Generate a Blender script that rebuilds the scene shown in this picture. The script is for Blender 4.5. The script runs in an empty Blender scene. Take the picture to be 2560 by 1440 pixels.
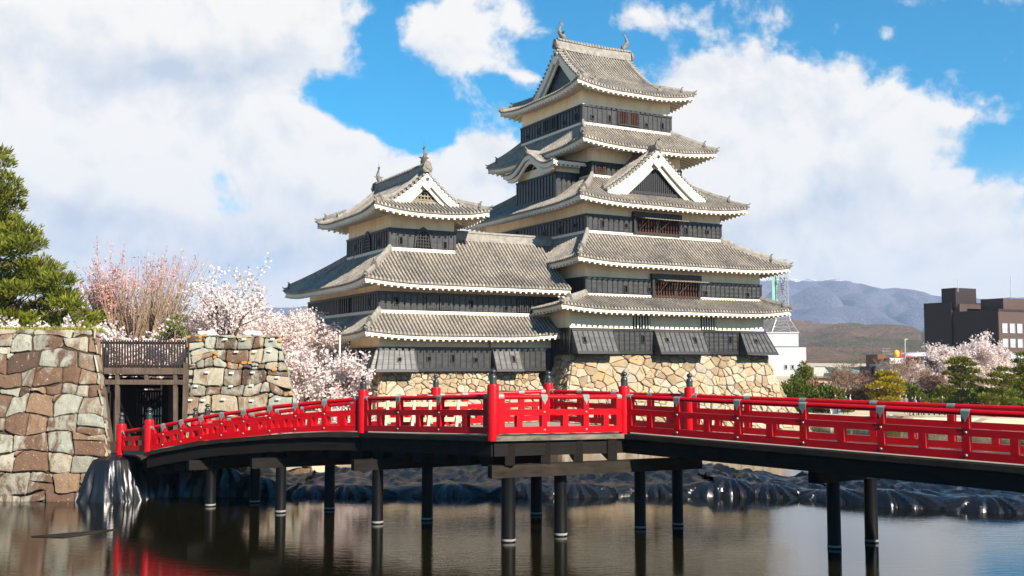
import bpy, math, random
import numpy as np
from mathutils import Vector, Matrix, noise as mnoise

# ------------------------------------------------------------------ camera, light, sky
F_PX, EYE = 2580.0, 5.5
PITCH = math.atan(187 / F_PX)
SC = bpy.context.scene
COL = SC.collection
cam_d = bpy.data.cameras.new('camera')
cam_d.sensor_width = 36.0
cam_d.lens = F_PX / 2560 * 36
cam_d.clip_end = 20000
cam = bpy.data.objects.new('camera', cam_d)
COL.objects.link(cam)
cam.location = (0, 0, EYE)
cam.rotation_euler = (math.pi / 2 + PITCH, 0, 0)
SC.camera = cam

CS, SN = 0.87507434, 0.48398853            # castle axes: R = (CS, SN), B = (-SN, CS)
CORN = Vector((4.14772268, 74.0))
CROT = math.atan2(SN, CS)
SUN_AZ, SUN_EL = math.radians(39.5), math.radians(32.0)   # azimuth measured from -Y towards +X
sun_dir = Vector((math.sin(SUN_AZ) * math.cos(SUN_EL), -math.cos(SUN_AZ) * math.cos(SUN_EL), math.sin(SUN_EL)))
sl = bpy.data.lights.new('sun', 'SUN')
sl.energy = 5.0
sl.angle = math.radians(0.5)
sl.color = (1.0, 0.91, 0.78)
sun = bpy.data.objects.new('sun', sl)
COL.objects.link(sun)
sun.rotation_euler = sun_dir.to_track_quat('Z', 'Y').to_euler()

SC.view_settings.view_transform = 'Standard'
SC.view_settings.look = 'None'
SC.view_settings.exposure = 1.1
SC.view_settings.gamma = 1.0
SC.cycles.use_denoising = True
SC.cycles.max_bounces = 6
SC.cycles.diffuse_bounces = 3
SC.cycles.glossy_bounces = 3
SC.cycles.transparent_max_bounces = 8
SC.cycles.volume_bounces = 0
SC.cycles.caustics_reflective = False
SC.cycles.caustics_refractive = False


def ray(u, v):
    x = (u - 1280) / F_PX
    y = (720 - v) / F_PX
    return Vector((x, math.cos(PITCH) - math.sin(PITCH) * y, math.sin(PITCH) + math.cos(PITCH) * y))


def at(u, v, depth):
    d = ray(u, v)
    return d * (depth / d.y) + Vector((0, 0, EYE))


def col_at(u, depth):
    """plan position of a photo column at a depth"""
    return (u - 1280) / F_PX * depth * (math.cos(PITCH) - 0) + 0.0


def zrow(v, depth):
    return at(1280, v, depth).z


# ------------------------------------------------------------------ node helper
class NT:
    def __init__(self, tree):
        self.t = tree
        self.n = tree.nodes
        self.l = tree.links

    def new(self, kind, **kw):
        n = self.n.new(kind)
        for k, v in kw.items():
            setattr(n, k, v)
        return n

    def link(self, a, b):
        self.l.new(a, b)

    def set(self, sock, v):
        if hasattr(v, 'is_output') or isinstance(v, bpy.types.NodeSocket):
            self.l.new(v, sock)
        else:
            sock.default_value = v

    def math(self, op, a, b=None, c=None, clamp=False):
        n = self.new('ShaderNodeMath', operation=op, use_clamp=clamp)
        self.set(n.inputs[0], a)
        if b is not None:
            self.set(n.inputs[1], b)
        if c is not None:
            self.set(n.inputs[2], c)
        return n.outputs[0]

    def mix(self, f, a, b, blend='MIX'):
        n = self.new('ShaderNodeMix', data_type='RGBA', blend_type=blend, clamp_result=False)
        self.set(n.inputs[0], f)
        self.set(n.inputs[6], a)
        self.set(n.inputs[7], b)
        return n.outputs[2]

    def noise(self, vec=None, scale=5.0, detail=4.0, rough=0.55, dist=0.0):
        n = self.new('ShaderNodeTexNoise')
        if vec is not None:
            self.l.new(vec, n.inputs['Vector'])
        n.inputs['Scale'].default_value = scale
        n.inputs['Detail'].default_value = detail
        n.inputs['Roughness'].default_value = rough
        n.inputs['Distortion'].default_value = dist
        return n.outputs[0]

    def ramp(self, f, stops, interp='LINEAR'):
        n = self.new('ShaderNodeValToRGB')
        n.color_ramp.interpolation = interp
        e = n.color_ramp.elements
        while len(e) < len(stops):
            e.new(0.5)
        for i, (p, c) in enumerate(stops):
            e[i].position = p
            e[i].color = (*c, 1.0) if len(c) == 3 else c
        self.set(n.inputs[0], f)
        return n.outputs[0]

    def mapr(self, f, a, b, c=0.0, d=1.0, smooth=False):
        n = self.new('ShaderNodeMapRange')
        if smooth:
            n.interpolation_type = 'SMOOTHSTEP'
        self.set(n.inputs[0], f)
        for i, v in enumerate((a, b, c, d)):
            self.set(n.inputs[i + 1], v)
        return n.outputs[0]

    def mapping(self, vec, scale=(1, 1, 1), rot=(0, 0, 0), loc=(0, 0, 0)):
        n = self.new('ShaderNodeMapping')
        self.l.new(vec, n.inputs['Vector'])
        n.inputs['Scale'].default_value = scale
        n.inputs['Rotation'].default_value = rot
        n.inputs['Location'].default_value = loc
        return n.outputs[0]


# ------------------------------------------------------------------ world: sky with clouds
W = bpy.data.worlds.new('World')
SC.world = W
W.use_nodes = True
wt = NT(W.node_tree)
for n in list(wt.n):
    wt.n.remove(n)
sky = wt.new('ShaderNodeTexSky', sky_type='NISHITA')
sky.sun_disc = False
sky.sun_elevation = SUN_EL
sky.sun_rotation = math.atan2(sun_dir.x, sun_dir.y)
sky.air_density = 1.0
sky.dust_density = 0.4
sky.ozone_density = 3.0
sky.altitude = 600
geo = wt.new('ShaderNodeTexCoord').outputs['Generated']
sky_s = wt.new('ShaderNodeHueSaturation')
sky_s.inputs['Saturation'].default_value = 1.62
sky_s.inputs['Hue'].default_value = 0.485
sky_s.inputs['Value'].default_value = 0.76
wt.link(sky.outputs[0], sky_s.inputs['Color'])


def wdir(u, v):
    return ray(u, v).normalized()


warp = wt.new('ShaderNodeTexNoise')
wt.link(geo, warp.inputs['Vector'])
warp.inputs['Scale'].default_value = 7.0
warp.inputs['Detail'].default_value = 5.0
wv = wt.new('ShaderNodeVectorMath', operation='SUBTRACT')
wt.link(warp.outputs[1], wv.inputs[0])
wv.inputs[1].default_value = (0.5, 0.5, 0.5)
ws = wt.new('ShaderNodeVectorMath', operation='SCALE')
wt.link(wv.outputs[0], ws.inputs[0])
ws.inputs['Scale'].default_value = 0.085
wa = wt.new('ShaderNodeVectorMath', operation='ADD')
wt.link(geo, wa.inputs[0])
wt.link(ws.outputs[0], wa.inputs[1])
WV = wa.outputs[0]


def blob(u, v, rx, ry, amp, vec=WV):
    """soft cloud mass: elliptical falloff round a direction of the sky"""
    d = wdir(u, v)
    right = Vector((d.y, -d.x, 0)).normalized()
    upv = right.cross(d).normalized()
    n1 = wt.new('ShaderNodeVectorMath', operation='DOT_PRODUCT')
    wt.link(vec, n1.inputs[0])
    n1.inputs[1].default_value = right
    n2 = wt.new('ShaderNodeVectorMath', operation='DOT_PRODUCT')
    wt.link(vec, n2.inputs[0])
    n2.inputs[1].default_value = upv
    a = wt.math('DIVIDE', wt.math('SUBTRACT', n1.outputs['Value'], right.dot(d)), rx / F_PX)
    b = wt.math('DIVIDE', wt.math('SUBTRACT', n2.outputs['Value'], upv.dot(d)), ry / F_PX)
    q = wt.math('ADD', wt.math('MULTIPLY', a, a), wt.math('MULTIPLY', b, b))
    e = wt.math('POWER', 2.718, wt.math('MULTIPLY', q, -1.0))
    return wt.math('MULTIPLY', e, amp)


def total(items, vec=WV):
    acc = None
    for it in items:
        b = blob(*it, vec=vec)
        acc = b if acc is None else wt.math('ADD', acc, b)
    return acc


clouds = [(560, 455, 130, 140, 1.0), (60, 60, 560, 230, 1.2), (520, 60, 300, 190, 1.1), (740, 100, 130, 130, .62), (200, 420, 760, 200, 1.2), (700, 430, 260, 120, .9), (870, 430, 130, 110, .65),
          (930, 560, 300, 150, .9), (1190, 460, 130, 90, .85), (400, 640, 700, 90, .55), (880, 730, 300, 60, .6),
          (1080, 60, 130, 55, .62), (1190, 5, 90, 30, .5), (1020, 115, 70, 30, .5), (1180, 150, 100, 38, .62), (1280, 185, 60, 22, .5), (1290, 50, 60, 34, .42), (955, 250, 14, 40, .35),
          (1605, 25, 78, 38, .75), (1980, 340, 260, 130, 1.1), (1980, 190, 110, 50, .65), (2060, 250, 110, 60, .5), (1790, 260, 130, 80, .72), (1760, 480, 260, 260, 1.1), (2130, 400, 230, 130, .8), (2245, 230, 40, 40, .62),
          (2340, 290, 110, 26, .5), (2000, 600, 340, 120, .95), (2420, 550, 110, 55, .75), (2480, 490, 110, 34, .5), (2280, 660, 520, 70, .8), (2225, 75, 30, 20, .55), (2000, 690, 900, 34, .5),
          (2390, 450, 60, 18, .45), (-900, 300, 500, 300, 1.0), (-1600, 500, 700, 300, .9), (3500, 500, 500, 260, .9), (4300, 200, 500, 300, .8)]
holes = [(830, 235, 120, 46, .75), (1010, 310, 130, 70, .8), (720, 262, 90, 26, .4), (720, 655, 420, 34, .32), (950, 640, 120, 40, .3), (2150, 520, 60, 40, .25), (2480, 640, 120, 24, .3), (930, 90, 60, 90, .5)]
dens = wt.math('SUBTRACT', wt.math('MINIMUM', total(clouds), 1.15), total(holes))
fb = wt.noise(geo, 8.0, 10.0, 0.60, 0.25)
fb2 = wt.noise(geo, 30.0, 8.0, 0.62, 0.2)
fbm = wt.math('ADD', wt.math('MULTIPLY', wt.math('SUBTRACT', fb, 0.5), 2.7), wt.math('MULTIPLY', wt.math('SUBTRACT', fb2, 0.5), 1.5))
dens = wt.math('ADD', dens, fbm)
cmask = wt.mapr(dens, 0.26, 0.80, 0, 1, True)
# grey undersides: where a cloud lies deep and away from its sunlit rim
greys = [(420, 190, 330, 80, .75), (720, 175, 120, 50, .3), (120, 570, 360, 80, .55), (560, 580, 340, 50, .45), (1180, 560, 160, 50, .35), (700, 655, 420, 40, .7),
         (1890, 310, 60, 70, .4), (2000, 545, 190, 50, .55), (2080, 490, 160, 50, .3), (1250, 150, 70, 30, .2), (1780, 640, 110, 60, .2), (2430, 575, 90, 20, .3)]
gs = total(greys)
fb3 = wt.noise(wa.outputs[0], 7.0, 8.0, 0.6)
fb4 = wt.noise(geo, 20.0, 6.0, 0.6)
off = wt.new('ShaderNodeVectorMath', operation='ADD')
wt.link(geo, off.inputs[0])
off.inputs[1].default_value = (sun_dir + Vector((0, 0, .5))).normalized() * 0.022
fbS = wt.noise(off.outputs[0], 8.0, 10.0, 0.60, 0.25)
relief = wt.math('MULTIPLY', wt.math('SUBTRACT', fbS, fb), 3.2)
gs = wt.math('ADD', gs, relief)
shade = wt.math('ADD', gs, wt.math('ADD', wt.math('MULTIPLY', wt.math('SUBTRACT', fb3, 0.485), 1.5), wt.math('MULTIPLY', wt.math('SUBTRACT', fb4, 0.5), 0.6)), clamp=True)
ccol = wt.mix(shade, (1.0, 0.965, 0.92, 1), (0.58, 0.65, 0.77, 1))
cstr = wt.new('ShaderNodeVectorMath', operation='SCALE')
wt.link(ccol, cstr.inputs[0])
cstr.inputs['Scale'].default_value = 4.75
sepw = wt.new('ShaderNodeSeparateXYZ')
wt.link(geo, sepw.inputs[0])
low = wt.mapr(sepw.outputs[2], 0.0, 0.20, 0.85, 0.0, True)
skyc = wt.mix(low, sky_s.outputs[0], (3.1, 3.75, 4.25, 1))
final = wt.mix(cmask, skyc, cstr.outputs[0])
bg = wt.new('ShaderNodeBackground')
bg.inputs['Strength'].default_value = 0.10
wt.link(final, bg.inputs['Color'])
wo = wt.new('ShaderNodeOutputWorld')
wt.link(bg.outputs[0], wo.inputs['Surface'])
W.cycles.sampling_method = 'MANUAL'
W.cycles.sample_map_resolution = 512
# ------------------------------------------------------------------ mesh helper
class MB:
    def __init__(self):
        self.v, self.f, self.m, self.uv, self.c = [], [], [], {}, {}

    def add(self, vs, fs, mat=0, tone=None):
        o = len(self.v)
        self.v.extend([tuple(p) for p in vs])
        for f in fs:
            if tone is not None:
                self.c[len(self.f)] = tone
            self.f.append(tuple(i + o for i in f))
            self.m.append(mat)
        return o

    def box(self, a, b, mat=0):
        x0, x1 = sorted((a[0], b[0])); y0, y1 = sorted((a[1], b[1])); z0, z1 = sorted((a[2], b[2]))
        self.add([(x0, y0, z0), (x1, y0, z0), (x1, y1, z0), (x0, y1, z0), (x0, y0, z1), (x1, y0, z1), (x1, y1, z1), (x0, y1, z1)],
                 [(0, 3, 2, 1), (4, 5, 6, 7), (0, 1, 5, 4), (1, 2, 6, 5), (2, 3, 7, 6), (3, 0, 4, 7)], mat)

    def beam(self, p0, p1, w, h, up=(0, 0, 1), mat=0, ext=0.0):
        """rectangular bar along p0-p1, w across, h along up (centred)"""
        p0, p1 = Vector(p0), Vector(p1)
        t = (p1 - p0).normalized()
        p0 = p0 - t * ext; p1 = p1 + t * ext
        s = t.cross(Vector(up))
        if s.length < 1e-6:
            s = t.cross(Vector((1, 0, 0)))
        s.normalize()
        u = s.cross(t).normalized()
        vs = []
        for p in (p0, p1):
            for a, b in ((-1, -1), (1, -1), (1, 1), (-1, 1)):
                vs.append(p + s * (a * w / 2) + u * (b * h / 2))
        self.add(vs, [(3, 2, 1, 0), (4, 5, 6, 7), (0, 1, 5, 4), (1, 2, 6, 5), (2, 3, 7, 6), (3, 0, 4, 7)], mat)

    def sweep(self, pts, prof, up=(0, 0, 1), mat=0, cap=True, close=True):
        """profile [(side, up)] carried along pts; scale may be given as third value per point"""
        n = len(prof)
        U = Vector(up)
        P = [Vector(p) for p in pts]
        rows = []
        for i, p in enumerate(P):
            t = (P[min(i + 1, len(P) - 1)] - P[max(i - 1, 0)]).normalized()
            s = t.cross(U).normalized()
            u = s.cross(t).normalized() if abs(t.dot(U)) > 0.98 else U
            rows.extend([p + s * a + u * b for a, b in prof])
        fs = []
        for i in range(len(P) - 1):
            for k in range(n if close else n - 1):
                k2 = (k + 1) % n
                fs.append((i * n + k, i * n + k2, (i + 1) * n + k2, (i + 1) * n + k))
        if cap and close:
            fs.append(tuple(range(n - 1, -1, -1)))
            fs.append(tuple((len(P) - 1) * n + k for k in range(n)))
        self.add(rows, fs, mat)

    def tube(self, pts, rad, n=8, mat=0, cap=True):
        P = [Vector(p) for p in pts]
        if not isinstance(rad, (list, tuple)):
            rad = [rad] * len(P)
        t0 = (P[1] - P[0]).normalized()
        ref = Vector((0, 0, 1)) if abs(t0.z) < 0.9 else Vector((1, 0, 0))
        s = t0.cross(ref).normalized()
        vs = []
        for i, p in enumerate(P):
            t = (P[min(i + 1, len(P) - 1)] - P[max(i - 1, 0)]).normalized()
            s = (s - t * s.dot(t)).normalized()
            u = t.cross(s)
            for k in range(n):
                a = 2 * math.pi * k / n
                vs.append(p + (s * math.cos(a) + u * math.sin(a)) * rad[i])
        fs = []
        for i in range(len(P) - 1):
            for k in range(n):
                k2 = (k + 1) % n
                fs.append((i * n + k, i * n + k2, (i + 1) * n + k2, (i + 1) * n + k))
        if cap:
            fs.append(tuple(range(n - 1, -1, -1)))
            fs.append(tuple((len(P) - 1) * n + k for k in range(n)))
        self.add(vs, fs, mat)

    def lathe(self, prof, n=16, c=(0, 0, 0), mat=0):
        vs, fs = [], []
        for r, z in prof:
            for k in range(n):
                a = 2 * math.pi * k / n
                vs.append((c[0] + r * math.cos(a), c[1] + r * math.sin(a), c[2] + z))
        for i in range(len(prof) - 1):
            for k in range(n):
                k2 = (k + 1) % n
                fs.append((i * n + k, i * n + k2, (i + 1) * n + k2, (i + 1) * n + k))
        fs.append(tuple(range(n - 1, -1, -1)))
        fs.append(tuple((len(prof) - 1) * n + k for k in range(n)))
        self.add(vs, fs, mat)

    def prism(self, poly, off, mat=0):
        """closed prism: polygon (3D points) pushed along off"""
        n = len(poly)
        P = [Vector(p) for p in poly]
        o = Vector(off)
        vs = P + [p + o for p in P]
        fs = [tuple(range(n)), tuple(range(2 * n - 1, n - 1, -1))]
        for k in range(n):
            k2 = (k + 1) % n
            fs.append((k, k + n, k2 + n, k2))
        self.add(vs, fs, mat)

    def strip(self, top, bot, off, mat=0):
        """thick band between two curves of equal length, pushed along off"""
        for i in range(len(top) - 1):
            self.prism([bot[i], bot[i + 1], top[i + 1], top[i]], off, mat)

    def disc(self, c, axis, r, depth, n=8, mat=0):
        c = Vector(c); a = Vector(axis).normalized()
        self.tube([c, c + a * depth], r, n, mat)

    def build(self, name, mats, parent=None, org=(0, 0, 0), smooth=None):
        me = bpy.data.meshes.new(name)
        v = np.array(self.v, dtype=float)
        if len(v):
            v = v - np.array(org, dtype=float)
        me.from_pydata(v.tolist(), [], self.f)
        if not isinstance(mats, (list, tuple)):
            mats = [mats]
        for m in mats:
            me.materials.append(m)
        if len(mats) > 1:
            me.polygons.foreach_set('material_index', self.m)
        if self.uv:
            ul = me.uv_layers.new(name='UVMap')
            data = np.zeros((len(me.loops), 2), dtype=np.float32)
            vi = np.zeros(len(me.loops), dtype=np.int32)
            me.loops.foreach_get('vertex_index', vi)
            arr = np.zeros((len(self.v), 2), dtype=np.float32)
            for k, q in self.uv.items():
                arr[k] = q
            data[:] = arr[vi]
            ul.data.foreach_set('uv', data.ravel())
        if self.c:
            at_ = me.attributes.new('tone', 'FLOAT', 'FACE')
            t = np.zeros(len(self.f), dtype=np.float32)
            for k, q in self.c.items():
                t[k] = q
            at_.data.foreach_set('value', t)
        if smooth:
            me.shade_smooth()
            if smooth is not True:
                me.set_sharp_from_angle(angle=math.radians(smooth))
        me.update()
        o = bpy.data.objects.new(name, me)
        COL.objects.link(o)
        if parent is not None:
            o.parent = parent
        return o


def tag(o, label, cat, group=None):
    o['label'] = label
    o['category'] = cat
    if group:
        o['group'] = group
    return o


def empty(name, loc=(0, 0, 0), rz=0.0, label=None, cat=None, group=None):
    o = bpy.data.objects.new(name, None)
    o.empty_display_size = 0.3
    COL.objects.link(o)
    o.location = loc
    o.rotation_euler = (0, 0, rz)
    if label:
        tag(o, label, cat, group)
    return o


def structure(o):
    o['kind'] = 'structure'
    return o


# ------------------------------------------------------------------ materials
ALB = 0.74      # the measured colours below were taken from a brighter exposure


def material(name):
    m = bpy.data.materials.new(name)
    m.use_nodes = True
    nt = NT(m.node_tree)
    b = nt.n['Principled BSDF']
    return m, nt, b


def obj_co(nt):
    return nt.new('ShaderNodeTexCoord').outputs['Object']


def bump(nt, b, h, strength=0.3, dist=0.02):
    n = nt.new('ShaderNodeBump')
    n.inputs['Strength'].default_value = strength
    n.inputs['Distance'].default_value = dist
    nt.link(h, n.inputs['Height'])
    nt.link(n.outputs[0], b.inputs['Normal'])


def simple(name, c, rough=0.6, var=0.15, scale=3.0, spec=0.5, metal=0.0, bmp=0.0, sc=(1, 1, 1)):
    c = tuple(x * ALB for x in c)
    m, nt, b = material(name)
    co = nt.mapping(obj_co(nt), sc)
    n = nt.noise(co, scale, 6, 0.6)
    f = nt.mapr(n, 0.25, 0.75, 0, 1)
    lo = tuple(x * (1 - var) for x in c) + (1,)
    hi = tuple(min(1, x * (1 + var)) for x in c) + (1,)
    nt.link(nt.mix(f, lo, hi), b.inputs['Base Color'])
    b.inputs['Roughness'].default_value = rough
    b.inputs['Specular IOR Level'].default_value = spec
    b.inputs['Metallic'].default_value = metal
    if bmp:
        bump(nt, b, nt.noise(co, scale * 4, 6, 0.65), bmp)
    return m


def mk_plaster():
    m, nt, b = material('plaster')
    co = obj_co(nt)
    st = nt.noise(nt.mapping(co, (1.3, 1.3, 0.22)), 1.6, 6, 0.65)
    bl = nt.noise(co, 0.7, 5, 0.6)
    f = nt.math('ADD', nt.mapr(st, 0.42, 0.75), nt.mapr(bl, 0.5, 0.8))
    f = nt.math('MULTIPLY', f, 0.45, clamp=True)
    nt.link(nt.mix(f, (0.90, 0.765, 0.56, 1), (0.64, 0.47, 0.28, 1)), b.inputs['Base Color'])
    b.inputs['Roughness'].default_value = 0.85
    b.inputs['Specular IOR Level'].default_value = 0.2
    bump(nt, b, nt.noise(co, 14, 5, 0.6), 0.15)
    return m


def mk_boards(name='black_boards', g=1.0):
    """black lacquered weatherboards, laid level"""
    m, nt, b = material(name)
    co = obj_co(nt)
    sep = nt.new('ShaderNodeSeparateXYZ')
    nt.link(co, sep.inputs[0])
    zz = nt.math('FRACT', nt.math('MULTIPLY', sep.outputs[2], 3.1))
    line = nt.mapr(zz, 0.0, 0.07, 1, 0)
    gr = nt.noise(nt.mapping(co, (0.8, 0.8, 9.0)), 2.2, 6, 0.6)
    row = nt.noise(nt.mapping(co, (1.3, 1.3, 3.1)), 1.0, 1, 0.5)
    f = nt.math('MULTIPLY', nt.math('ADD', nt.mapr(gr, 0.3, 0.75), nt.mapr(row, 0.35, 0.65)), 0.5)
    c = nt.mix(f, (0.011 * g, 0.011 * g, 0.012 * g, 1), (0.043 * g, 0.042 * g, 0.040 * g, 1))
    c = nt.mix(line, c, (0.006, 0.006, 0.006, 1))
    nt.link(c, b.inputs['Base Color'])
    b.inputs['Roughness'].default_value = 0.42
    h = nt.math('SUBTRACT', nt.math('MULTIPLY', zz, 0.5), line)
    bump(nt, b, nt.math('ADD', h, nt.math('MULTIPLY', gr, 0.4)), 0.35, 0.02)
    return m


def mk_tiles():
    m, nt, b = material('roof_tiles')
    uv = nt.new('ShaderNodeUVMap').outputs[0]
    co = obj_co(nt)
    sep = nt.new('ShaderNodeSeparateXYZ')
    nt.link(uv, sep.inputs[0])
    vv = nt.math('FRACT', nt.math('MULTIPLY', sep.outputs[1], 3.2))
    joint = nt.mapr(vv, 0.0, 0.16, 1, 0)
    uu = nt.math('FRACT', sep.outputs[0])
    flat = nt.mapr(uu, 0.41, 0.45, 1, 0)
    n1 = nt.noise(co, 0.45, 6, 0.68)
    n2 = nt.noise(nt.mapping(uv, (3.0, 3.2, 1)), 1.0, 2, 0.7)
    n3 = nt.noise(co, 7.0, 5, 0.65)
    f = nt.math('ADD', nt.math('MULTIPLY', n1, 0.45), nt.math('ADD', nt.math('MULTIPLY', n2, 0.4), nt.math('MULTIPLY', n3, 0.35)))
    c = nt.ramp(f, [(0.37, (0.046, 0.042, 0.039)), (0.51, (0.142, 0.128, 0.112)), (0.64, (0.288, 0.252, 0.208)), (0.81, (0.50, 0.42, 0.315))])
    c = nt.mix(nt.math('MULTIPLY', joint, 0.55), c, (0.10, 0.09, 0.08, 1))
    c = nt.mix(nt.math('MULTIPLY', flat, 0.6), c, (0.06, 0.055, 0.05, 1))
    nt.link(c, b.inputs['Base Color'])
    b.inputs['Roughness'].default_value = 0.62
    b.inputs['Specular IOR Level'].default_value = 0.35
    bump(nt, b, nt.math('ADD', nt.math('MULTIPLY', vv, 0.8), nt.math('MULTIPLY', n3, 0.6)), 0.5, 0.03)
    return m


def mk_stone(name, cols, dark=(0.10, 0.075, 0.05), streak=0.3):
    m, nt, b = material(name)
    co = obj_co(nt)
    a = nt.new('ShaderNodeAttribute', attribute_name='tone', attribute_type='GEOMETRY').outputs['Fac']
    n1 = nt.noise(co, 1.5, 6, 0.62)
    f = nt.math('ADD', a, nt.math('MULTIPLY', nt.math('SUBTRACT', n1, 0.5), 0.35))
    k = len(cols)
    c = nt.ramp(f, [(i / (k - 1), tuple(q * ALB for q in x)) for i, x in enumerate(cols)])
    st = nt.noise(nt.mapping(co, (2.2, 2.2, 0.5)), 1.7, 6, 0.6, 0.6)
    c = nt.mix(nt.math('MULTIPLY', nt.mapr(st, 0.52, 0.66), streak), c, (*dark, 1))
    fine = nt.noise(co, 11, 8, 0.7)
    c = nt.mix(nt.mapr(fine, 0.3, 0.75, 0.0, 0.4), nt.mix(0.28, c, (0, 0, 0, 1)), c)
    li = nt.noise(co, 16, 3, 0.5)
    c = nt.mix(nt.mapr(li, 0.70, 0.74, 0, 0.7), c, (0.62, 0.60, 0.52, 1))
    nt.link(c, b.inputs['Base Color'])
    b.inputs['Roughness'].default_value = 0.88
    b.inputs['Specular IOR Level'].default_value = 0.25
    bump(nt, b, nt.noise(co, 5, 10, 0.68), 0.6, 0.06)
    return m


def mk_gate_stone(name='gate_stone', bias=0.0):
    m, nt, b = material(name)
    co = obj_co(nt)
    a = nt.new('ShaderNodeAttribute', attribute_name='tone', attribute_type='GEOMETRY').outputs['Fac']
    sep = nt.new('ShaderNodeSeparateXYZ')
    nt.link(co, sep.inputs[0])
    n1 = nt.noise(co, 0.9, 6, 0.62, 0.5)
    pale = nt.ramp(nt.math('ADD', a, nt.math('MULTIPLY', nt.math('SUBTRACT', n1, 0.5), 0.5)), [(0, (0.30, 0.285, 0.22)), (.35, (0.36, 0.36, 0.295)), (.6, (0.42, 0.41, 0.33)), (.8, (0.42, 0.38, 0.29)), (1, (0.42, 0.34, 0.24))])
    a2 = nt.math('FRACT', nt.math('MULTIPLY', a, 7.31))
    brown = nt.ramp(nt.math('FRACT', nt.math('MULTIPLY', a, 3.7)), [(0, (0.10, 0.062, 0.046)), (.4, (0.17, 0.098, 0.062)), (.7, (0.20, 0.125, 0.083)), (1, (0.29, 0.185, 0.115))])
    st = nt.noise(nt.mapping(co, (1.5, 1.5, 0.75)), 1.05, 7, 0.66, 0.8)
    wet = nt.mapr(sep.outputs[2], 0.2, 2.2, 0.14, 0.0)
    f = nt.math('ADD', nt.math('ADD', nt.math('MULTIPLY', a2, 0.42), nt.math('SUBTRACT', st, 0.30)), wet)
    c = nt.mix(nt.mapr(f, 0.33 + bias, 0.50 + bias, 0, 1, True), pale, brown)
    dr = nt.noise(nt.mapping(co, (3.2, 3.2, 0.35)), 1.8, 6, 0.65)
    c = nt.mix(nt.mapr(dr, 0.56, 0.74, 0, 0.6), c, (0.07, 0.05, 0.04, 1))
    fine = nt.noise(co, 12, 9, 0.72)
    c = nt.mix(nt.mapr(fine, 0.35, 0.7, 0.0, 0.55), nt.mix(0.35, c, (0, 0, 0, 1)), c)
    li = nt.noise(co, 14, 4, 0.55)
    c = nt.mix(nt.mapr(li, 0.66, 0.70, 0, 0.7), c, (0.60, 0.57, 0.48, 1))
    nt.link(c, b.inputs['Base Color'])
    b.inputs['Roughness'].default_value = 0.9
    b.inputs['Specular IOR Level'].default_value = 0.2
    bump(nt, b, nt.noise(co, 4, 12, 0.7), 0.8, 0.08)
    return m


def mk_red():
    m, nt, b = material('red_lacquer')
    co = obj_co(nt)
    n = nt.noise(nt.mapping(co, (1, 1, 1)), 2.0, 6, 0.6)
    c = nt.mix(nt.mapr(n, 0.3, 0.75), (0.42, 0.0015, 0.007, 1), (0.51, 0.005, 0.010, 1))
    w = nt.noise(co, 9, 8, 0.7)
    c = nt.mix(nt.mapr(w, 0.68, 0.75, 0, 0.5), c, (0.30, 0.02, 0.02, 1))
    nt.link(c, b.inputs['Base Color'])
    b.inputs['Roughness'].default_value = 0.34
    b.inputs['Specular IOR Level'].default_value = 0.17
    bump(nt, b, w, 0.06)
    return m


def mk_water():
    m, nt, b = material('moat_water')
    co = obj_co(nt)
    n0 = nt.noise(co, 0.06, 3, 0.5)
    wob = nt.noise(nt.mapping(co, (0.8, 2.8, 1)), 1.3, 6, 0.62, 0.4)
    fine = nt.noise(nt.mapping(co, (1.0, 3.6, 1)), 2.2, 3, 0.55)
    amt = nt.mapr(n0, 0.40, 0.62, 0.35, 1.0)
    h = nt.math('MULTIPLY', nt.math('ADD', wob, nt.math('MULTIPLY', fine, 0.55)), amt)
    nt.link(nt.mix(n0, (0.0045, 0.0038, 0.0012, 1), (0.0085, 0.0075, 0.0025, 1)), b.inputs['Base Color'])
    b.inputs['Roughness'].default_value = 0.03
    b.inputs['IOR'].default_value = 1.7
    b.inputs['Specular IOR Level'].default_value = 0.6
    bump(nt, b, h, 0.13, 0.06)
    return m


def mk_plastic():
    m, nt, b = material('black_plastic')
    co = obj_co(nt)
    n = nt.noise(co, 0.8, 4, 0.6)
    nt.link(nt.mix(n, (0.004, 0.004, 0.005, 1), (0.009, 0.009, 0.011, 1)), b.inputs['Base Color'])
    d = nt.noise(co, 2.5, 5, 0.65)
    nt.link(nt.mapr(d, 0.3, 0.7, 0.24, 0.42), b.inputs['Roughness'])
    w1 = nt.noise(nt.mapping(co, (1.2, 0.7, 0.7)), 1.5, 3, 0.55, 1.4)
    r = nt.math('ABSOLUTE', nt.math('SUBTRACT', w1, 0.5))
    bump(nt, b, r, 0.4, 0.04)
    b.inputs['Specular IOR Level'].default_value = 0.5
    return m


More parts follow.
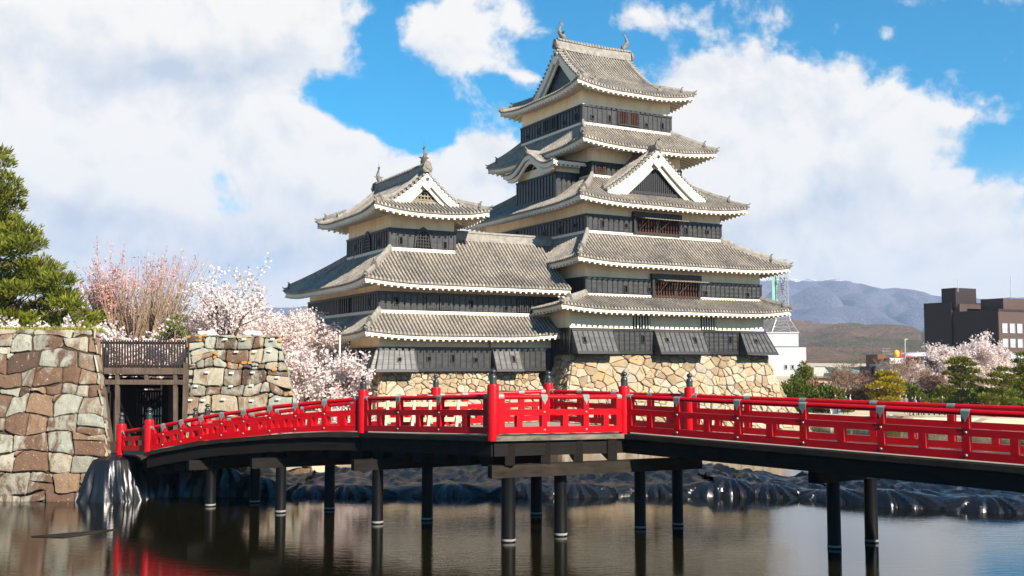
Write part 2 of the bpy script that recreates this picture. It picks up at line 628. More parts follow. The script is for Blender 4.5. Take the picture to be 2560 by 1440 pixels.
def mk_leaf(name, c1, c2, rough=0.7, trans=0.25, scale=0.9):
    """foliage: colour varies from spray to spray, light passes through a little"""
    m, nt, b = material(name)
    co = obj_co(nt)
    g = nt.new('ShaderNodeNewGeometry')
    rnd = g.outputs['Random Per Island']
    n = nt.noise(co, scale, 3, 0.6)
    f = nt.math('ADD', nt.math('MULTIPLY', rnd, 0.55), nt.math('MULTIPLY', nt.mapr(n, 0.3, 0.7), 0.45))
    c1, c2 = tuple(x * .84 for x in c1), tuple(x * .84 for x in c2)
    c = nt.mix(f, (*c1, 1), (*c2, 1))
    nt.link(c, b.inputs['Base Color'])
    b.inputs['Roughness'].default_value = rough
    b.inputs['Specular IOR Level'].default_value = 0.15
    tr = nt.new('ShaderNodeBsdfTranslucent')
    nt.link(c, tr.inputs['Color'])
    mx = nt.new('ShaderNodeMixShader')
    mx.inputs[0].default_value = trans
    out = nt.n['Material Output']
    nt.link(b.outputs[0], mx.inputs[1])
    nt.link(tr.outputs[0], mx.inputs[2])
    nt.link(mx.outputs[0], out.inputs['Surface'])
    return m


def mk_timber(name, lo, hi, rough=0.75, sc=(1, 1, 12), spec=0.3):
    lo, hi = tuple(x * ALB for x in lo), tuple(x * ALB for x in hi)
    m, nt, b = material(name)
    co = obj_co(nt)
    g = nt.noise(nt.mapping(co, sc), 1.6, 6, 0.62, 0.5)
    p = nt.noise(co, 1.8, 5, 0.65)
    f = nt.math('ADD', nt.math('MULTIPLY', nt.mapr(g, 0.3, 0.7), 0.6), nt.math('MULTIPLY', nt.mapr(p, 0.35, 0.7), 0.4))
    nt.link(nt.mix(f, (*lo, 1), (*hi, 1)), b.inputs['Base Color'])
    b.inputs['Roughness'].default_value = rough
    b.inputs['Specular IOR Level'].default_value = spec
    bump(nt, b, g, 0.3, 0.02)
    return m


M = dict(
    plaster=mk_plaster(), boards=mk_boards(), hatchboards=mk_boards('sunlit_hatch_boards', 2.3), tiles=mk_tiles(), red=mk_red(), water=mk_water(), plastic=mk_plastic(),  # hatchboards: paler copy of boards, sky and sun light put into its colour
    pan=None,
    ridge=simple('ridge_tiles', (0.30, 0.275, 0.24), 0.75, 0.4, 3.0, 0.3, bmp=0.5),
    ornament=simple('ornament_tile', (0.20, 0.18, 0.15), 0.6, 0.35, 4.0, 0.4, bmp=0.3),
    white=simple('white_plaster', (0.92, 0.83, 0.69), 0.8, 0.10, 1.2, 0.2, bmp=0.1),
    frame=simple('black_frame', (0.010, 0.010, 0.012), 0.5, 0.3, 3.0),
    hole=simple('dark_inside', (0.004, 0.004, 0.004), 0.9, 0.2, 3.0, 0.1),
    brownwood=mk_timber('red_brown_wood', (0.022, 0.008, 0.004), (0.12, 0.042, 0.014)),
    lightwood=mk_timber('pale_wood', (0.50, 0.38, 0.24), (0.72, 0.60, 0.44)),
    greyslat=mk_timber('grey_slats', (0.16, 0.13, 0.09), (0.40, 0.34, 0.26)),
    stone_keep=mk_stone('keep_stone', [(0.36, 0.26, 0.16), (0.54, 0.41, 0.26), (0.64, 0.50, 0.33), (0.49, 0.43, 0.35), (0.68, 0.57, 0.42), (0.58, 0.39, 0.20)], (0.32, 0.20, 0.10), 0.35),
    stone_gate=mk_gate_stone(), stone_tagged=mk_gate_stone('tagged_stone', 0.10),
    joint=simple('wall_core', (0.07, 0.05, 0.035), 0.95, 0.4, 3.0, 0.1),
    joint_keep=simple('keep_wall_core', (0.22, 0.15, 0.09), 0.95, 0.4, 3.0, 0.1),
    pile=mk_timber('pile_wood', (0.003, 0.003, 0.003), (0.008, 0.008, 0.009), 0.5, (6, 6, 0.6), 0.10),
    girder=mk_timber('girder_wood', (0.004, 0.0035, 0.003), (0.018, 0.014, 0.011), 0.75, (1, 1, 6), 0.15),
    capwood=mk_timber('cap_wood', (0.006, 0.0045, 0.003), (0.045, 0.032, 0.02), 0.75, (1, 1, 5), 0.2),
    weathered=mk_timber('weathered_wood', (0.025, 0.02, 0.015), (0.30, 0.25, 0.18), 0.8, (1, 1, 5)),
    deck=mk_timber('deck_planks', (0.30, 0.25, 0.19), (0.46, 0.40, 0.32), 0.8, (4, 4, 1)),
    gatewood=mk_timber('gate_wood', (0.055, 0.038, 0.028), (0.20, 0.15, 0.115), 0.75, (8, 8, 0.7)),
    gatedark=mk_timber('gate_pickets', (0.020, 0.015, 0.013), (0.055, 0.043, 0.038), 0.75, (8, 8, 0.7)),
    finial=simple('bronze_finial', (0.075, 0.08, 0.08), 0.36, 0.35, 5.0, 0.5, 0.55),
    copper=simple('patina_plate', (0.24, 0.31, 0.28), 0.6, 0.25, 5.0, 0.4, 0.2),
    bolt=simple('bolt_metal', (0.28, 0.27, 0.24), 0.45, 0.3, 5.0, 0.5, 0.5),
    bark=mk_timber('bark', (0.035, 0.024, 0.018), (0.13, 0.09, 0.065), 0.9, (3, 3, 1), 0.1),
    barkpale=mk_timber('pale_bark', (0.26, 0.17, 0.11), (0.55, 0.40, 0.28), 0.9, (3, 3, 1), 0.1),
    barkpine=mk_timber('pine_bark', (0.10, 0.055, 0.035), (0.32, 0.20, 0.13), 0.9, (3, 3, 1), 0.1),
    blossom=mk_leaf('blossom', (0.84, 0.66, 0.62), (0.97, 0.90, 0.86), 0.8, 0.45),
    redbud=mk_leaf('red_buds', (0.66, 0.20, 0.22), (0.88, 0.58, 0.56), 0.8, 0.2),
    pine=mk_leaf('pine_needles', (0.045, 0.070, 0.008), (0.26, 0.27, 0.025), 0.6, 0.2, 0.7),
    pinegold=mk_leaf('gold_pine_needles', (0.20, 0.16, 0.010), (0.58, 0.43, 0.03), 0.6, 0.2, 0.7),
    shrub=mk_leaf('shrub_leaves', (0.045, 0.075, 0.012), (0.20, 0.23, 0.035), 0.6, 0.2, 0.7),
    twigleaf=mk_leaf('bud_twigs', (0.16, 0.08, 0.05), (0.34, 0.20, 0.14), 0.8, 0.1),
    grass=mk_leaf('grass_blades', (0.12, 0.13, 0.02), (0.36, 0.34, 0.06), 0.7, 0.2),
    orange=simple('orange_peg', (0.75, 0.27, 0.02), 0.6, 0.2, 4.0),
    tide=simple('tide_mark', (0.30, 0.29, 0.26), 0.8, 0.35, 6.0, 0.2),
    paper=simple('white_tag', (0.85, 0.85, 0.83), 0.6, 0.04, 4.0),
    concrete=simple('pale_concrete', (0.55, 0.52, 0.47), 0.85, 0.12, 0.3, 0.2),
    metal=simple('galvanised', (0.50, 0.51, 0.53), 0.45, 0.12, 1.0, 0.5, 0.3),
)
# ------------------------------------------------------------------ castle frame
# castle coordinates: r along the sunlit face, b back along the shaded face, z above the moat (+0.1)
RV = Vector((CS, SN, 0)); BV = Vector((-SN, CS, 0))


def onb(u, v, b):
    """photo pixel met on the upright plane b = const -> (r, z)"""
    d = ray(u, v)
    o = Vector((CORN.x, CORN.y, 0)) + BV * b
    t = o.dot(BV) / d.dot(BV)
    q = d * t
    return (q - Vector((CORN.x, CORN.y, 0))).dot(RV), q.z + EYE + 0.1


def onr(u, v, r):
    d = ray(u, v)
    o = Vector((CORN.x, CORN.y, 0)) + RV * r
    t = o.dot(RV) / d.dot(RV)
    q = d * t
    return (q - Vector((CORN.x, CORN.y, 0))).dot(BV), q.z + EYE + 0.1


RIB = 0.285
PROF = [(0.0, 0.0), (0.40, -0.01), (0.43, 0.085), (0.56, 0.14), (0.80, 0.14), (0.97, 0.085)]


class Roof:
    """collects the meshes of one tiled roof"""

    def __init__(self):
        self.t, self.es, self.rs = MB(), [], []

    def side(self, A, ev, iv, L, D, ze, zt, sag, up, dmax=None, c0=0.0, c1=None, soff=1.5, s0=None, s1=None, Lc=5.0,
             breaks=(), liftL=True, liftR=True, Dl=None, n=9, eave=True, rafters=True):
        """one slope. A: left end of the eave seen from outside, ev along it, iv inwards; D: run where z reaches zt"""
        A = Vector((A[0], A[1], 0)); ev = Vector((ev[0], ev[1], 0)); iv = Vector((iv[0], iv[1], 0))
        c1 = L if c1 is None else c1
        Dl = D if Dl is None else Dl

        def hipmax(e):
            m = D
            if c0 > 1e-6 and e < c0:
                m = min(m, D * e / c0)
            if c1 < L - 1e-6 and e > c1:
                m = min(m, D * (L - e) / (L - c1))
            return max(m, 0.0)
        dm = dmax or hipmax

        def zf(e, d):
            t = d / D
            z = ze + (zt - ze) * ((1 - sag) * t + sag * t * t)
            q = max(0.0, 1 - d / Dl)
            hl = c0 * min(d, D) / D; hr = L - (L - c1) * min(d, D) / D
            lift = 0.0
            lc = min(Lc, L * 0.45)
            if liftL:
                lift += up * max(0.0, 1 - max(0.0, e - hl) / lc) ** 2.2
            if liftR:
                lift += up * max(0.0, 1 - max(0.0, hr - e) / lc) ** 2.2
            return z + lift * q
        self.zf = zf
        P = lambda e, d, dz=0.0: A + ev * e + iv * d + Vector((0, 0, zf(e, d) + dz))
        nr = max(1, int(round(L / RIB))); sp = L / nr
        cols = []
        for i in range(nr):
            for f, h in PROF:
                cols.append(((i + f) * sp, h))
        cols.append((L, 0.0))
        # extra columns where the run jumps (gable verges)
        segs, cur = [], []
        bl = sorted(breaks)
        for e, h in cols:
            while bl and e >= bl[0]:
                x = bl.pop(0)
                cur.append((x - 1e-4, h)); segs.append(cur); cur = [(x + 1e-4, h)]
            cur.append((e, h))
        segs.append(cur)
        T = self.t
        for seg in segs:
            base = len(T.v)
            k = 0
            for e, h in seg:
                m = dm(min(max(e, 1e-4), L - 1e-4))
                for j in range(n + 1):
                    d = m * j / n
                    fade = 1.0
                    T.uv[len(T.v)] = (e / sp, d * 1.15)
                    T.v.append(tuple(P(e, d, h * fade)))
            for i in range(len(seg) - 1):
                for j in range(n):
                    a = base + i * (n + 1) + j
                    T.f.append((a, a + n + 1, a + n + 2, a + 1)); T.m.append(0)
        # edge of the tiles and round end tiles
        if eave:
            base = len(T.v)
            for e, h in cols:
                T.uv[len(T.v)] = (e / sp, 0); T.v.append(tuple(P(e, 0, h)))
                T.uv[len(T.v)] = (e / sp, 0.05); T.v.append(tuple(P(e, 0, -0.09)))
            for i in range(len(cols) - 1):
                a = base + 2 * i
                T.f.append((a, a + 1, a + 3, a + 2)); T.m.append(0)
            for i in range(nr):
                e = (i + 0.72) * sp
                o = len(T.v)
                T.disc(P(e, -0.035, 0.025), iv, 0.085, 0.06, 8)
                for q in range(o, len(T.v)):
                    T.uv[q] = (e / sp, 0.12)
            # white board under the tiles, and the soffit
            N = max(8, int(L / 0.8))
            es = [L * i / N for i in range(N + 1)]
            E = MB()
            self.es.append(E)
            s0v = soff if s0 is None else s0
            s1v = soff if s1 is None else s1
            for i in range(N):
                ea, eb = es[i], es[i + 1]
                q = lambda e, d, dz: P(e, d, 0) * 0 + A + ev * e + iv * d + Vector((0, 0, zf(e, 0) + dz))
                lim = lambda e: max(0.12, min(soff, (e / max(s0v, 1e-3)) * soff if s0v else soff, ((L - e) / max(s1v, 1e-3)) * soff if s1v else soff))
                da, db = lim(ea), lim(eb)
                a1, b1 = q(ea, 0.1, -0.09), q(eb, 0.1, -0.09)
                a2, b2 = q(ea, 0.1, -0.33), q(eb, 0.1, -0.33)
                a3 = A + ev * ea + iv * da + Vector((0, 0, zf(ea, 0) - 0.30 + 0.22 * da))
                b3 = A + ev * eb + iv * db + Vector((0, 0, zf(eb, 0) - 0.30 + 0.22 * db))
                a0, b0 = q(ea, 0.02, -0.088), q(eb, 0.02, -0.088)
                E.add([a0, b0, a1, b1, a2, b2, a3, b3], [(0, 2, 3, 1), (2, 4, 5, 3), (4, 6, 7, 5)])
            if rafters:
                RM = MB()
                self.rs.append(RM)
                nk = max(2, int(round(L / 0.47)))
                for k in range(nk + 1):
                    e = min(max(L * k / nk, 0.09), L - 0.09)
                    dl = min(soff, (e / s0v) * soff if s0v else soff, ((L - e) / s1v) * soff if s1v else soff)
                    dl = max(dl, 0.3)
                    zz = zf(e, 0)
                    p0 = A + ev * e + iv * 0.05 + Vector((0, 0, zz - 0.385))
                    p1 = A + ev * e + iv * dl + Vector((0, 0, zz - 0.385 + 0.22 * (dl - 0.05)))
                    RM.beam(p0, p1, 0.15, 0.155)
        return P

    def out(self, parent, name='roof', org=(0, 0, 0)):
        t = self.t.build(name, M['tiles'], parent, org, smooth=50)
        for e in self.es:
            e.build('eave_board', M['white'], t)
        for r in self.rs:
            r.build('rafters', M['white'], t)
        return t


CAPPROF = [(-0.17, -0.12), (0.17, -0.12), (0.17, 0.16), (0.12, 0.20), (0.11, 0.27), (0.05, 0.33), (-0.05, 0.33), (-0.11, 0.27), (-0.12, 0.20), (-0.17, 0.16)]


def scaled(prof, sx, sy):
    return [(a * sx, b * sy) for a, b in prof]


def onigawara(par, p, out, s=1.0, horns=True):
    """ridge-end ornament facing the direction out"""
    mb = MB()
    out = Vector(out).normalized()
    side = Vector((0, 0, 1)).cross(out).normalized()
    p = Vector(p)
    up = Vector((0, 0, 1))
    poly = [(-.26, -.18), (.26, -.18), (.34, .02), (.26, .22), (.2, .42), (.0, .54), (-.2, .42), (-.26, .22), (-.34, .02)]
    mb.prism([p + side * (a * s) + up * (b * s) for a, b in poly], out * (0.16 * s))
    mb.disc(p + out * (0.16 * s) + up * (0.16 * s), out, 0.15 * s, 0.05 * s, 10)
    for q in (-1, 1):
        mb.disc(p + out * (0.16 * s) + side * (q * .2 * s) - up * (.02 * s), out, 0.09 * s, 0.05 * s, 8)
    if horns:
        mb.tube([p + up * (.42 * s) + out * .05, p + up * (.56 * s) + out * (.14 * s), p + up * (.66 * s) + out * (.28 * s)], [.085 * s, .075 * s, .05 * s], 7)
    return mb.build('ridge_ornament', M['ornament'], par, smooth=40)


def hip(parent, roof_obj, P0, P1, zfun, out2, split=0.3, s=1.0):
    """ridge down a hip: P0 outer corner, P1 inner corner (plan), zfun(t) surface height"""
    mb = MB()
    pts = lambda a, b, n, dz: [Vector((P0[0] + (P1[0] - P0[0]) * t, P0[1] + (P1[1] - P0[1]) * t, zfun(t) + dz)) for t in [a + (b - a) * i / n for i in range(n + 1)]]
    mb.sweep(pts(split, 1.0, 8, 0.10), scaled(CAPPROF, 0.95 * s, 1.15 * s))
    lo = pts(0.015, split + .02, 5, 0.07)
    mb.sweep(lo, scaled(CAPPROF, 0.75 * s, 0.75 * s))
    o = Vector((out2[0], out2[1], 0)).normalized()
    onigawara(roof_obj, pts(split, 1, 1, 0.12)[0] + o * 0.05, o, 0.75 * s)
    onigawara(roof_obj, lo[0] + Vector((0, 0, 0.02)) - o * 0.02, o, 0.45 * s, False)
    c = lo[0]
    mb.tube([c + Vector((0, 0, .17)), c + o * .14 + Vector((0, 0, .21)), c + o * .26 + Vector((0, 0, .30))], [.06, .055, .045], 7)
    mb.tube([c + Vector((0, 0, -.02)), c + o * .12 + Vector((0, 0, .0)), c + o * .2 + Vector((0, 0, .05))], [.09, .085, .07], 7)
    h = mb.build('hip_ridge', M['ridge'], roof_obj, smooth=40)
    return h


def skirt(parent, outer, inner, ze, zt, sag, up, over, sides='FRBL', name='roof', hips='FL,FR,BR,BL', Lc=5.0, flash=True):
    r0, r1, b0, b1 = outer
    i0, i1, j0, j1 = inner
    R_ = Roof()
    kw = dict(ze=ze, zt=zt, sag=sag, up=up, Lc=Lc)
    Ds = dict(F=j0 - b0, R=r1 - i1, B=b1 - j1, L=i0 - r0)
    oF, oR, oB, oL = over
    if 'F' in sides:
        R_.side((r0, b0), (1, 0), (0, 1), r1 - r0, Ds['F'], c0=i0 - r0, c1=i1 - r0, soff=oF, s0=oL, s1=oR, **kw)
    if 'R' in sides:
        R_.side((r1, b0), (0, 1), (-1, 0), b1 - b0, Ds['R'], c0=j0 - b0, c1=j1 - b0, soff=oR, s0=oF, s1=oB, **kw)
    if 'B' in sides:
        R_.side((r1, b1), (-1, 0), (0, -1), r1 - r0, Ds['B'], c0=r1 - i1, c1=r1 - i0, soff=oB, s0=oR, s1=oL, **kw)
    if 'L' in sides:
        R_.side((r0, b1), (0, -1), (1, 0), b1 - b0, Ds['L'], c0=b1 - j1, c1=b1 - j0, soff=oL, s0=oB, s1=oF, **kw)
    o = R_.out(parent, name)
    zf = lambda t: ze + (zt - ze) * ((1 - sag) * t + sag * t * t) + up * (1 - t)
    cs = dict(FL=((r0, b0), (i0, j0), (-1, -1)), FR=((r1, b0), (i1, j0), (1, -1)), BR=((r1, b1), (i1, j1), (1, 1)), BL=((r0, b1), (i0, j1), (-1, 1)))
    for k in hips.split(','):
        if k:
            a, c, d = cs[k]
            hip(parent, o, a, c, zf, d)
    if flash:
        w = MB()
        q = 0.14
        zz0, zz1 = zt - 0.03, zt + 0.17
        w.box((i0 - q, j0 - q, zz0), (i1 + q, j0 - 0.07, zz1)); w.box((i0 - q, j1 + 0.07, zz0), (i1 + q, j1 + q, zz1))
        w.box((i0 - q, j0 - 0.07, zz0), (i0 - 0.07, j1 + 0.07, zz1)); w.box((i1 + 0.07, j0 - 0.07, zz0), (i1 + q, j1 + 0.07, zz1))
        w.build('plaster_band', M['white'], o)
    return o


FACES = {'F': ((1, 0), (0, -1)), 'L': ((0, -1), (-1, 0)), 'R': ((0, 1), (1, 0)), 'B': ((-1, 0), (0, 1))}


def storey(parent, rect, z0, zb, z1, clad=True, gaps=(), name='storey', foot=0.4):
    """plaster storey r0,r1,b0,b1 with black boarding from z0 to zb; gaps: (face, e0, e1) left bare of battens"""
    r0, r1, b0, b1 = rect
    pl = MB()
    pl.box((r0, b0, z0 - foot), (r1, b1, z1))
    st = pl.build(name, M['plaster'], parent)
    if clad:
        q = 0.07
        c = MB()
        c.box((r0 - q, b0 - q, z0), (r1 + q, b0 + .01, zb)); c.box((r0 - q, b1 - .01, z0), (r1 + q, b1 + q, zb))
        c.box((r0 - q, b0 + .01, z0), (r0 + .01, b1 - .01, zb)); c.box((r1 - .01, b0 + .01, z0), (r1 + q, b1 - .01, zb))
        c.build('board_cladding', M['boards'], st)
        w = MB()
        for fc, (ev, ov) in FACES.items():
            ev = Vector((*ev, 0)); ov = Vector((*ov, 0))
            A = {'F': (r0, b0), 'L': (r0, b1), 'R': (r1, b0), 'B': (r1, b1)}[fc]
            L = (r1 - r0) if fc in 'FB' else (b1 - b0)
            A = Vector((*A, 0)) + ov * q
            bb = lambda e0, e1, za, zc, th: w.prism([A + ev * e0 + Vector((0, 0, za)), A + ev * e1 + Vector((0, 0, za)), A + ev * e1 + Vector((0, 0, zc)), A + ev * e0 + Vector((0, 0, zc))], ov * th)
            bb(-q - .03, L + q + .03, zb - 0.13, zb + 0.03, 0.085)
            bb(-q - .02, L + q + .02, z0, z0 + 0.24, 0.06)
            n = max(2, int(round(L / 0.47)))
            for k in range(n + 1):
                e = L * k / n
                if any(g[0] == fc and g[1] < e < g[2] for g in gaps):
                    continue
                wd = 0.035 if 0 < k < n else 0.09
                bb(e - wd, e + wd, z0 + 0.24, zb - 0.13, 0.05)
        w.build('battens', M['frame'], st)
    return st


def face_frame(rect, fc, q=0.0):
    r0, r1, b0, b1 = rect
    ev, ov = FACES[fc]
    ev = Vector((*ev, 0)); ov = Vector((*ov, 0))
    A = {'F': (0, b0), 'L': (r0, 0), 'R': (r1, 0), 'B': (0, b1)}[fc]
    return Vector((*A, 0)) + ov * q, ev, ov


def loophole(parent, rect, fc, pos, z, tall=False, q=0.07):
    """pos: r (faces F, B) or b (faces L, R)"""
    A, ev, ov = face_frame(rect, fc, q)
    c = A + (Vector((pos, 0, 0)) if fc in 'FB' else Vector((0, pos, 0))) + Vector((0, 0, z))
    w, h = (0.10, 0.24) if tall else (0.12, 0.13)
    mb = MB()
    u = Vector((0, 0, 1))
    for a, b, cc, d in ((-w - .06, -h - .06, w + .06, -h), (-w - .06, h, w + .06, h + .06), (-w - .06, -h, -w, h), (w, -h, w + .06, h)):
        mb.prism([c + ev * a + u * b, c + ev * cc + u * b, c + ev * cc + u * d, c + ev * a + u * d], ov * 0.075)
    mb.prism([c - ev * w - u * h, c + ev * w - u * h, c + ev * w + u * h, c - ev * w + u * h], ov * 0.052, 1)
    return mb.build('loophole', [M['frame'], M['hole']], parent)


def window(parent, rect, fc, e0, e1, z0, z1, bars=5, q=0.07, barmat='frame', fr=True, cross=0, fmat='frame', back='hole', barw=0.05):
    """barred opening between positions e0 < e1 along the face (r or b)"""
    A, ev, ov = face_frame(rect, fc, q)
    ax = Vector((1, 0, 0)) if fc in 'FB' else Vector((0, 1, 0))
    u = Vector((0, 0, 1))
    pt = lambda e, z, o=0.0: A + ax * e + u * z + ov * o
    mb = MB()
    mb.prism([pt(e0, z0), pt(e1, z0), pt(e1, z1), pt(e0, z1)], ov * 0.055, 1)
    if fr:
        t = 0.09
        for a, b, c, d in ((e0 - t, z0 - t, e1 + t, z0), (e0 - t, z1, e1 + t, z1 + t), (e0 - t, z0, e0, z1), (e1, z0, e1 + t, z1)):
            mb.prism([pt(a, b), pt(c, b), pt(c, d), pt(a, d)], ov * 0.12)
    w = mb.build('window', [M[fmat], M[back]], parent)
    bm = MB()
    for k in range(bars):
        e = e0 + (e1 - e0) * (k + 0.5) / bars
        bm.prism([pt(e - barw, z0), pt(e + barw, z0), pt(e + barw, z1), pt(e - barw, z1)], ov * 0.10)
    for k in range(cross):
        z = z0 + (z1 - z0) * (k + 0.5) / cross
        bm.prism([pt(e0, z - .03, .1), pt(e1, z - .03, .1), pt(e1, z + .03, .1), pt(e0, z + .03, .1)], ov * 0.03)
    bm.build('bars', M[barmat], w)
    return w


def hatch(parent, rect, fc, e0, e1, z0, z1, flare, q=0.07, loops=(), splay0=0.0, splay1=0.0):
    """stone-drop hatch: boarded panel leaning out at its foot, with solid cheeks"""
    A, ev, ov = face_frame(rect, fc, q)
    ax = Vector((1, 0, 0)) if fc in 'FB' else Vector((0, 1, 0))
    u = Vector((0, 0, 1))
    f0, f1 = e0 - splay0, e1 + splay1
    T0, T1 = A + ax * e0 + u * z1 + ov * .1, A + ax * e1 + u * z1 + ov * .1
    B0, B1 = A + ax * f0 + u * z0 + ov * flare, A + ax * f1 + u * z0 + ov * flare
    mb = MB()
    t = 0.07
    mb.prism([B0, B1, T1, T0], -ov * t)
    for X, Y in ((B0, T0), (B1, T1)):      # cheeks
        s = ax * (0.05 if X is B0 else -0.05)
        foot = Vector(X); foot = foot - ov * (flare)
        mb.prism([X - ov * t, Y - ov * t, Y - ov * .1, foot], s)
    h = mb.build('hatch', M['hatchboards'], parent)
    w = MB()
    up = (T0 - B0); n = ax.cross(up).normalized()
    if n.dot(ov) < 0:
        n = -n
    P = lambda a, v: (B0 + (B1 - B0) * a) * (1 - v) + (T0 + (T1 - T0) * a) * v + n * 0.002
    bar = lambda a0, v0, a1, v1, th: w.prism([P(a0, v0), P(a1, v0), P(a1, v1), P(a0, v1)], n * th)
    W_ = (B1 - B0).length
    bar(0, 0, 1, .10, .05); bar(0, .93, 1, 1, .05)
    m = max(3, int(round(W_ / 0.47)))
    for k in range(m + 1):
        a = k / m
        d = (0.035 if 0 < k < m else 0.05) / W_
        bar(max(0, a - d), .10, min(1, a + d), .93, .045)
    w.build('battens', M['frame'], h)
    for a, v, tall in loops:
        c = P(a, v)
        lm = MB()
        x0, h0 = (0.10, 0.22) if tall else (0.11, 0.12)
        un = up.normalized()
        for i, j, k, l in ((-x0 - .06, -h0 - .06, x0 + .06, -h0), (-x0 - .06, h0, x0 + .06, h0 + .06), (-x0 - .06, -h0, -x0, h0), (x0, -h0, x0 + .06, h0)):
            lm.prism([c + ax * i + un * j, c + ax * k + un * j, c + ax * k + un * l, c + ax * i + un * l], n * .075)
        lm.prism([c - ax * x0 - un * h0, c + ax * x0 - un * h0, c + ax * x0 + un * h0, c - ax * x0 + un * h0], n * .05, 1)
        lm.build('loophole', [M['frame'], M['hole']], h)
    return h


def shachi(parent, p, fwd, s=1.0):
    """ridge-end fish: belly down on the ridge, tail swept up, forked fins"""
    f = Vector(fwd).normalized(); u = Vector((0, 0, 1)); p = Vector(p); sd = u.cross(f)
    mb = MB()
    pts = [p + f * a * s + u * b * s for a, b in ((.34, .02), (.30, .22), (.12, .36), (-.06, .58), (-.12, .82), (-.02, 1.04), (.12, 1.2))]
    mb.tube(pts, [x * s for x in (.2, .25, .24, .19, .14, .10, .06)], 9)
    for a, b in ((.42, 1.42), (-.12, 1.5), (.2, 1.62)):
        q = p + f * a * s + u * b * s
        mb.prism([pts[5] - sd * .03, pts[6] + f * .08 * s - sd * .03, q - sd * .03, pts[6] - f * .06 * s - sd * .03], sd * .06)
    for a, b, c, d in ((-.3, .55, -.06, .5), (-.36, .84, -.12, .74), (-.2, 1.1, -.03, .98), (.5, .4, .25, .3)):
        mb.prism([p + f * a * s + u * b * s - sd * .03, p + f * c * s + u * d * s - sd * .03, p + f * c * s + u * (d - .22) * s - sd * .03], sd * .06)
    for q in (-1, 1):
        mb.prism([pts[2] + sd * q * .2 * s, pts[2] + sd * q * .5 * s + u * .2 * s, pts[3] + sd * q * .18 * s], f * .05)
    mb.tube([pts[6], p + f * .1 * s + u * 2.0 * s], [.02, .008], 5)
    return mb.build('fish_ornament', M['ornament'], parent, smooth=45)


def gable(parent, rf, O, ax, out, zsurf, half, wallz, barge=0.55, thick=0.16, over=0.5, style='bars', drop=0.0, gs=1.0, xin=0.0):
    """gable end. O: plan point under the apex on the wall plane, ax along the gable, out outwards;
    zsurf(x) roof height at x from the middle, half: half width, wallz: foot of the gable wall"""
    O = Vector((O[0], O[1], 0)); ax = Vector((ax[0], ax[1], 0)); out = Vector((out[0], out[1], 0)); u = Vector((0, 0, 1))
    P = lambda x, z, o=0.0: O + ax * x + u * z + out * o
    N = 14
    xs = [-half + 2 * half * i / (2 * N) for i in range(2 * N + 1)]
    g = MB()
    # wall
    poly = [P(x, max(wallz + .02, zsurf(x) - 0.25)) for x in xs]
    base = [P(half, wallz - .1), P(-half, wallz - .1)]
    g.prism(list(reversed(poly)) + [base[1], base[0]], -out * 0.15)
    go = g.build('gable_wall', M['boards'] if style != 'lattice' else M['hole'], rf)
    w = MB()
    top = [P(x, zsurf(x) - 0.06, over - thick) for x in xs]
    bw = lambda x: barge * (1.0 + 0.25 * (abs(x) / half) ** 2) if abs(x) > .05 else barge * 1.15
    bot = [P(x, zsurf(x) - 0.06 - bw(x) * 1.25, over - thick) for x in xs]
    w.strip(top, bot, out * thick)
    top2 = [P(x, zsurf(x) - 0.12 - bw(x), over * .35) for x in xs]
    bot2 = [P(x, zsurf(x) - 0.12 - bw(x) * 1.95, over * .35) for x in xs]
    w.strip(top2, bot2, out * (over * .25))
    # underside of the verge
    vt = [P(x, zsurf(x) - 0.10, 0.0) for x in xs]; vb = [P(x, zsurf(x) - 0.16, 0.0) for x in xs]
    w.strip(vt, vb, out * (over - thick))
    w.build('bargeboard', M['white'], rf, smooth=30)
    # pendant
    pd = MB()
    za = zsurf(0) - 0.06 - barge * 0.9
    s = 0.95 * gs
    poly = [(0, .35), (.26, .18), (.46, -.10), (.34, -.32), (.50, -.50), (.30, -.72), (.12, -.86), (0, -.98), (-.12, -.86), (-.30, -.72), (-.50, -.50), (-.34, -.32), (-.46, -.10), (-.26, .18)]
    pd.prism([P(a * s, za + b * s, over) for a, b in reversed(poly)], out * .09)
    pd.disc(P(0, za - .02 * s, over + .08), out, .15 * s, .05, 10, 1)
    pd.build('gable_pendant', [M['white'], M['frame']], rf)
    # bars / lattice in front of the wall
    bm = MB()
    zin = lambda x: zsurf(x) - 0.14 - bw(x) * 1.75
    if style in ('bars', 'lattice'):
        st = 0.2 if style == 'bars' else 0.26
        k = int(half / st)
        for i in range(-k, k + 1):
            x = i * st
            z1 = zin(x)
            if z1 > wallz + .3:
                bm.prism([P(x - .05, wallz + .22, .01), P(x + .05, wallz + .22, .01), P(x + .05, z1, .01), P(x - .05, z1, .01)], out * .07)
        if style == 'lattice':
            z = wallz + .3
            while z < zin(0):
                xx = max([x for x in xs if zin(x) > z] + [0])
                if xx > .1:
                    bm.prism([P(-xx, z - .045, .03), P(xx, z - .045, .03), P(xx, z + .045, .03), P(-xx, z + .045, .03)], out * .07)
                z += .26
    xb = half * .86
    bm.prism([P(-xb, wallz + .0, .01), P(xb, wallz + .0, .01), P(xb, wallz + .22, .01), P(-xb, wallz + .22, .01)], out * .14)
    bm.build('gable_bars', M['frame'] if style != 'lattice' else M['greyslat'], rf)
    # row of round verge tiles
    vt_ = MB()
    for sg in (-1, 1):
        x = 0.25
        while x < half + .15:
            z = zsurf(min(x, half)) + .03
            c = P(sg * x, z, over - .12)
            vt_.tube([c - out * .5 + u * .06, c + out * .2], [.10, .105], 8)
            x += 0.30
    vt_.build('verge_tiles', M['ridge'], rf, smooth=40)
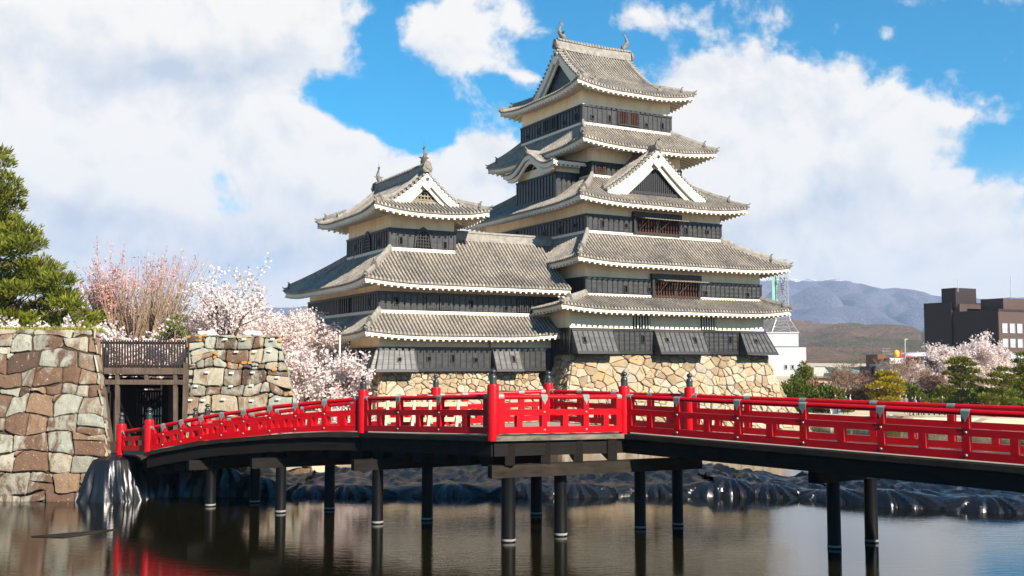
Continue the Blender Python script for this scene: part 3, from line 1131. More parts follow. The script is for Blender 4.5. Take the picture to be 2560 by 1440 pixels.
def irimoya(parent, outer, axis, ze, zr, sag, up, dg, over, style, verge=0.5, ridge_s=1.0, gs=1.0, barge=0.55, fish=1.0, name='roof', Lc=4.5):
    r0, r1, b0, b1 = outer
    R_ = Roof()
    if axis == 'R':
        D = (b1 - b0) / 2
        LL, LS = r1 - r0, b1 - b0
        longs = [((r0, b0), (1, 0), (0, 1)), ((r1, b1), (-1, 0), (0, -1))]
        shorts = [((r0, b1), (0, -1), (1, 0)), ((r1, b0), (0, 1), (-1, 0))]
        mid = (b0 + b1) / 2
        g = [((r0 + dg, mid), (0, -1), (-1, 0)), ((r1 - dg, mid), (0, 1), (1, 0))]
        rid = [(r0 + dg - verge + .1, mid), (r1 - dg + verge - .1, mid)]
        fw = [(-1, 0), (1, 0)]
    else:
        D = (r1 - r0) / 2
        LL, LS = b1 - b0, r1 - r0
        longs = [((r0, b1), (0, -1), (1, 0)), ((r1, b0), (0, 1), (-1, 0))]
        shorts = [((r0, b0), (1, 0), (0, 1)), ((r1, b1), (-1, 0), (0, -1))]
        mid = (r0 + r1) / 2
        g = [((mid, b0 + dg), (1, 0), (0, -1)), ((mid, b1 - dg), (-1, 0), (0, 1))]
        rid = [(mid, b0 + dg - verge + .1), (mid, b1 - dg + verge - .1)]
        fw = [(0, -1), (0, 1)]
    x0 = dg - verge
    kw = dict(ze=ze, zt=zr, sag=sag, up=up, Dl=dg * 1.3, Lc=Lc, soff=over, s0=over, s1=over)
    dl = lambda e: e if e < x0 else (LL - e if e > LL - x0 else D)
    dsh = lambda e: min(e, LS - e, dg + .02)
    for A, ev, iv in longs:
        PL = R_.side(A, ev, iv, LL, D, dmax=dl, breaks=(x0, LL - x0), c0=D, c1=LL - D, n=12, **kw)
    for A, ev, iv in shorts:
        R_.side(A, ev, iv, LS, D, dmax=dsh, c0=D, c1=LS - D, **kw)
    o = R_.out(parent, name)
    zs = lambda d: ze + (zr - ze) * ((1 - sag) * d / D + sag * (d / D) ** 2)
    for O_, ax, ot in g:
        gable(parent, o, O_, ax, ot, lambda x: zs(D - abs(x)), D - dg + .18, zs(dg) - .05, barge=barge, over=verge, style=style, gs=gs)
    zh = lambda t: zs(dg * t) + up * max(0, 1 - t / 1.3)
    for a, c in (((r0, b0), (1, 1)), ((r1, b0), (-1, 1)), ((r1, b1), (-1, -1)), ((r0, b1), (1, -1))):
        hip(parent, o, a, (a[0] + c[0] * dg, a[1] + c[1] * dg), zh, (-c[0], -c[1]), split=.34, s=.9)
    # descending ridges beside the verges
    for A, ev, iv in longs:
        A = Vector((*A, 0)); ev = Vector((*ev, 0)); iv = Vector((*iv, 0))
        for e in (x0 + .62, LL - x0 - .62):
            d0 = dg * .62
            pts = [A + ev * e + iv * d + Vector((0, 0, zs(d) + .1)) for d in [d0 + (D - .1 - d0) * i / 9 for i in range(10)]]
            mb = MB()
            mb.sweep(pts, scaled(CAPPROF, .8, .9))
            mb.build('descending_ridge', M['ridge'], o, smooth=40)
            onigawara(o, pts[0], -iv, .75)
    rb = MB()
    p, q = Vector((*rid[0], zr)), Vector((*rid[1], zr))
    N = 8
    cur = [p.lerp(q, i / N) + Vector((0, 0, .10 * (2 * i / N - 1) ** 2)) for i in range(N + 1)]
    rb.sweep([c + Vector((0, 0, .05)) for c in cur], [(-.26 * ridge_s, -.2), (.26 * ridge_s, -.2), (.20 * ridge_s, .5 * ridge_s), (.27 * ridge_s, .52 * ridge_s), (.2 * ridge_s, .68 * ridge_s), (.0, .76 * ridge_s), (-.2 * ridge_s, .68 * ridge_s), (-.27 * ridge_s, .52 * ridge_s), (-.20 * ridge_s, .5 * ridge_s)])
    n = int((q - p).length / .3)
    for i in range(n):      # round tiles along the ridge top
        c = p.lerp(q, (i + .5) / n) + Vector((0, 0, .66 * ridge_s + .05))
        s = Vector((q.y - p.y, p.x - q.x, 0)).normalized()
        rb.tube([c - s * .3 * ridge_s, c + s * .3 * ridge_s], .085, 6)
    rb.build('main_ridge', M['ridge'], o, smooth=40)
    for c, f in zip((cur[0], cur[-1]), fw):
        onigawara(o, c + Vector((*f, 0)) * .05 + Vector((0, 0, .1)), (*f, 0), 1.15, False)
        shachi(o, c - Vector((*f, 0)) * .35 + Vector((0, 0, .72 * ridge_s)), (-f[0], -f[1], 0), fish)
    return o, zs


# ================================================================== the great keep
KEEP = empty('castle_keep', (CORN.x, CORN.y, -0.1), CROT, 'tall five roofed black and white castle tower above the great pale stone base', 'castle')

# first storey
T1 = (0.0, 18.35, 0.0, 17.5)
s1 = storey(KEEP, T1, 6.24, 8.09, 9.62, foot=-.02)
hs = []
for u0, u1, v in ((1429, 1535, 0), (1632, 1757, 0), (1846, 1912, 0)):
    e0, e1 = onb(u0, 850, 0)[0], onb(u1, 850, 0)[0]
    hs.append((e0, e1))
(h0, h1), (h2, h3), (h4, h5) = hs
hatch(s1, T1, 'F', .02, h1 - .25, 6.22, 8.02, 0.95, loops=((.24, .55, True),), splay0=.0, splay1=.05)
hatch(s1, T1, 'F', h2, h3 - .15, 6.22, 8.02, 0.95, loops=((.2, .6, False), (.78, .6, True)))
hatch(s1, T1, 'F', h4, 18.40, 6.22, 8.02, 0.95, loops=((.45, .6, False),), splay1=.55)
for u, v in ((1606, 848), (1823, 850)):
    r, z = onb(u, v, 0)
    loophole(s1, T1, 'F', r, z, True)
for u0, u1 in ((1582, 1625), (1752, 1789)):
    window(s1, T1, 'F', onb(u0, 808, 0)[0], onb(u1, 808, 0)[0], 8.16, 9.3, bars=6, q=0.0, barmat='white', fr=False, barw=.06)
bk = MB()
for k in range(9):      # short braces under the eave
    r = 1.2 + k * 2.05
    bk.prism([Vector((r - .5, -.02, 9.34)), Vector((r + .5, -.02, 9.34)), Vector((r + .3, -.75, 9.44)), Vector((r - .3, -.75, 9.44))], (0, 0, .14))
bk.build('eave_bracket', M['white'], s1)
skirt(KEEP, (-1.55, 19.95, -1.5, 19.0), (2.0, 18.9, 0.95, 16.9), 9.52, 10.55, .25, .30, (1.5, 1.6, 1.5, 1.55))

# second storey
T2 = (2.0, 18.9, 0.95, 16.9)
a0, a1 = onb(1632, 720, .95)[0], onb(1740, 720, .95)[0]
s2 = storey(KEEP, T2, 10.55, 11.92, 13.35, gaps=(('F', a0 - 2.0, a1 - 2.0),))
for u, v, t in ((1563, 723, True), (1621, 724, False), (1762, 733, False), (1867, 737, False)):
    r, z = onb(u, v, .95)
    loophole(s2, T2, 'F', r, z, t)


def big_window(st, rect, e0, e1, z0, z1, awn=True):
    """wide opening with brown inner bars, black head board and propped slatted shutters"""
    A, ev, ov = face_frame(rect, 'F', 0.07)
    u = Vector((0, 0, 1))
    pt = lambda e, z, o=0.0: A + Vector((e, 0, 0)) + u * z + ov * o
    mb = MB()
    for a, b, c, d, o in ((e0 - .3, z1 - .02, e1 + .3, z1 + .38, .28), (e0 - .22, z0 - .1, e0, z1 - .02, .22), (e1, z0 - .1, e1 + .22, z1 - .02, .22), (e0, z0 - .1, e1, z0, .2), ((e0 + e1) / 2 - .1, z0, (e0 + e1) / 2 + .1, z1 - .02, .13)):
        mb.prism([pt(a, b), pt(c, b), pt(c, d), pt(a, d)], ov * o)
    mb.prism([pt(e0, z0), pt(e1, z0), pt(e1, z1 - .02), pt(e0, z1 - .02)], ov * .03, 1)
    w = mb.build('window', [M['frame'], M['hole']], st)
    bm = MB()
    n = int((e1 - e0) / .26)
    for k in range(n):
        e = e0 + (e1 - e0) * (k + .5) / n
        bm.prism([pt(e - .055, z0, .03), pt(e + .055, z0, .03), pt(e + .055, z1 - .02, .03), pt(e - .055, z1 - .02, .03)], ov * .09)
    bm.prism([pt(e0, z0, .03), pt(e1, z0, .03), pt(e1, z0 + .09, .03), pt(e0, z0 + .09, .03)], ov * .14)
    bm.build('bars', M['brownwood'], w)
    if awn:
        m = (e0 + e1) / 2
        for a, b in ((e0 + .15, m - .02), (m + .02, e1 + .35)):
            sm = MB()
            k = 9
            q0, q1 = pt(a, z1 - .05, .16), pt(b, z1 - .05, .16)
            drop = ov * 1.0 - u * (.16)
            for i in range(k):
                f0, f1 = i / k, (i + .62) / k
                sm.prism([q0.lerp(q1, f0), q0.lerp(q1, f1), q0.lerp(q1, f1) + drop, q0.lerp(q1, f0) + drop], u * .03)
            for f in (.05, .5, .97):
                sm.prism([q0 + drop * (f - .03), q1 + drop * (f - .03), q1 + drop * (f + .03), q0 + drop * (f + .03)], u * -.03)
            sm.tube([pt(a + .2, z0 + .3, .2), q0.lerp(q1, .3) + drop * .9], .018, 5)
            sm.tube([pt(b - .2, z0 + .3, .2), q0.lerp(q1, .8) + drop * .9], .018, 5)
            sm.build('shutter', M['greyslat'], w)
    return w


big_window(s2, T2, a0, a1, 10.62, 12.02)
bk = MB()
for u_ in (1490, 1560, 1640, 1740, 1830):
    r = onb(u_, 660, .95)[0]
    bk.box((r - .22, .2, 12.95), (r + .22, .96, 13.12))
bk.build('eave_bracket', M['white'], s2)
skirt(KEEP, (0.35, 20.75, -0.7, 18.6), (2.82, 15.69, 2.0, 16.4), 13.05, 15.38, .32, .30, (1.65, 1.85, 1.7, 1.65))

# third storey
T3 = (2.82, 15.69, 2.0, 18.5)
a0, a1 = onb(1586, 560, 2.0)[0], onb(1691, 560, 2.0)[0]
s3 = storey(KEEP, T3, 15.38, 16.79, 18.1, gaps=(('F', a0 - 2.9, a1 - 2.75),))
for u, v, t in ((1505, 560, True), (1563, 564.5, False), (1714, 578, True), (1766, 581, False)):
    r, z = onb(u, v, 2.0)
    loophole(s3, T3, 'F', r, z, t)
for u, v, t in ((1441, 564, False), (1402, 576, True), (1363, 583, False), (1326, 595, True)):
    b, z = onr(u, v, 2.82)
    loophole(s3, T3, 'L', b, z, t)
window(s3, T3, 'L', onr(1294, 600, 2.82)[0], onr(1281, 602, 2.82)[0], 15.75, 16.55, bars=5, barmat='brownwood')
big_window(s3, T3, a0, a1, 15.62, 16.86, True)
rf3 = skirt(KEEP, (1.25, 17.3, 0.4, 20.1), (5.2, 13.95, 4.9, 15.9), 17.72, 20.3, .30, .34, (1.6, 1.6, 1.6, 1.6))

# dormer gable on the sunlit slope
rc, hw, zb_, za_ = 9.3, 4.75, 18.75, 22.35
D_ = hw
dz = lambda x: zb_ + (za_ - zb_) * (.72 * (1 - abs(x) / D_) + .28 * (1 - abs(x) / D_) ** 2)
dr = Roof()
b_f, b_b = 1.75, 5.1
for A, ev, iv in (((rc - hw, b_b), (0, -1), (1, 0)), ((rc + hw, b_f), (0, 1), (-1, 0))):
    dr.side(A, ev, iv, b_b - b_f, D_, zb_, za_, .28, 0.0, dmax=lambda e: D_, rafters=False, soff=.3, s0=0, s1=0, n=10)
dro = dr.out(KEEP, 'dormer_roof')
gable(KEEP, dro, (rc, 2.35), (1, 0), (0, -1), dz, hw, 18.75, barge=.62, over=.6, style='bars', gs=1.05)
mb = MB()
mb.sweep([Vector((rc, b_f + .05, za_ + .05)), Vector((rc, b_b, za_ - .05))], scaled(CAPPROF, 1.1, 1.2))
mb.build('dormer_ridge', M['ridge'], dro, smooth=40)
for sg in (-1, 1):
    pts = [Vector((rc + sg * x, b_f + .75, dz(x) + .08)) for x in [.25 + (hw - .35) * i / 8 for i in range(9)]]
    mb = MB()
    mb.sweep(pts, scaled(CAPPROF, .8, .75))
    mb.build('descending_ridge', M['ridge'], dro, smooth=40)
    onigawara(dro, pts[-1], (sg, -.3, 0), .62)
onigawara(dro, (rc, b_f, za_ + .12), (0, -1, 0), 1.05)

# fourth storey
T4 = (5.2, 13.95, 4.9, 16.3)
s4 = storey(KEEP, T4, 20.2, 21.5, 22.9)
window(s4, T4, 'F', onb(1487, 427, 4.9)[0], onb(1509, 427, 4.9)[0], 20.62, 21.32, bars=4, cross=4, barmat='brownwood', barw=.035)
bk = MB()
for r in (5.45, 7.6, 10.2, 13.4):
    bk.box((r - .2, 3.6, 22.45), (r + .2, 4.91, 22.68))
bk.build('eave_bracket', M['white'], s4)
skirt(KEEP, (3.1, 16.2, 2.8, 18.7), (4.75, 13.45, 5.5, 15.3), 22.62, 24.58, .30, .38, (2.1, 2.2, 2.2, 2.1))

# bay with the curved gable on the shaded side
rb = 2.95
bb0, bb1 = onr(1391, 460, rb)[0], onr(1295, 480, rb)[0]
BAY = (rb, 5.3, bb0, bb1)
sb = storey(KEEP, BAY, 18.6, 20.75, 21.5, name='bay')
bc = (bb0 + bb1) / 2
zt0 = 21.35
hwb = (bb1 - bb0) / 2 + 1.0
zk = lambda x: zt0 + 1.25 * math.exp(-(x / (hwb * .48)) ** 2 * 1.3) + .22 * max(0, (abs(x) / hwb - .6) / .4) ** 2
kt = MB()
xs = [-hwb + 2 * hwb * i / 36 for i in range(37)]
ro = rb - 0.95
base = 0
for i, x in enumerate(xs):
    for j, rr in enumerate((ro, ro + 1.2, 5.3)):
        kt.v.append((rr, bc + x, zk(x) + (.11 if i % 2 else 0.0)))
for i in range(36):
    for j in range(2):
        a = i * 3 + j
        kt.f.append((a, a + 1, a + 4, a + 3)); kt.m.append(0)
kto = kt.build('curved_roof', M['ornament'], KEEP)
w = MB()
for dd, ob, th, lo in ((.10, 0.06, .16, .40), (.46, .26, .14, .74)):
    top = [Vector((ro + ob, bc + x * (1 if dd < .2 else .9), zk(x) - dd + .04)) for x in xs]
    bot = [Vector((ro + ob, bc + x * (1 if dd < .2 else .9), zk(x) - lo)) for x in xs]
    w.strip(bot, top, (th, 0, 0))
w.prism([Vector((ro + .06, bc + hwb, zk(hwb) - .1)), Vector((ro + .06, bc + hwb, zk(hwb) - .36)), Vector((5.2, bc + hwb, zk(hwb) - .36)), Vector((5.2, bc + hwb, zk(hwb) - .1))], (0, -.12, 0))
w.prism([Vector((ro + .06, bc - hwb, zk(hwb) - .1)), Vector((ro + .06, bc - hwb, zk(hwb) - .36)), Vector((5.2, bc - hwb, zk(hwb) - .36)), Vector((5.2, bc - hwb, zk(hwb) - .1))], (0, .12, 0))
for sg in (-1, 1):
    for k in range(6):
        x = ro + .4 + k * .42
        w.box((x - .08, bc + sg * (hwb - .55), zk(hwb) - .50), (x + .08, bc + sg * (hwb - .05), zk(hwb) - .365))
w.build('bargeboard', M['white'], kto, smooth=30)
gm = MB()
gp = [Vector((rb + .1, bc + x * .8, zk(x) - .5)) for x in xs]
gm.prism(gp + [Vector((rb + .1, bc + hwb * .8, 21.2)), Vector((rb + .1, bc - hwb * .8, 21.2))], (.2, 0, 0))
gm.build('gable_wall', M['plaster'], kto)
bm = MB()
for k in range(-4, 5):
    y = bc + k * .2
    bm.box((rb + .04, y - .05, 21.5), (rb + .1, y + .05, zk(k * .2) - .78))
bm.build('gable_bars', M['brownwood'], kto)
vd = MB()
for i in range(1, 36):
    x = xs[i]
    vd.tube([(ro - .06, bc + x, zk(x) + .03), (ro + .4, bc + x, zk(x) + .06)], .1, 7)
vd.build('verge_tiles', M['ridge'], kto, smooth=40)
mb = MB()
mb.sweep([Vector((ro + .1, bc, zk(0) + .12)), Vector((5.1, bc, zk(0) + .12))], scaled(CAPPROF, .9, .9))
onigawara(kto, (ro + .05, bc, zk(0) + .1), (-1, 0, 0), .8)
mb.build('dormer_ridge', M['ridge'], kto, smooth=40)

# fifth storey
T5 = (4.75, 13.45, 5.5, 15.3)
wl = [onb(u, 298, 5.5)[0] for u in (1545, 1566, 1572, 1593)]
wlL = [onr(u, 316, 4.75)[0] for u in (1395, 1381, 1377, 1363)]
s5 = storey(KEEP, T5, 24.58, 26.17, 27.9, gaps=(('F', wl[0] - 4.9, wl[3] - 4.6), ('L', 15.3 - wlL[3] - .1, 15.3 - wlL[0] + .1)))
for a, b in ((0, 1), (2, 3)):
    window(s5, T5, 'F', wl[a], wl[b], 24.98, 26.0, bars=5, barmat='brownwood', barw=.035)
    window(s5, T5, 'L', wlL[a], wlL[b], 25.0, 26.0, bars=3, barmat='frame')
for u, v, t in ((1479.5, 293, False), (1522, 297, True), (1614, 313.5, False), (1654, 316, True)):
    r, z = onb(u, v, 5.5)
    loophole(s5, T5, 'F', r, z, t)
for u, v, t in ((1442, 293, True), (1412, 308, False), (1348, 330, True), (1321, 343, False)):
    b, z = onr(u, v, 4.75)
    loophole(s5, T5, 'L', b, z, t)
irimoya(KEEP, (3.35, 14.85, 3.95, 16.85), 'R', 27.36, 32.15, .55, .5, 2.45, 1.4, 'boards', verge=.55, ridge_s=1.05, gs=1.0, barge=.55)

# ================================================================== the lower turret on the left
TX = Vector((CORN.x, CORN.y, 0)) + RV * -13.6 + BV * 2.5
TUR = empty('castle_turret', (CORN.x, CORN.y, -0.1), CROT, 'smaller three roofed black and white castle turret joined to the left of the great tower', 'castle')
S1 = (-13.6, -0.02, 2.5, 16.8)
t1 = storey(TUR, S1, 5.0, 6.62, 7.9, foot=-.02)
x0, x1 = onb(945, 870, 2.5)[0], onb(1040, 870, 2.5)[0]
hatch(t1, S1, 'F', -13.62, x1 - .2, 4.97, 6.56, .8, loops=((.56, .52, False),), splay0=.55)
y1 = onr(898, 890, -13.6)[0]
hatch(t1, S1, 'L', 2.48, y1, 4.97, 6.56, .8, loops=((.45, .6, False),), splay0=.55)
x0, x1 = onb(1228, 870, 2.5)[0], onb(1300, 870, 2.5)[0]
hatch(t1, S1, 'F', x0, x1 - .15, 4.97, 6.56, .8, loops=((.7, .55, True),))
for u, v, t in ((1071, 897, False), (1131, 896, True), (1188, 900, False)):
    r, z = onb(u, v, 2.5)
    loophole(t1, S1, 'F', r, z, t)
window(t1, S1, 'L', onr(876, 860, -13.6)[0], onr(851, 862, -13.6)[0], 6.75, 7.75, bars=5, q=0, barmat='white', fr=False, barw=.06)
mb = MB()
mb.box((onb(1224, 850, 2.5)[0] - .06, 2.44, 6.66), (onb(1224, 850, 2.5)[0] + .06, 2.5, 7.75))
mb.box((-13.62, 2.43, 6.645), (-.02, 2.5, 6.70))
mb.build('wall_seam', M['ornament'], t1)
skirt(TUR, (-15.05, -0.03, 1.15, 18.3), (-13.4, -0.02, 3.0, 16.6), 7.52, 9.02, .12, .28, (1.35, .02, 1.4, 1.4), sides='FL', hips='FL', flash=False)
S2 = (-13.4, 1.95, 3.0, 18.2)
t2 = storey(TUR, S2, 8.98, 10.46, 11.4, gaps=(('F', onb(1065, 758, 3.0)[0] + 13.4, onb(1128, 758, 3.0)[0] + 13.4), ('F', onb(1288, 765, 3.0)[0] + 13.4, onb(1332, 765, 3.0)[0] + 13.4)))
fl = MB()
fl.box((-13.55, 2.86, 8.96), (1.9, 2.925, 9.2)); fl.box((-13.55, 2.925, 8.96), (-13.475, 16.6, 9.2))
fl.build('plaster_band', M['white'], t2)
for u0, u1, k in ((1065, 1094, 6), (1097, 1128, 6), (1290, 1330, 7)):
    window(t2, S2, 'F', onb(u0, 758, 3.0)[0], onb(u1, 758, 3.0)[0], 9.28, 10.3, bars=k, barmat='boards', barw=.06, fr=False)
for u, v, t in ((990, 753, True), (1177, 761, True), (1263, 772, False)):
    r, z = onb(u, v, 3.0)
    loophole(t2, S2, 'F', r, z, t)
window(t2, S2, 'L', onr(878, 765, -13.4)[0], onr(850, 768, -13.4)[0], 9.25, 10.3, bars=5, barmat='boards', fr=False, barw=.06)
loophole(t2, S2, 'L', *onr(925, 755, -13.4), True)
S3 = (-12.05, -7.05, 4.5, 12.95)
# main roof: skirt round the upper tower, running on as a ridged wing towards the keep
RR = Roof()
o_r0, o_r1, o_b0, o_b1 = -15.05, 0.95, 1.3, 19.7
zE, zT, Df, Dl_ = 11.02, 13.5, 3.2, 3.0
zsS = lambda d: zE + (zT - zE) * (.82 * d / Df + .18 * (d / Df) ** 2)
bR = 5.85
c0 = S3[0] - o_r0


def dmF(e):
    if e < c0:
        return Df * e / c0
    return Df if e < (S3[1] - o_r0) else bR - o_b0


P_ = RR.side((o_r0, o_b0), (1, 0), (0, 1), o_r1 - o_r0, Df, zE, zT, .18, .32, dmax=dmF, breaks=(S3[1] - o_r0,), c0=c0, soff=1.65, s0=1.65, s1=0, liftR=False, n=11)
RR.side((o_r0, o_b1), (0, -1), (1, 0), o_b1 - o_b0, c0, zE, zT, .18, .32, c0=o_b1 - 12.95, c1=o_b1 - 4.5, soff=1.6, s0=1.6, s1=1.6)
RR.side((o_r1, 10.4), (-1, 0), (0, -1), o_r1 - S3[1], Df, zE, zT, .18, 0, dmax=lambda e: 10.4 - bR, soff=1.0, s0=0, s1=0)
ro2 = RR.out(TUR, 'roof')
hip(TUR, ro2, (o_r0, o_b0), (S3[0], S3[2]), lambda t: zsS(Df * t) + .32 * (1 - t), (-1, -1), split=.36)
hip(TUR, ro2, (o_r0, o_b1), (S3[0], S3[3]), lambda t: zsS(Df * t) + .32 * (1 - t), (-1, 1), split=.1)
mb = MB()
zR = zsS(bR - o_b0)
mb.sweep([Vector((S3[1] - .3, bR, zR + .02)), Vector((1.9, bR, zR + .02))], [(-.26, -.2), (.26, -.2), (.22, .38), (.28, .4), (.2, .52), (0, .58), (-.2, .52), (-.28, .4), (-.22, .38)])
mb.build('main_ridge', M['ridge'], ro2, smooth=40)
w = MB()
q = .14
w.box((S3[0] - q, S3[2] - q, 13.46), (S3[1] + .02, S3[2] - .075, 13.7)); w.box((S3[0] - q, S3[2] - .075, 13.46), (S3[0] - .075, S3[3], 13.7))
w.build('plaster_band', M['white'], ro2)
t3 = storey(TUR, S3, 13.45, 15.06, 16.7, gaps=(('F', onb(1034, 606, 4.5)[0] + 12.05, onb(1078, 606, 4.5)[0] + 12.05), ('L', 12.95 - onr(910, 615, -12.05)[0], 12.95 - onr(933, 612, -12.05)[0])))


def bell_window(st, rect, fc, ec, zc, w, h):
    A, ev, ov = face_frame(rect, fc, .07)
    ax = Vector((1, 0, 0)) if fc in 'FB' else Vector((0, 1, 0))
    u = Vector((0, 0, 1))
    half = [(.56, 0), (.53, .35), (.47, .66), (.36, .84), (.20, .93), (0, 1.04)]
    poly = half + [(-a, b) for a, b in reversed(half[:-1])]
    P = lambda a, b, s, o: A + ax * (ec + a * w * s) + u * (zc + b * h * s) + ov * o
    mb = MB()
    mb.prism([P(a, b, 1.0, 0) for a, b in poly], ov * .055, 1)
    outr = [P(a, b, 1.2, 0) for a, b in poly]
    inn = [P(a, b, 1.0, 0) for a, b in poly]
    for i in range(len(poly) - 1):
        mb.prism([inn[i], inn[i + 1], outr[i + 1], outr[i]], ov * .13)
    wo_ = mb.build('window', [M['frame'], M['hole']], st)
    bm = MB()
    for k in (-2, -1, 0, 1, 2):
        x = k * .2
        zt = .99 - .9 * abs(x) ** 1.6
        bm.prism([P(x - .03, 0, 1, 0), P(x + .03, 0, 1, 0), P(x + .03, zt, 1, 0), P(x - .03, zt, 1, 0)], ov * .095)
    for k in range(5):
        z = .1 + k * .19
        xx = .5 if z < .6 else .36
        bm.prism([P(-xx, z - .02, 1, 0), P(xx, z - .02, 1, 0), P(xx, z + .02, 1, 0), P(-xx, z + .02, 1, 0)], ov * .11)
    bm.build('bars', M['frame'], wo_)


bell_window(t3, S3, 'F', onb(1056, 606, 4.5)[0], 13.78, 1.05, 1.2)
bell_window(t3, S3, 'L', onr(922, 614, -12.05)[0], 13.78, 1.05, 1.2)
for u, v in ((1001, 602), (1111, 614)):
    r, z = onb(u, v, 4.5)
    loophole(t3, S3, 'F', r, z, True)
for u, v in ((950, 607), (892, 621)):
    b, z = onr(u, v, -12.05)
    loophole(t3, S3, 'L', b, z, True)
bk = MB()
for b in (5.4, 7.2, 9.0):
    bk.box((-12.8, b - .2, 16.05), (-12.04, b + .2, 16.3))
bk.build('eave_bracket', M['white'], t3)
irimoya(TUR, (-13.95, -5.15, 2.55, 14.9), 'B', 16.12, 19.15, .5, .42, 1.75, 1.9, 'lattice', verge=.5, ridge_s=.8, gs=.9, barge=.5, fish=.85, Lc=4.0)

mb = MB()
ca, cb = onr(905, 592, -12.2), onr(868, 682, -13.3)
mb.tube([Vector((-12.2, ca[0], ca[1])), Vector((-13.3, cb[0], cb[1]))], .03, 5)
mb.build('lightning_cable', M['copper'], TUR)
# ================================================================== stone walls
def clip_half(poly, a, b, c):
    """keep a*x + b*y <= c"""
    out = []
    n = len(poly)
    for i in range(n):
        p, q = poly[i], poly[(i + 1) % n]
        dp, dq = a * p[0] + b * p[1] - c, a * q[0] + b * q[1] - c
        if dp <= 0:
            out.append(p)
        if (dp < 0 < dq) or (dq < 0 < dp):
            t = dp / (dp - dq)
            out.append((p[0] + (q[0] - p[0]) * t, p[1] + (q[1] - p[1]) * t))
    return out


def stone(mb, P, poly, size, rng, gap, depth, bulge, rough, chamf):
    """one fitted block from its outline; returns (x, y, area, offset) or None"""
    cl = []
    for k in range(len(poly)):
        a, b = poly[k], poly[(k + 1) % len(poly)]
        if math.hypot(a[0] - b[0], a[1] - b[1]) > .03:
            cl.append(a)
    poly = cl
    if len(poly) < 3:
        return None
    A = 0.5 * sum(poly[k][0] * poly[(k + 1) % len(poly)][1] - poly[(k + 1) % len(poly)][0] * poly[k][1] for k in range(len(poly)))
    if abs(A) < size * size * .02:
        return None
    if A < 0:
        poly.reverse()
    cx = sum(p[0] for p in poly) / len(poly); cy = sum(p[1] for p in poly) / len(poly)
    ring = []
    n = len(poly)
    for k in range(n):
        p, q, r = poly[k - 1], poly[k], poly[(k + 1) % n]
        l1 = math.hypot(p[0] - q[0], p[1] - q[1]); l2 = math.hypot(r[0] - q[0], r[1] - q[1])
        c = min(chamf * size * rng.uniform(.3, 1.1), .3 * l1, .3 * l2)
        ring.append((q[0] + (p[0] - q[0]) * c / l1, q[1] + (p[1] - q[1]) * c / l1))
        ring.append((q[0] + (r[0] - q[0]) * c / l2, q[1] + (r[1] - q[1]) * c / l2))
        if l2 > size * .45:
            for f in ((.5,) if l2 < size * .9 else (.33, .67)):
                k_ = rng.uniform(-.045, .012) * size
                nx, ny = (r[1] - q[1]) / l2, -(r[0] - q[0]) / l2
                ring.append((q[0] * (1 - f) + r[0] * f + nx * k_, q[1] * (1 - f) + r[1] * f + ny * k_))
    rr = [((x - cx), (y - cy)) for x, y in ring]
    mx = max(math.hypot(*q) for q in rr)
    g = 1 - gap / max(mx, .05)
    tone = rng.random()
    tx, ty = rng.uniform(-1, 1) * rough / mx * .9, rng.uniform(-1, 1) * rough / mx * .9
    off = rng.uniform(-.5, 1) * rough
    nR = len(rr)
    sd = rng.uniform(0, 50)
    vs = []
    for s, o, nz in ((g, -depth, 0), (g, -.035, 0), (g * .93, bulge * .62, .25), (g * .74, bulge * .95, .6), (g * .42, bulge * 1.05, .8)):
        for x, y in rr:
            nn = mnoise.noise(Vector((x * s * 2.6 / size, y * s * 2.6 / size, sd)))
            zz = o if o < -.1 else o + off + tx * x * s + ty * y * s + nn * rough * nz * 1.3
            vs.append(P(cx + x * s, cy + y * s, zz))
    vs.append(P(cx, cy, bulge * 1.05 + off + mnoise.noise(Vector((0, 0, sd))) * rough))
    fs = []
    for L in range(4):
        for k in range(nR):
            k2 = (k + 1) % nR
            fs.append((L * nR + k, L * nR + k2, (L + 1) * nR + k2, (L + 1) * nR + k))
    for k in range(nR):
        fs.append((4 * nR + k, 4 * nR + (k + 1) % nR, 5 * nR))
    mb.add(vs, fs, 0, tone)
    return (cx, cy, abs(A), off)


def clip_quad(poly, quad):
    n = len(quad)
    for i in range(n):
        (ax, ay), (bx_, by_) = quad[i], quad[(i + 1) % n]
        poly = clip_half(poly, by_ - ay, -(bx_ - ax), (by_ - ay) * ax - (bx_ - ax) * ay)
        if len(poly) < 3:
            return []
    return poly


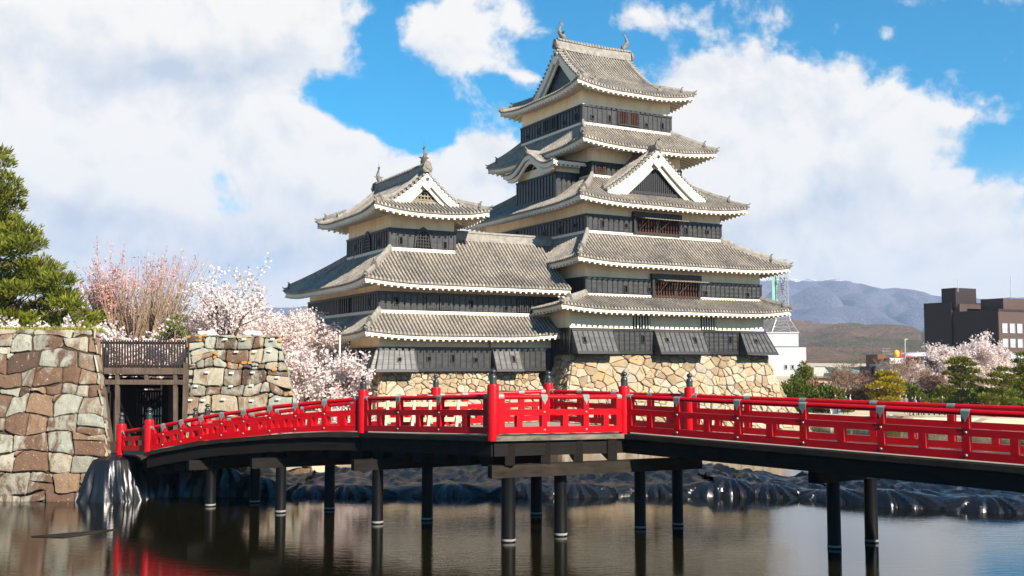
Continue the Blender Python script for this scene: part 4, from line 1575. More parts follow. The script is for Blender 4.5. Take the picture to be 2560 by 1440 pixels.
def coursed(mb, P, quad, size, asp, seed, gap=.02, depth=.35, bulge=.06, rough=.05, chamf=.1, mixed=.3, split=.16, wav=.16):
    """blocky masonry in wandering courses; quad counter-clockwise"""
    rng = random.Random(seed)
    xs = [q[0] for q in quad]; ys = [q[1] for q in quad]
    x0, x1, y0, y1 = min(xs) - .5, max(xs) + .5, min(ys), max(ys)
    ylines = [y0 - size * .3]
    while ylines[-1] < y1 + size:
        ylines.append(ylines[-1] + size * rng.uniform(1 - mixed, 1 + mixed))
    Y = lambda j, x: ylines[j] + size * wav * (mnoise.noise(Vector((x * .55 / size, j * 7.3, seed))) * 1.6 + .6 * mnoise.noise(Vector((x * 1.7 / size, j * 3.1, seed + 4))))
    info = []
    for j in range(len(ylines) - 1):
        h = ylines[j + 1] - ylines[j]
        x = x0 - rng.uniform(0, size)
        tb, tt = 0, 0
        while x < x1:
            w = h * asp * rng.uniform(.55, 1.5)
            nb, nt_ = rng.uniform(-.16, .16) * h, rng.uniform(-.16, .16) * h
            xl0, xl1, xr0, xr1 = x + tb, x + tt, x + w + nb, x + w + nt_
            m0, m1 = (xl0 + xr0) / 2, (xl1 + xr1) / 2
            cell = [(xl0, Y(j, xl0)), (m0, Y(j, m0)), (xr0, Y(j, xr0)), (xr1, Y(j + 1, xr1)), (m1, Y(j + 1, m1)), (xl1, Y(j + 1, xl1))]
            cells = [cell]
            r = rng.random()
            if r < split:      # a flat block over another
                f = rng.uniform(.3, .7)
                A_, B_ = (xl0 + (xl1 - xl0) * f, 0), (xr0 + (xr1 - xr0) * f, 0)
                ya = Y(j, A_[0]) * (1 - f) + Y(j + 1, A_[0]) * f + rng.uniform(-.08, .08) * h
                yb = Y(j, B_[0]) * (1 - f) + Y(j + 1, B_[0]) * f + rng.uniform(-.08, .08) * h
                cells = [[cell[0], cell[1], cell[2], (B_[0], yb), (A_[0], ya)], [(A_[0], ya), (B_[0], yb), cell[3], cell[4], cell[5]]]
            elif r < split * 1.9:      # small filler in one corner
                k = .32
                p = cell[5]; q = cell[4]; l = cell[0]
                a_ = (p[0] + (q[0] - p[0]) * k * 1.6, p[1] + (q[1] - p[1]) * k * 1.6); b_ = (p[0] + (l[0] - p[0]) * k, p[1] + (l[1] - p[1]) * k)
                cells = [[cell[0], cell[1], cell[2], cell[3], cell[4], a_, b_], [b_, a_, p]]
            for c in cells:
                c = clip_quad(c, quad)
                if len(c) >= 3:
                    o = stone(mb, P, c, size, rng, gap, depth, bulge, rough, chamf)
                    if o:
                        info.append(o)
            x += w
            tb, tt = nb, nt_
    return info


def rubble(mb, P, quad, size, asp, seed, gap=0.03, depth=0.3, jit=0.36, bulge=0.07, mixed=0.35, fillers=0.25, rough=0.05, chamf=.2):
    """irregular fitted stones over a convex outline (plane coordinates); P(x, y, out) -> 3D. Returns [(x, y, area)]"""
    rng = random.Random(seed)
    xs = [q[0] for q in quad]; ys = [q[1] for q in quad]
    x0, x1, y0, y1 = min(xs), max(xs), min(ys), max(ys)
    pts = []
    y = y0 - size * .2
    while y < y1 + size * .5:
        h = size * rng.uniform(1 - mixed, 1 + mixed)
        x = x0 - size * rng.uniform(0, 1)
        while x < x1 + size:
            w = h * asp * rng.uniform(1 - mixed * 1.3, 1 + mixed * 1.3)
            pts.append((x + w / 2 + rng.uniform(-jit, jit) * w * .5, y + h / 2 + rng.uniform(-jit, jit) * h * .9, 0.0))
            if rng.random() < fillers:
                pts.append((x + w + rng.uniform(-.1, .1) * w, y + rng.choice((0.02, .98)) * h, -0.33 * size * size * .35))
            x += w
        y += h
    ay = asp      # anisotropic: stones wider than tall
    info = []
    for i, (px, py, wt_) in enumerate(pts):
        if not (x0 - size * 1.6 < px < x1 + size * 1.6 and y0 - size * 1.6 < py < y1 + size * 1.6):
            continue
        poly = [(p[0], p[1]) for p in quad]
        ok = True
        for j, (qx, qy, wq) in enumerate(pts):
            if j == i or abs(qx - px) > size * asp * 2.6 or abs(qy - py) > size * 2.6:
                continue
            dx, dy = qx - px, (qy - py) * ay * ay
            c = ((qx * qx - px * px) + ay * ay * (qy * qy - py * py)) / 2 + (wt_ - wq) * .5
            poly = clip_half(poly, dx, dy, c)
            if len(poly) < 3:
                ok = False
                break
        if not ok:
            continue
        o = stone(mb, P, poly, size, rng, gap, depth, bulge, rough, chamf)
        if o:
            info.append(o)
    return info


def batter_base(name, rect, ztop, zbot, flare, seed, size, label, mat, core, asp=1.45, sides='FLR', org=(0, 0), **kw):
    """stone base under a castle block: r0,r1,b0,b1 at the top, spreading by flare (concave) at the foot"""
    r0, r1, b0, b1 = rect
    root = empty(name, (CORN.x, CORN.y, -0.1), CROT, label, 'stone base')
    H = ztop - zbot
    fl = lambda z: flare * max(0.0, 1 - (z - zbot) / H) ** 1.45
    core_mb = MB()
    n = 8
    zs = [zbot + H * i / n for i in range(n + 1)]
    q = .16
    vs = []
    for z in zs:
        f = fl(z) - q
        vs += [(r0 - f, b0 - f, z), (r1 + f, b0 - f, z), (r1 + f, b1 + f, z), (r0 - f, b1 + f, z)]
    fs = []
    for i in range(n):
        for k in range(4):
            k2 = (k + 1) % 4
            fs.append((i * 4 + k, i * 4 + k2, (i + 1) * 4 + k2, (i + 1) * 4 + k))
    fs.append((n * 4, n * 4 + 1, n * 4 + 2, n * 4 + 3))
    core_mb.add(vs, fs)
    core_mb.build('wall_core', core, root)
    mb = MB()
    slope = math.hypot(1, flare / H)
    for k, sd in enumerate(sides):
        L = (r1 - r0) if sd in 'FB' else (b1 - b0)
        quad = [(-flare, 0), (L + flare, 0), (L, H), (0, H)]

        def P(x, y, o, sd=sd, L=L):
            z = zbot + y
            f = fl(z)
            # squeeze straight outline to the curved corner
            lin = flare * (1 - y / H)
            t = (x + lin) / (L + 2 * lin)
            e = -f + (L + 2 * f) * t
            o2 = f + o
            if sd == 'F':
                return (r0 + e, b0 - o2, z)
            if sd == 'R':
                return (r1 + o2, b0 + e, z)
            if sd == 'L':
                return (r0 - o2, b1 - e, z)
            return (r1 - e, b1 + o2, z)
        rubble(mb, P, quad, size, asp, seed + k, **kw)
    mb.build('stones', mat, root, smooth=32)
    return root


kb = batter_base('keep_stone_base', (0.2, 18.9, 0.15, 17.0), 6.22, -1.2, 3.1, 11, .54, 'tallest pale tan stone base spreading down to the moat under the great tower', M['stone_keep'], M['joint_keep'], gap=.017, bulge=.06, rough=.10, mixed=.55, fillers=.7, jit=.75, chamf=.13)
tb = batter_base('turret_stone_base', (-13.35, -1.0, 2.75, 16.5), 4.97, -1.2, 2.4, 23, .54, 'lower pale tan stone base under the left castle turret', M['stone_keep'], M['joint_keep'], sides='FL', gap=.017, bulge=.06, rough=.10, mixed=.55, fillers=.7, jit=.75, chamf=.13)

# gate walls: the near left one and the one behind the bridge
def gate_wall(name, TL, TR, BR, BL, thick, seed, size, asp, label, rightface=False, leftface=False, backdir=None, mat='stone_gate', **kw):
    root = empty(name, BL, 0, label, 'stone wall')
    o = Vector(BL)
    TL, TR, BR, BL = [Vector(p) - o for p in (TL, TR, BR, BL)]
    ex = (BR - BL).normalized()
    nrm = ex.cross(TL - BL).normalized()
    ey = nrm.cross(ex)
    back = (Vector((*backdir, 0)) if backdir else Vector((-nrm.x, -nrm.y, 0))).normalized() * thick
    mb = MB()
    q2 = lambda p: ((p - BL).dot(ex), (p - BL).dot(ey))
    quad = [q2(BL), q2(BR), q2(TR), q2(TL)]
    P = lambda x, y, d: BL + ex * x + ey * y + nrm * d
    info = coursed(mb, P, quad, size, asp, seed, **kw)
    for flag, (a, b) in ((rightface, (BR, TR)), (leftface, (TL, BL))):
        if flag:
            if flag is True:
                A, B_, C, D_ = a, a + back, b + back, b
                if (a, b) == (TL, BL):
                    A, B_, C, D_ = b + back, b, a, a + back
                e2 = (B_ - A).normalized(); n2 = e2.cross(D_ - A).normalized(); f2 = n2.cross(e2)
                qq = [((p - A).dot(e2), (p - A).dot(f2)) for p in (A, B_, C, D_)]
                coursed(mb, lambda x, y, d: A + e2 * x + f2 * y + n2 * d, qq, size, asp, seed + 7, **{**kw, 'depth': .05, 'bulge': .03})
    mb.build('stones', M[mat], root, smooth=32)
    c = MB()
    s = -nrm * .14
    f = [BL + s, BR + s - ex * .14, TR + s - ex * .14 - Vector((0, 0, .1)), TL + s - Vector((0, 0, .1))]
    c.prism(f, back)
    c.build('wall_core', M['joint'], root)
    return root, info, (lambda x, y, d: P(x, y, d))


gw1, inf1, _ = gate_wall('gate_wall', (-26.5, 43.4, 6.95), at(236, 822, 43.2), at(282, 1262, 41.6), (-26.0, 41.6, at(282, 1262, 41.6).z), 7.5, 5, .63, 1.35,
                      'big near wall of fitted brown and pale green stones on the left, rising from the water', rightface=True, backdir=(-.60, 1), gap=.018, bulge=.055, rough=.065, mixed=.38, depth=.4, chamf=.13, wav=.34, split=.22)
g2TL, g2TR, g2BR, g2BL = at(469, 838, 50.5), at(697, 838, 50.5), at(785, 1200, 49.0), at(466, 1200, 49.0)
gw2, inf2, P2 = gate_wall('gate_wall', g2TL, g2TR, g2BR, g2BL, 6.0, 16, .72, 1.3,
                       'wall of greenish stones marked with white tags and orange pegs, right of the wooden gate', rightface=True, leftface=True, backdir=(-.27, 1), gap=.024, bulge=.05, rough=.06, mixed=.48, depth=.4, chamf=.15, split=.28, wav=.36, mat='stone_tagged')
rng = random.Random(3)
k = 0
for cx, cy, ar, off in inf2:
    if ar > .35 and cy > 2.0 and k < 48:
        mb = MB()
        c = [P2(cx + a, cy + .18 + b, .165 + off + .03) for a, b in ((-.10, -.035), (.10, -.035), (.10, .035), (-.10, .035))]
        mb.prism(c, (0, -.02, 0))
        mb.build('paper_tag', M['paper'], gw2)
        k += 1
for i in range(30):
    cx, cy, ar, off = rng.choice(inf2)
    a = rng.uniform(0, 6.28)
    r = math.sqrt(ar) * .5
    p = Vector(P2(cx + math.cos(a) * r * 1.15, max(2.0, cy + math.sin(a) * r * .8), .06))
    mb = MB()
    s = rng.uniform(.045, .08)
    mb.box(p - Vector((s, s, s * .8)), p + Vector((s, s, s * .8)))
    mb.build('wooden_peg', M['orange'], gw2)
# white sacks along the top of that wall
for i, u in enumerate((508, 526, 620, 640)):
    mb = MB()
    p = at(u, 836, 51.2)
    p.z = g2TL.z + .05
    pr = [(.02, -.1), (.24, -.08), (.32, .02), (.28, .12), (.14, .18), (.02, .19)]
    mb.lathe(pr, 12, p)
    o = mb.build('sand_bag', M['paper'], None, smooth=True)
    tag(o, ['white sand bag at the left end of the tagged wall top', 'white sand bag lying second from the left on the tagged wall top', 'white sand bag lying third from the left on the tagged wall top', 'white sand bag nearest the right end of the tagged wall top'][i], 'sand bag', 'sand bags on the wall')

# ================================================================== ground, moat
def ground_h(x, y):
    """height of the land; negative inside the moat"""
    near = 6.0
    if y < near + 4:
        return max(-1.5, 2.9 - max(0, y - near) * 1.3)
    h = 0.0
    # far bank on the right
    edge = 91.5 + max(0, (38 - x)) * .55
    if x > 5:
        d = y - edge
        h = -1.5 if d < 0 else min(.55 + d * .012, 2.4)
        if y > 400:
            h = 2.4 + (y - 400) * .006
        return h
    # behind the castle and the gate walls
    d = y - (52.5 if x < -9.3 else 118)
    if -9.3 < x <= 5:
        d = y - 100
    if d < 0:
        return -1.5
    return min(1.6 + d * .02, 2.6) + (max(0, y - 400) * .006)


gm = MB()
gx = [-9000, -3000, -1500, -700, -350, -180, -110, -70, -50, -38, -30, -24, -19, -15, -12, -9.4, -9.2, -6, -2, 2, 4.9, 5.1, 8, 12, 18, 24, 30, 36, 42, 48, 56, 64, 72, 82, 95, 120, 160, 240, 400, 800, 1600, 3200, 9000]
gy = [-30, 0, 5, 6, 7, 8, 9, 10, 12, 30, 45, 52.4, 52.6, 56, 62, 70, 80, 88, 90, 91, 91.5, 92, 93, 95, 98, 102, 108, 116, 118.1, 126, 140, 160, 200, 300, 400, 600, 1000, 1800, 3600, 6000, 9000]
for yy in gy:
    for xx in gx:
        gm.v.append((xx, yy, ground_h(xx, yy)))
nx = len(gx)
for j in range(len(gy) - 1):
    for i in range(nx - 1):
        a = j * nx + i
        gm.f.append((a, a + 1, a + nx + 1, a + nx)); gm.m.append(0)
m_, nt_, b_ = material('sandy_ground')
co_ = obj_co(nt_)
f_ = nt_.noise(co_, .15, 8, .65)
nt_.link(nt_.ramp(f_, [(.35, (.40, .31, .20)), (.55, (.52, .42, .29)), (.7, (.30, .27, .14))]), b_.inputs['Base Color'])
b_.inputs['Roughness'].default_value = .95
M['ground'] = m_
structure(gm.build('ground', m_))
wm = MB()
wm.add([(-400, -40, 0), (400, -40, 0), (400, 180, 0), (-400, 180, 0)], [(0, 1, 2, 3)])
structure(wm.build('water', M['water']))
# low stone kerb along the far bank
mb = MB()
A_, B_2 = Vector((30.5, 95.6, 0)), Vector((80, 91.2, 0))
ex = (B_2 - A_).normalized(); nn = Vector((ex.y, -ex.x, 0))
L_ = (B_2 - A_).length
rubble(mb, lambda x, y, d: A_ + ex * x + Vector((0, 0, y)) + nn * d, [(0, -.4), (L_, -.4), (L_, .62), (0, .62)], .32, 1.4, 9, gap=.03, bulge=.04, rough=.05)
kw_ = mb.build('bank_wall', M['stone_gate'])
tag(kw_, 'low grey stone kerb along the far moat bank on the right', 'kerb')
kw_['kind'] = 'structure'

# ================================================================== the red footbridge
BR = empty('footbridge', (0, 33, 0), 0, 'red lacquered wooden footbridge bending across the moat on dark piles', 'bridge')
BO = Vector((0, 33, 0))


def plan(u, d):
    p = at(u, 907, d)
    return Vector((p.x, d, 0))


def node(u, d, ybase, ytop):
    p = plan(u, d)
    zb = at(u, ybase, d).z
    return dict(p=p, z=zb, h=at(u, ytop, d).z - zb)


def on_line(a, b, u):
    """point of plan line a-b seen at photo column u"""
    k = (u - 1280) / F_PX * (math.cos(PITCH) + 0.0)
    k = at(u, 907, 1.0).x
    d = b - a
    t = (k * a.y - a.x) / (d.x - k * d.y)
    return a + d * t, t


nA, nB = node(308, 42.3, 1124, 1076), node(377, 41.0, 1126, 1065)
nC, nD, nE = node(909, 36.4, 1077.5, 991.5), node(1233, 31.8, 1085, 986), node(1560, 34.0, 1079, 986)
pF = nE['p'] + Vector((.714, -.70, 0)) * 17.0
zF = 2.95
nF = dict(p=pF, z=zF, h=1.3)
strB = [(415, 1117, 1058.7), (460, 1109, 1049), (509, 1099.4, 1040), (560, 1093, 1030.6), (614.5, 1088.8, 1023.7), (679.6, 1082.8, 1013), (743.4, 1079.5, 1006.5), (815, 1076.8, 999)]
near_spans = []
mids = []
for u, yb, yt in strB:
    p, t = on_line(nB['p'], nC['p'], u)
    zb = at(u, yb, p.y).z
    mids.append(dict(p=p, z=zb, h=at(u, yt, p.y).z - zb))
near_spans.append(('AB', [nA, nB]))
near_spans.append(('BC', [nB] + mids + [nC]))


def lerp_nodes(a, b, us=None, ts=None):
    out = [a]
    if us:
        ts = [on_line(a['p'], b['p'], u)[1] for u in us]
    for t in ts:
        out.append(dict(p=a['p'].lerp(b['p'], t), z=a['z'] + (b['z'] - a['z']) * t, h=a['h'] + (b['h'] - a['h']) * t))
    return out + [b]


near_spans.append(('CD', lerp_nodes(nC, nD, us=(1000, 1101.6))))
near_spans.append(('DE', lerp_nodes(nD, nE, us=(1358, 1462))))
near_spans.append(('EF', lerp_nodes(nE, nF, us=(1693.7, 1844, 2007, 2200, 2411, 2660))))
far = {}
for k, u, d in (('C', 1090, 39.4), ('D', 1371, 41.0), ('E', 1723, 35.8)):
    far[k] = plan(u, d)
nB2 = dict(p=plan(521, 44.2), z=nB['z'] + .02, h=nB['h']); nA2 = dict(p=plan(491, 45.6), z=nA['z'] + .02, h=nA['h'])
nC2 = dict(p=far['C'], z=3.14, h=1.2); nD2 = dict(p=far['D'], z=3.25, h=1.2); nE2 = dict(p=far['E'], z=3.2, h=1.23)
nF2 = dict(p=nE2['p'] + Vector((.714, -.70, 0)) * 15.5, z=2.98, h=1.3)
arch = [0.111, .222, .333, .444, .555, .666, .777, .888]
zB = [m['z'] for m in mids]; hB = [m['h'] for m in mids]
mid2 = []
tt = [(m['p'] - nB['p']).length / (nC['p'] - nB['p']).length for m in mids]
for t in arch:
    zi = float(np.interp(t, [0] + tt + [1], [nB['z']] + zB + [nC['z']])); hi = float(np.interp(t, [0] + tt + [1], [nB['h']] + hB + [nC['h']]))
    mid2.append(dict(p=nB2['p'].lerp(nC2['p'], t), z=zi, h=hi))
far_spans = [('AB', [nA2, nB2]), ('BC', [nB2] + mid2 + [nC2]), ('CD', lerp_nodes(nC2, nD2, ts=(.25, .5, .75))), ('DE', lerp_nodes(nD2, nE2, ts=(.25, .5, .75))),
             ('EF', lerp_nodes(nE2, nF2, us=(1868, 2006, 2182, 2375, 2600)))]


def newel(n, hgt, rad=.185):
    p, z = n['p'], n['z'] - .06
    mb = MB()
    c = p + Vector((0, 0, z)) - BO
    mb.lathe([(rad, -.15), (rad, hgt - .06), (rad * .93, hgt - .02), (rad * .62, hgt)], 20, c)
    post = mb.build('newel_post', M['red'], BR, smooth=40)
    f = MB()
    r = rad * .6
    f.lathe([(r, hgt - .01), (r, hgt + .17), (r * 1.06, hgt + .175), (r * 1.06, hgt + .195), (r, hgt + .20), (r * .98, hgt + .235), (r * .78, hgt + .275), (r * .42, hgt + .295), (r * .38, hgt + .315),
             (r * .55, hgt + .325), (r * .86, hgt + .355), (r * .94, hgt + .385), (r * .82, hgt + .425), (r * .45, hgt + .455), (r * .14, hgt + .475), (r * .05, hgt + .50)], 16, c)
    f.build('finial', M['finial'], post, smooth=40)
    return post


newels = []
for n, hg in ((nA, 1.10), (nB, 1.27), (nC, 1.51), (nD, 1.58), (nE, 1.55), (nA2, 1.12), (nB2, 1.27), (nC2, 1.5), (nD2, 1.52), (nE2, 1.53)):
    newels.append(newel(n, hg))


def curve_pts(nodes, fr, lo=.0):
    return [n['p'] + Vector((0, 0, n['z'] + n['h'] * fr + lo)) - BO for n in nodes]


def railing(nodes, outward, detail=True):
    """one span: three rails; struts, blocks, plates and bolts are its sub-parts"""
    mb = MB()
    a, b = nodes[0]['p'], nodes[-1]['p']
    t = (b - a).normalized()
    nrm = Vector((t.y, -t.x, 0)) * outward
    box = lambda w, h: [(-w / 2, -h / 2), (w / 2, -h / 2), (w / 2, h / 2), (-w / 2, h / 2)]
    mb.sweep(curve_pts(nodes, .085), box(.17, .205))
    mb.sweep(curve_pts(nodes, .54), box(.15, .185))
    circ = [(.078 * math.cos(2 * math.pi * k / 14), .078 * math.sin(2 * math.pi * k / 14)) for k in range(14)]
    mb.sweep(curve_pts(nodes, 1.0, -.078), circ)
    o = mb.build('railing', M['red'], BR, smooth=40)
    up = Vector((0, 0, 1))
    def post(p, z0, z1, w, name):
        m = MB()
        for d in (0,):
            m.prism([p - t * w / 2 - nrm * w * .44 + up * z0, p + t * w / 2 - nrm * w * .44 + up * z0, p + t * w / 2 - nrm * w * .44 + up * z1, p - t * w / 2 - nrm * w * .44 + up * z1], nrm * w * .88)
        m.build(name, M['red'], o)
    for i, n in enumerate(nodes):
        inner = 0 < i < len(nodes) - 1
        p = n['p'] - BO
        if inner:
            post(p, n['z'] + .17 * n['h'], n['z'] + .47 * n['h'], .2, 'rail_block')
            post(p, n['z'] + .61 * n['h'], n['z'] + n['h'] - .12, .2, 'strut')
            if detail:
                c = MB()
                zt = n['z'] + n['h'] - .078
                ring = []
                c.tube([p - t * .11 + up * zt, p + t * .11 + up * zt], .086, 14)
                f = p + nrm * .089 + up * zt
                c.prism([f + t * .11 + up * .03, f - t * .11 + up * .03, f - t * .10 - up * .075, f - t * .035 - up * .16, f - up * .24, f + t * .035 - up * .16, f + t * .10 - up * .075], nrm * .012)
                c.build('cap_plate', M['copper'], o, smooth=40)
                for fr in (.54, .085):
                    bm = MB()
                    q = p + nrm * (.074 if fr > .3 else .084) + up * (n['z'] + n['h'] * fr)
                    bm.tube([q, q + nrm * .015, q + nrm * .03], [.042, .036, .016], 10)
                    bm.build('bolt', M['bolt'], o, smooth=40)
        if i < len(nodes) - 1:
            m2 = nodes[i + 1]
            q = (n['p'] + m2['p']) / 2 - BO
            z = (n['z'] + m2['z']) / 2; h = (n['h'] + m2['h']) / 2
            if (m2['p'] - n['p']).length > .75:
                post(q, z + .17 * h, z + .47 * h, .2, 'rail_block')
    # short posts hard against the newels
    for n, s in ((nodes[0], 1), (nodes[-1], -1)):
        p = n['p'] - BO + t * s * .26
        post(p, n['z'] + .17 * n['h'], n['z'] + .47 * n['h'], .2, 'rail_block')
        post(p, n['z'] + .61 * n['h'], n['z'] + n['h'] - .12, .2, 'strut')
        c = MB()
        q = n['p'] - BO + t * s * .17
        zz = n['z'] + n['h'] - .078
        c.tube([q + up * zz - t * s * .02, q + up * zz + t * s * .16], .1, 14)
        c.build('cap_plate', M['copper'], o, smooth=40)
    return o


for k, nodes in near_spans:
    railing(nodes, 1)
for k, nodes in far_spans:
    railing(nodes, -1, detail=k in ('CD', 'DE', 'EF', 'BC'))

# deck, edge boards, girders
nearL = [nA] + near_spans[1][1] + near_spans[2][1][1:] + near_spans[3][1][1:] + near_spans[4][1][1:]
farL = [nA2] + far_spans[1][1] + far_spans[2][1][1:] + far_spans[3][1][1:] + far_spans[4][1][1:]
dk = MB()
S = lambda L, s: L[min(int(s * (len(L) - 1)), len(L) - 1)]


def resample(L, n):
    ds = [0]
    for a, b in zip(L[:-1], L[1:]):
        ds.append(ds[-1] + (b['p'] - a['p']).length)
    out = []
    for i in range(n):
        s = ds[-1] * i / (n - 1)
        k = min(max(int(np.searchsorted(ds, s)) - 1, 0), len(L) - 2)
        f = (s - ds[k]) / max(ds[k + 1] - ds[k], 1e-6)
        out.append((L[k]['p'].lerp(L[k + 1]['p'], f), L[k]['z'] + (L[k + 1]['z'] - L[k]['z']) * f))
    return out


def seg_deck(Ln, Lf, n):
    A2, B2_ = resample(Ln, n), resample(Lf, n)
    for i in range(n - 1):
        (p, z), (p2, z2) = A2[i], A2[i + 1]
        (q, y), (q2, y2) = B2_[i], B2_[i + 1]
        e = Vector((0, 0, 1))
        dk.prism([p + e * (z - .06) - BO, p2 + e * (z2 - .06) - BO, q2 + e * (y2 - .06) - BO, q + e * (y - .06) - BO], e * -.12)


seg_deck([nA] + near_spans[1][1], [nA2] + far_spans[1][1], 24)
seg_deck(near_spans[2][1], far_spans[2][1], 6)
seg_deck(near_spans[3][1], far_spans[3][1], 6)
seg_deck(near_spans[4][1], far_spans[4][1], 14)
dk.build('deck', M['deck'], BR)


def edge(nodes, outward, name, w, h, dz, offs, mat, ext=0.0):
    a, b = nodes[0]['p'], nodes[-1]['p']
    t = (b - a).normalized()
    nrm = Vector((t.y, -t.x, 0)) * outward
    mb = MB()
    pts = [n['p'] + nrm * offs + Vector((0, 0, n['z'] + dz)) - BO for n in nodes]
    mb.sweep(pts, [(-w / 2, -h / 2), (w / 2, -h / 2), (w / 2, h / 2), (-w / 2, h / 2)])
    return mb.build(name, mat, BR)


for k, nodes in near_spans[1:]:
    edge(nodes, 1, 'edge_board', .30, .15, -.135, .06, M['weathered' if k == 'DE' else 'capwood'])
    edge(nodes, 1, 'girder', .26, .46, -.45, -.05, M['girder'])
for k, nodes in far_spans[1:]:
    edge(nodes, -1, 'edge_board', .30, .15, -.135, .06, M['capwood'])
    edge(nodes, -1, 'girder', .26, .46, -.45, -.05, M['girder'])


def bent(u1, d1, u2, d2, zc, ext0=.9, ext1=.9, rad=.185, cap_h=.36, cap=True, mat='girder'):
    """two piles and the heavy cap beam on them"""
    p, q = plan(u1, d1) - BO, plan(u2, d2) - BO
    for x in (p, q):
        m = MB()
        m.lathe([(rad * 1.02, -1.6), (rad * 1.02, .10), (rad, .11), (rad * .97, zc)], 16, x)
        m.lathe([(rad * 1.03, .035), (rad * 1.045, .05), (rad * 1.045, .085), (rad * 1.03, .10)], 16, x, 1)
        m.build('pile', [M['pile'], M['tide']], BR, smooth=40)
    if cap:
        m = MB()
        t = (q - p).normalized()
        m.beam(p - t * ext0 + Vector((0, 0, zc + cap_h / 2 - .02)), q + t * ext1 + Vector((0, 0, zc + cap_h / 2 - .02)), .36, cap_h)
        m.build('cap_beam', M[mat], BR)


bent(533, 40.2, 643, 41.2, 1.45, .9, 1.1, .2)
bent(707, 38.5, 828, 39.3, 1.68, 1.1, .9, .2)
bent(947, 35.9, 1070, 36.7, 1.86, .9, 1.6, .2)
bent(1272, 32.3, 1340, 38.0, 1.98, .5, .5, .21, cap=False)
bent(1400, 33.4, 1270, 32.3, 1.98, .2, .2, .21, cap=False)
m = MB()
p, q = plan(1225, 32.0) - BO, plan(1745, 35.0) - BO
m.beam(p + Vector((0, 0, 2.16)), q + Vector((0, 0, 2.16)), .36, .38, ext=.0)
m.build('cap_beam', M['capwood'], BR)
bent(1597, 34.8, 1690, 35.5, 1.97, .4, .6, .19, cap=False)
bent(2076, 31.2, 2168, 32.2, 1.98, .9, .6, .2, cap_h=.62)
m = MB()
p, q = plan(2040, 30.7) - BO, plan(2222, 32.6) - BO
m.beam(p + Vector((0, 0, 2.72)), q + Vector((0, 0, 2.72)), .5, .34)
m.build('cap_beam', M['girder'], BR)
# joist ends under the landing and between the left bents
for u, d in ((1275, 32.3), (1363, 32.9), (1443, 33.4), (1527, 33.9)):
    m = MB()
    p = plan(u, d) - BO
    m.box(p + Vector((-.15, -.35, 2.36)), p + Vector((.15, 4.5, 3.03)))
    m.build('joist', M['girder'], BR)
for nodes, L_n in ((near_spans[1][1], 11), (near_spans[2][1], 6)):
    pts = resample(nodes, L_n * 2 + 1)
    t = (nodes[-1]['p'] - nodes[0]['p']).normalized(); nn = Vector((-t.y, t.x, 0))
    for k in range(L_n):
        p, z = pts[2 * k + 1]
        m = MB()
        o = p + nn * .25 - BO
        w_ = .36
        m.prism([o - t * w_ + Vector((0, 0, z - .70)), o + t * w_ + Vector((0, 0, z - .70)), o + t * (w_ - .12) + Vector((0, 0, z - 1.02)), o - t * (w_ - .12) + Vector((0, 0, z - 1.02))], nn * 2.6)
        m.build('joist', M['girder'], BR)
for s_ in (.33, .8):
    pts = resample(near_spans[1][1], 14) + resample(near_spans[2][1], 7)[1:]
    t = (nC['p'] - nB['p']).normalized(); nn = Vector((-t.y, t.x, 0))
    m = MB()
    m.sweep([p + nn * (s_ * 3.2) + Vector((0, 0, z - .86)) - BO for p, z in pts], [(-.13, -.17), (.13, -.17), (.13, .3), (-.13, .3)])
    m.build('girder', M['girder'], BR)
# dark inner girders closing the underside
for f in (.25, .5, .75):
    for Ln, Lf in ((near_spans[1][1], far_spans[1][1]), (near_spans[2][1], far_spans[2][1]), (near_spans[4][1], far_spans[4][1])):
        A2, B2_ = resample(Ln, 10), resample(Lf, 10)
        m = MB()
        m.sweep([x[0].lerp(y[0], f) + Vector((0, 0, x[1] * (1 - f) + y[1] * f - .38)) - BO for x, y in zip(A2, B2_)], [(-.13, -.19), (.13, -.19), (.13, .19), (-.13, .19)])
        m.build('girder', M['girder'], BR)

# trestles standing on the bridge
def trestle(name, us, d, label):
    root = empty(name, plan(us[0], d) + Vector((0, 0, 3.1)), 0, label, 'trestle', 'wooden trestles on the bridge')
    o = root.location
    p, q = plan(us[0], d) - o + Vector((0, 0, 3.1)), plan(us[1], d + .3) - o + Vector((0, 0, 3.1))
    t = (q - p).normalized(); n = Vector((-t.y, t.x, 0)); up = Vector((0, 0, 1))
    for x in (p, q):
        for s in (-1, 1):
            m = MB()
            m.beam(x + n * s * .32 + t * s * .14, x - n * s * .05 - t * s * .05 + up * 1.2, .10, .06, up=n)
            m.build('leg', M['lightwood'], root)
    for z in (.86, .3):
        m = MB()
        m.beam(p - t * .35 + up * z - n * .2 * (1 - z), q + t * .35 + up * z - n * .2 * (1 - z), .04, .16)
        m.build('rail', M['lightwood'], root)


trestle('trestle', (970, 1036), 38.4, 'pale wooden trestle on the bridge nearest the left newel post')
trestle('trestle', (1076, 1146), 38.6, 'pale wooden trestle on the bridge beside the tallest middle post')
# ================================================================== plastic sheets on the bank
def rn(x, y, z=0.0, s=1.0):
    return mnoise.noise(Vector((x * s, y * s, z)))


def ridged(x, y, z=0.0):
    return 1 - abs(mnoise.noise(Vector((x, y, z)))) * 2


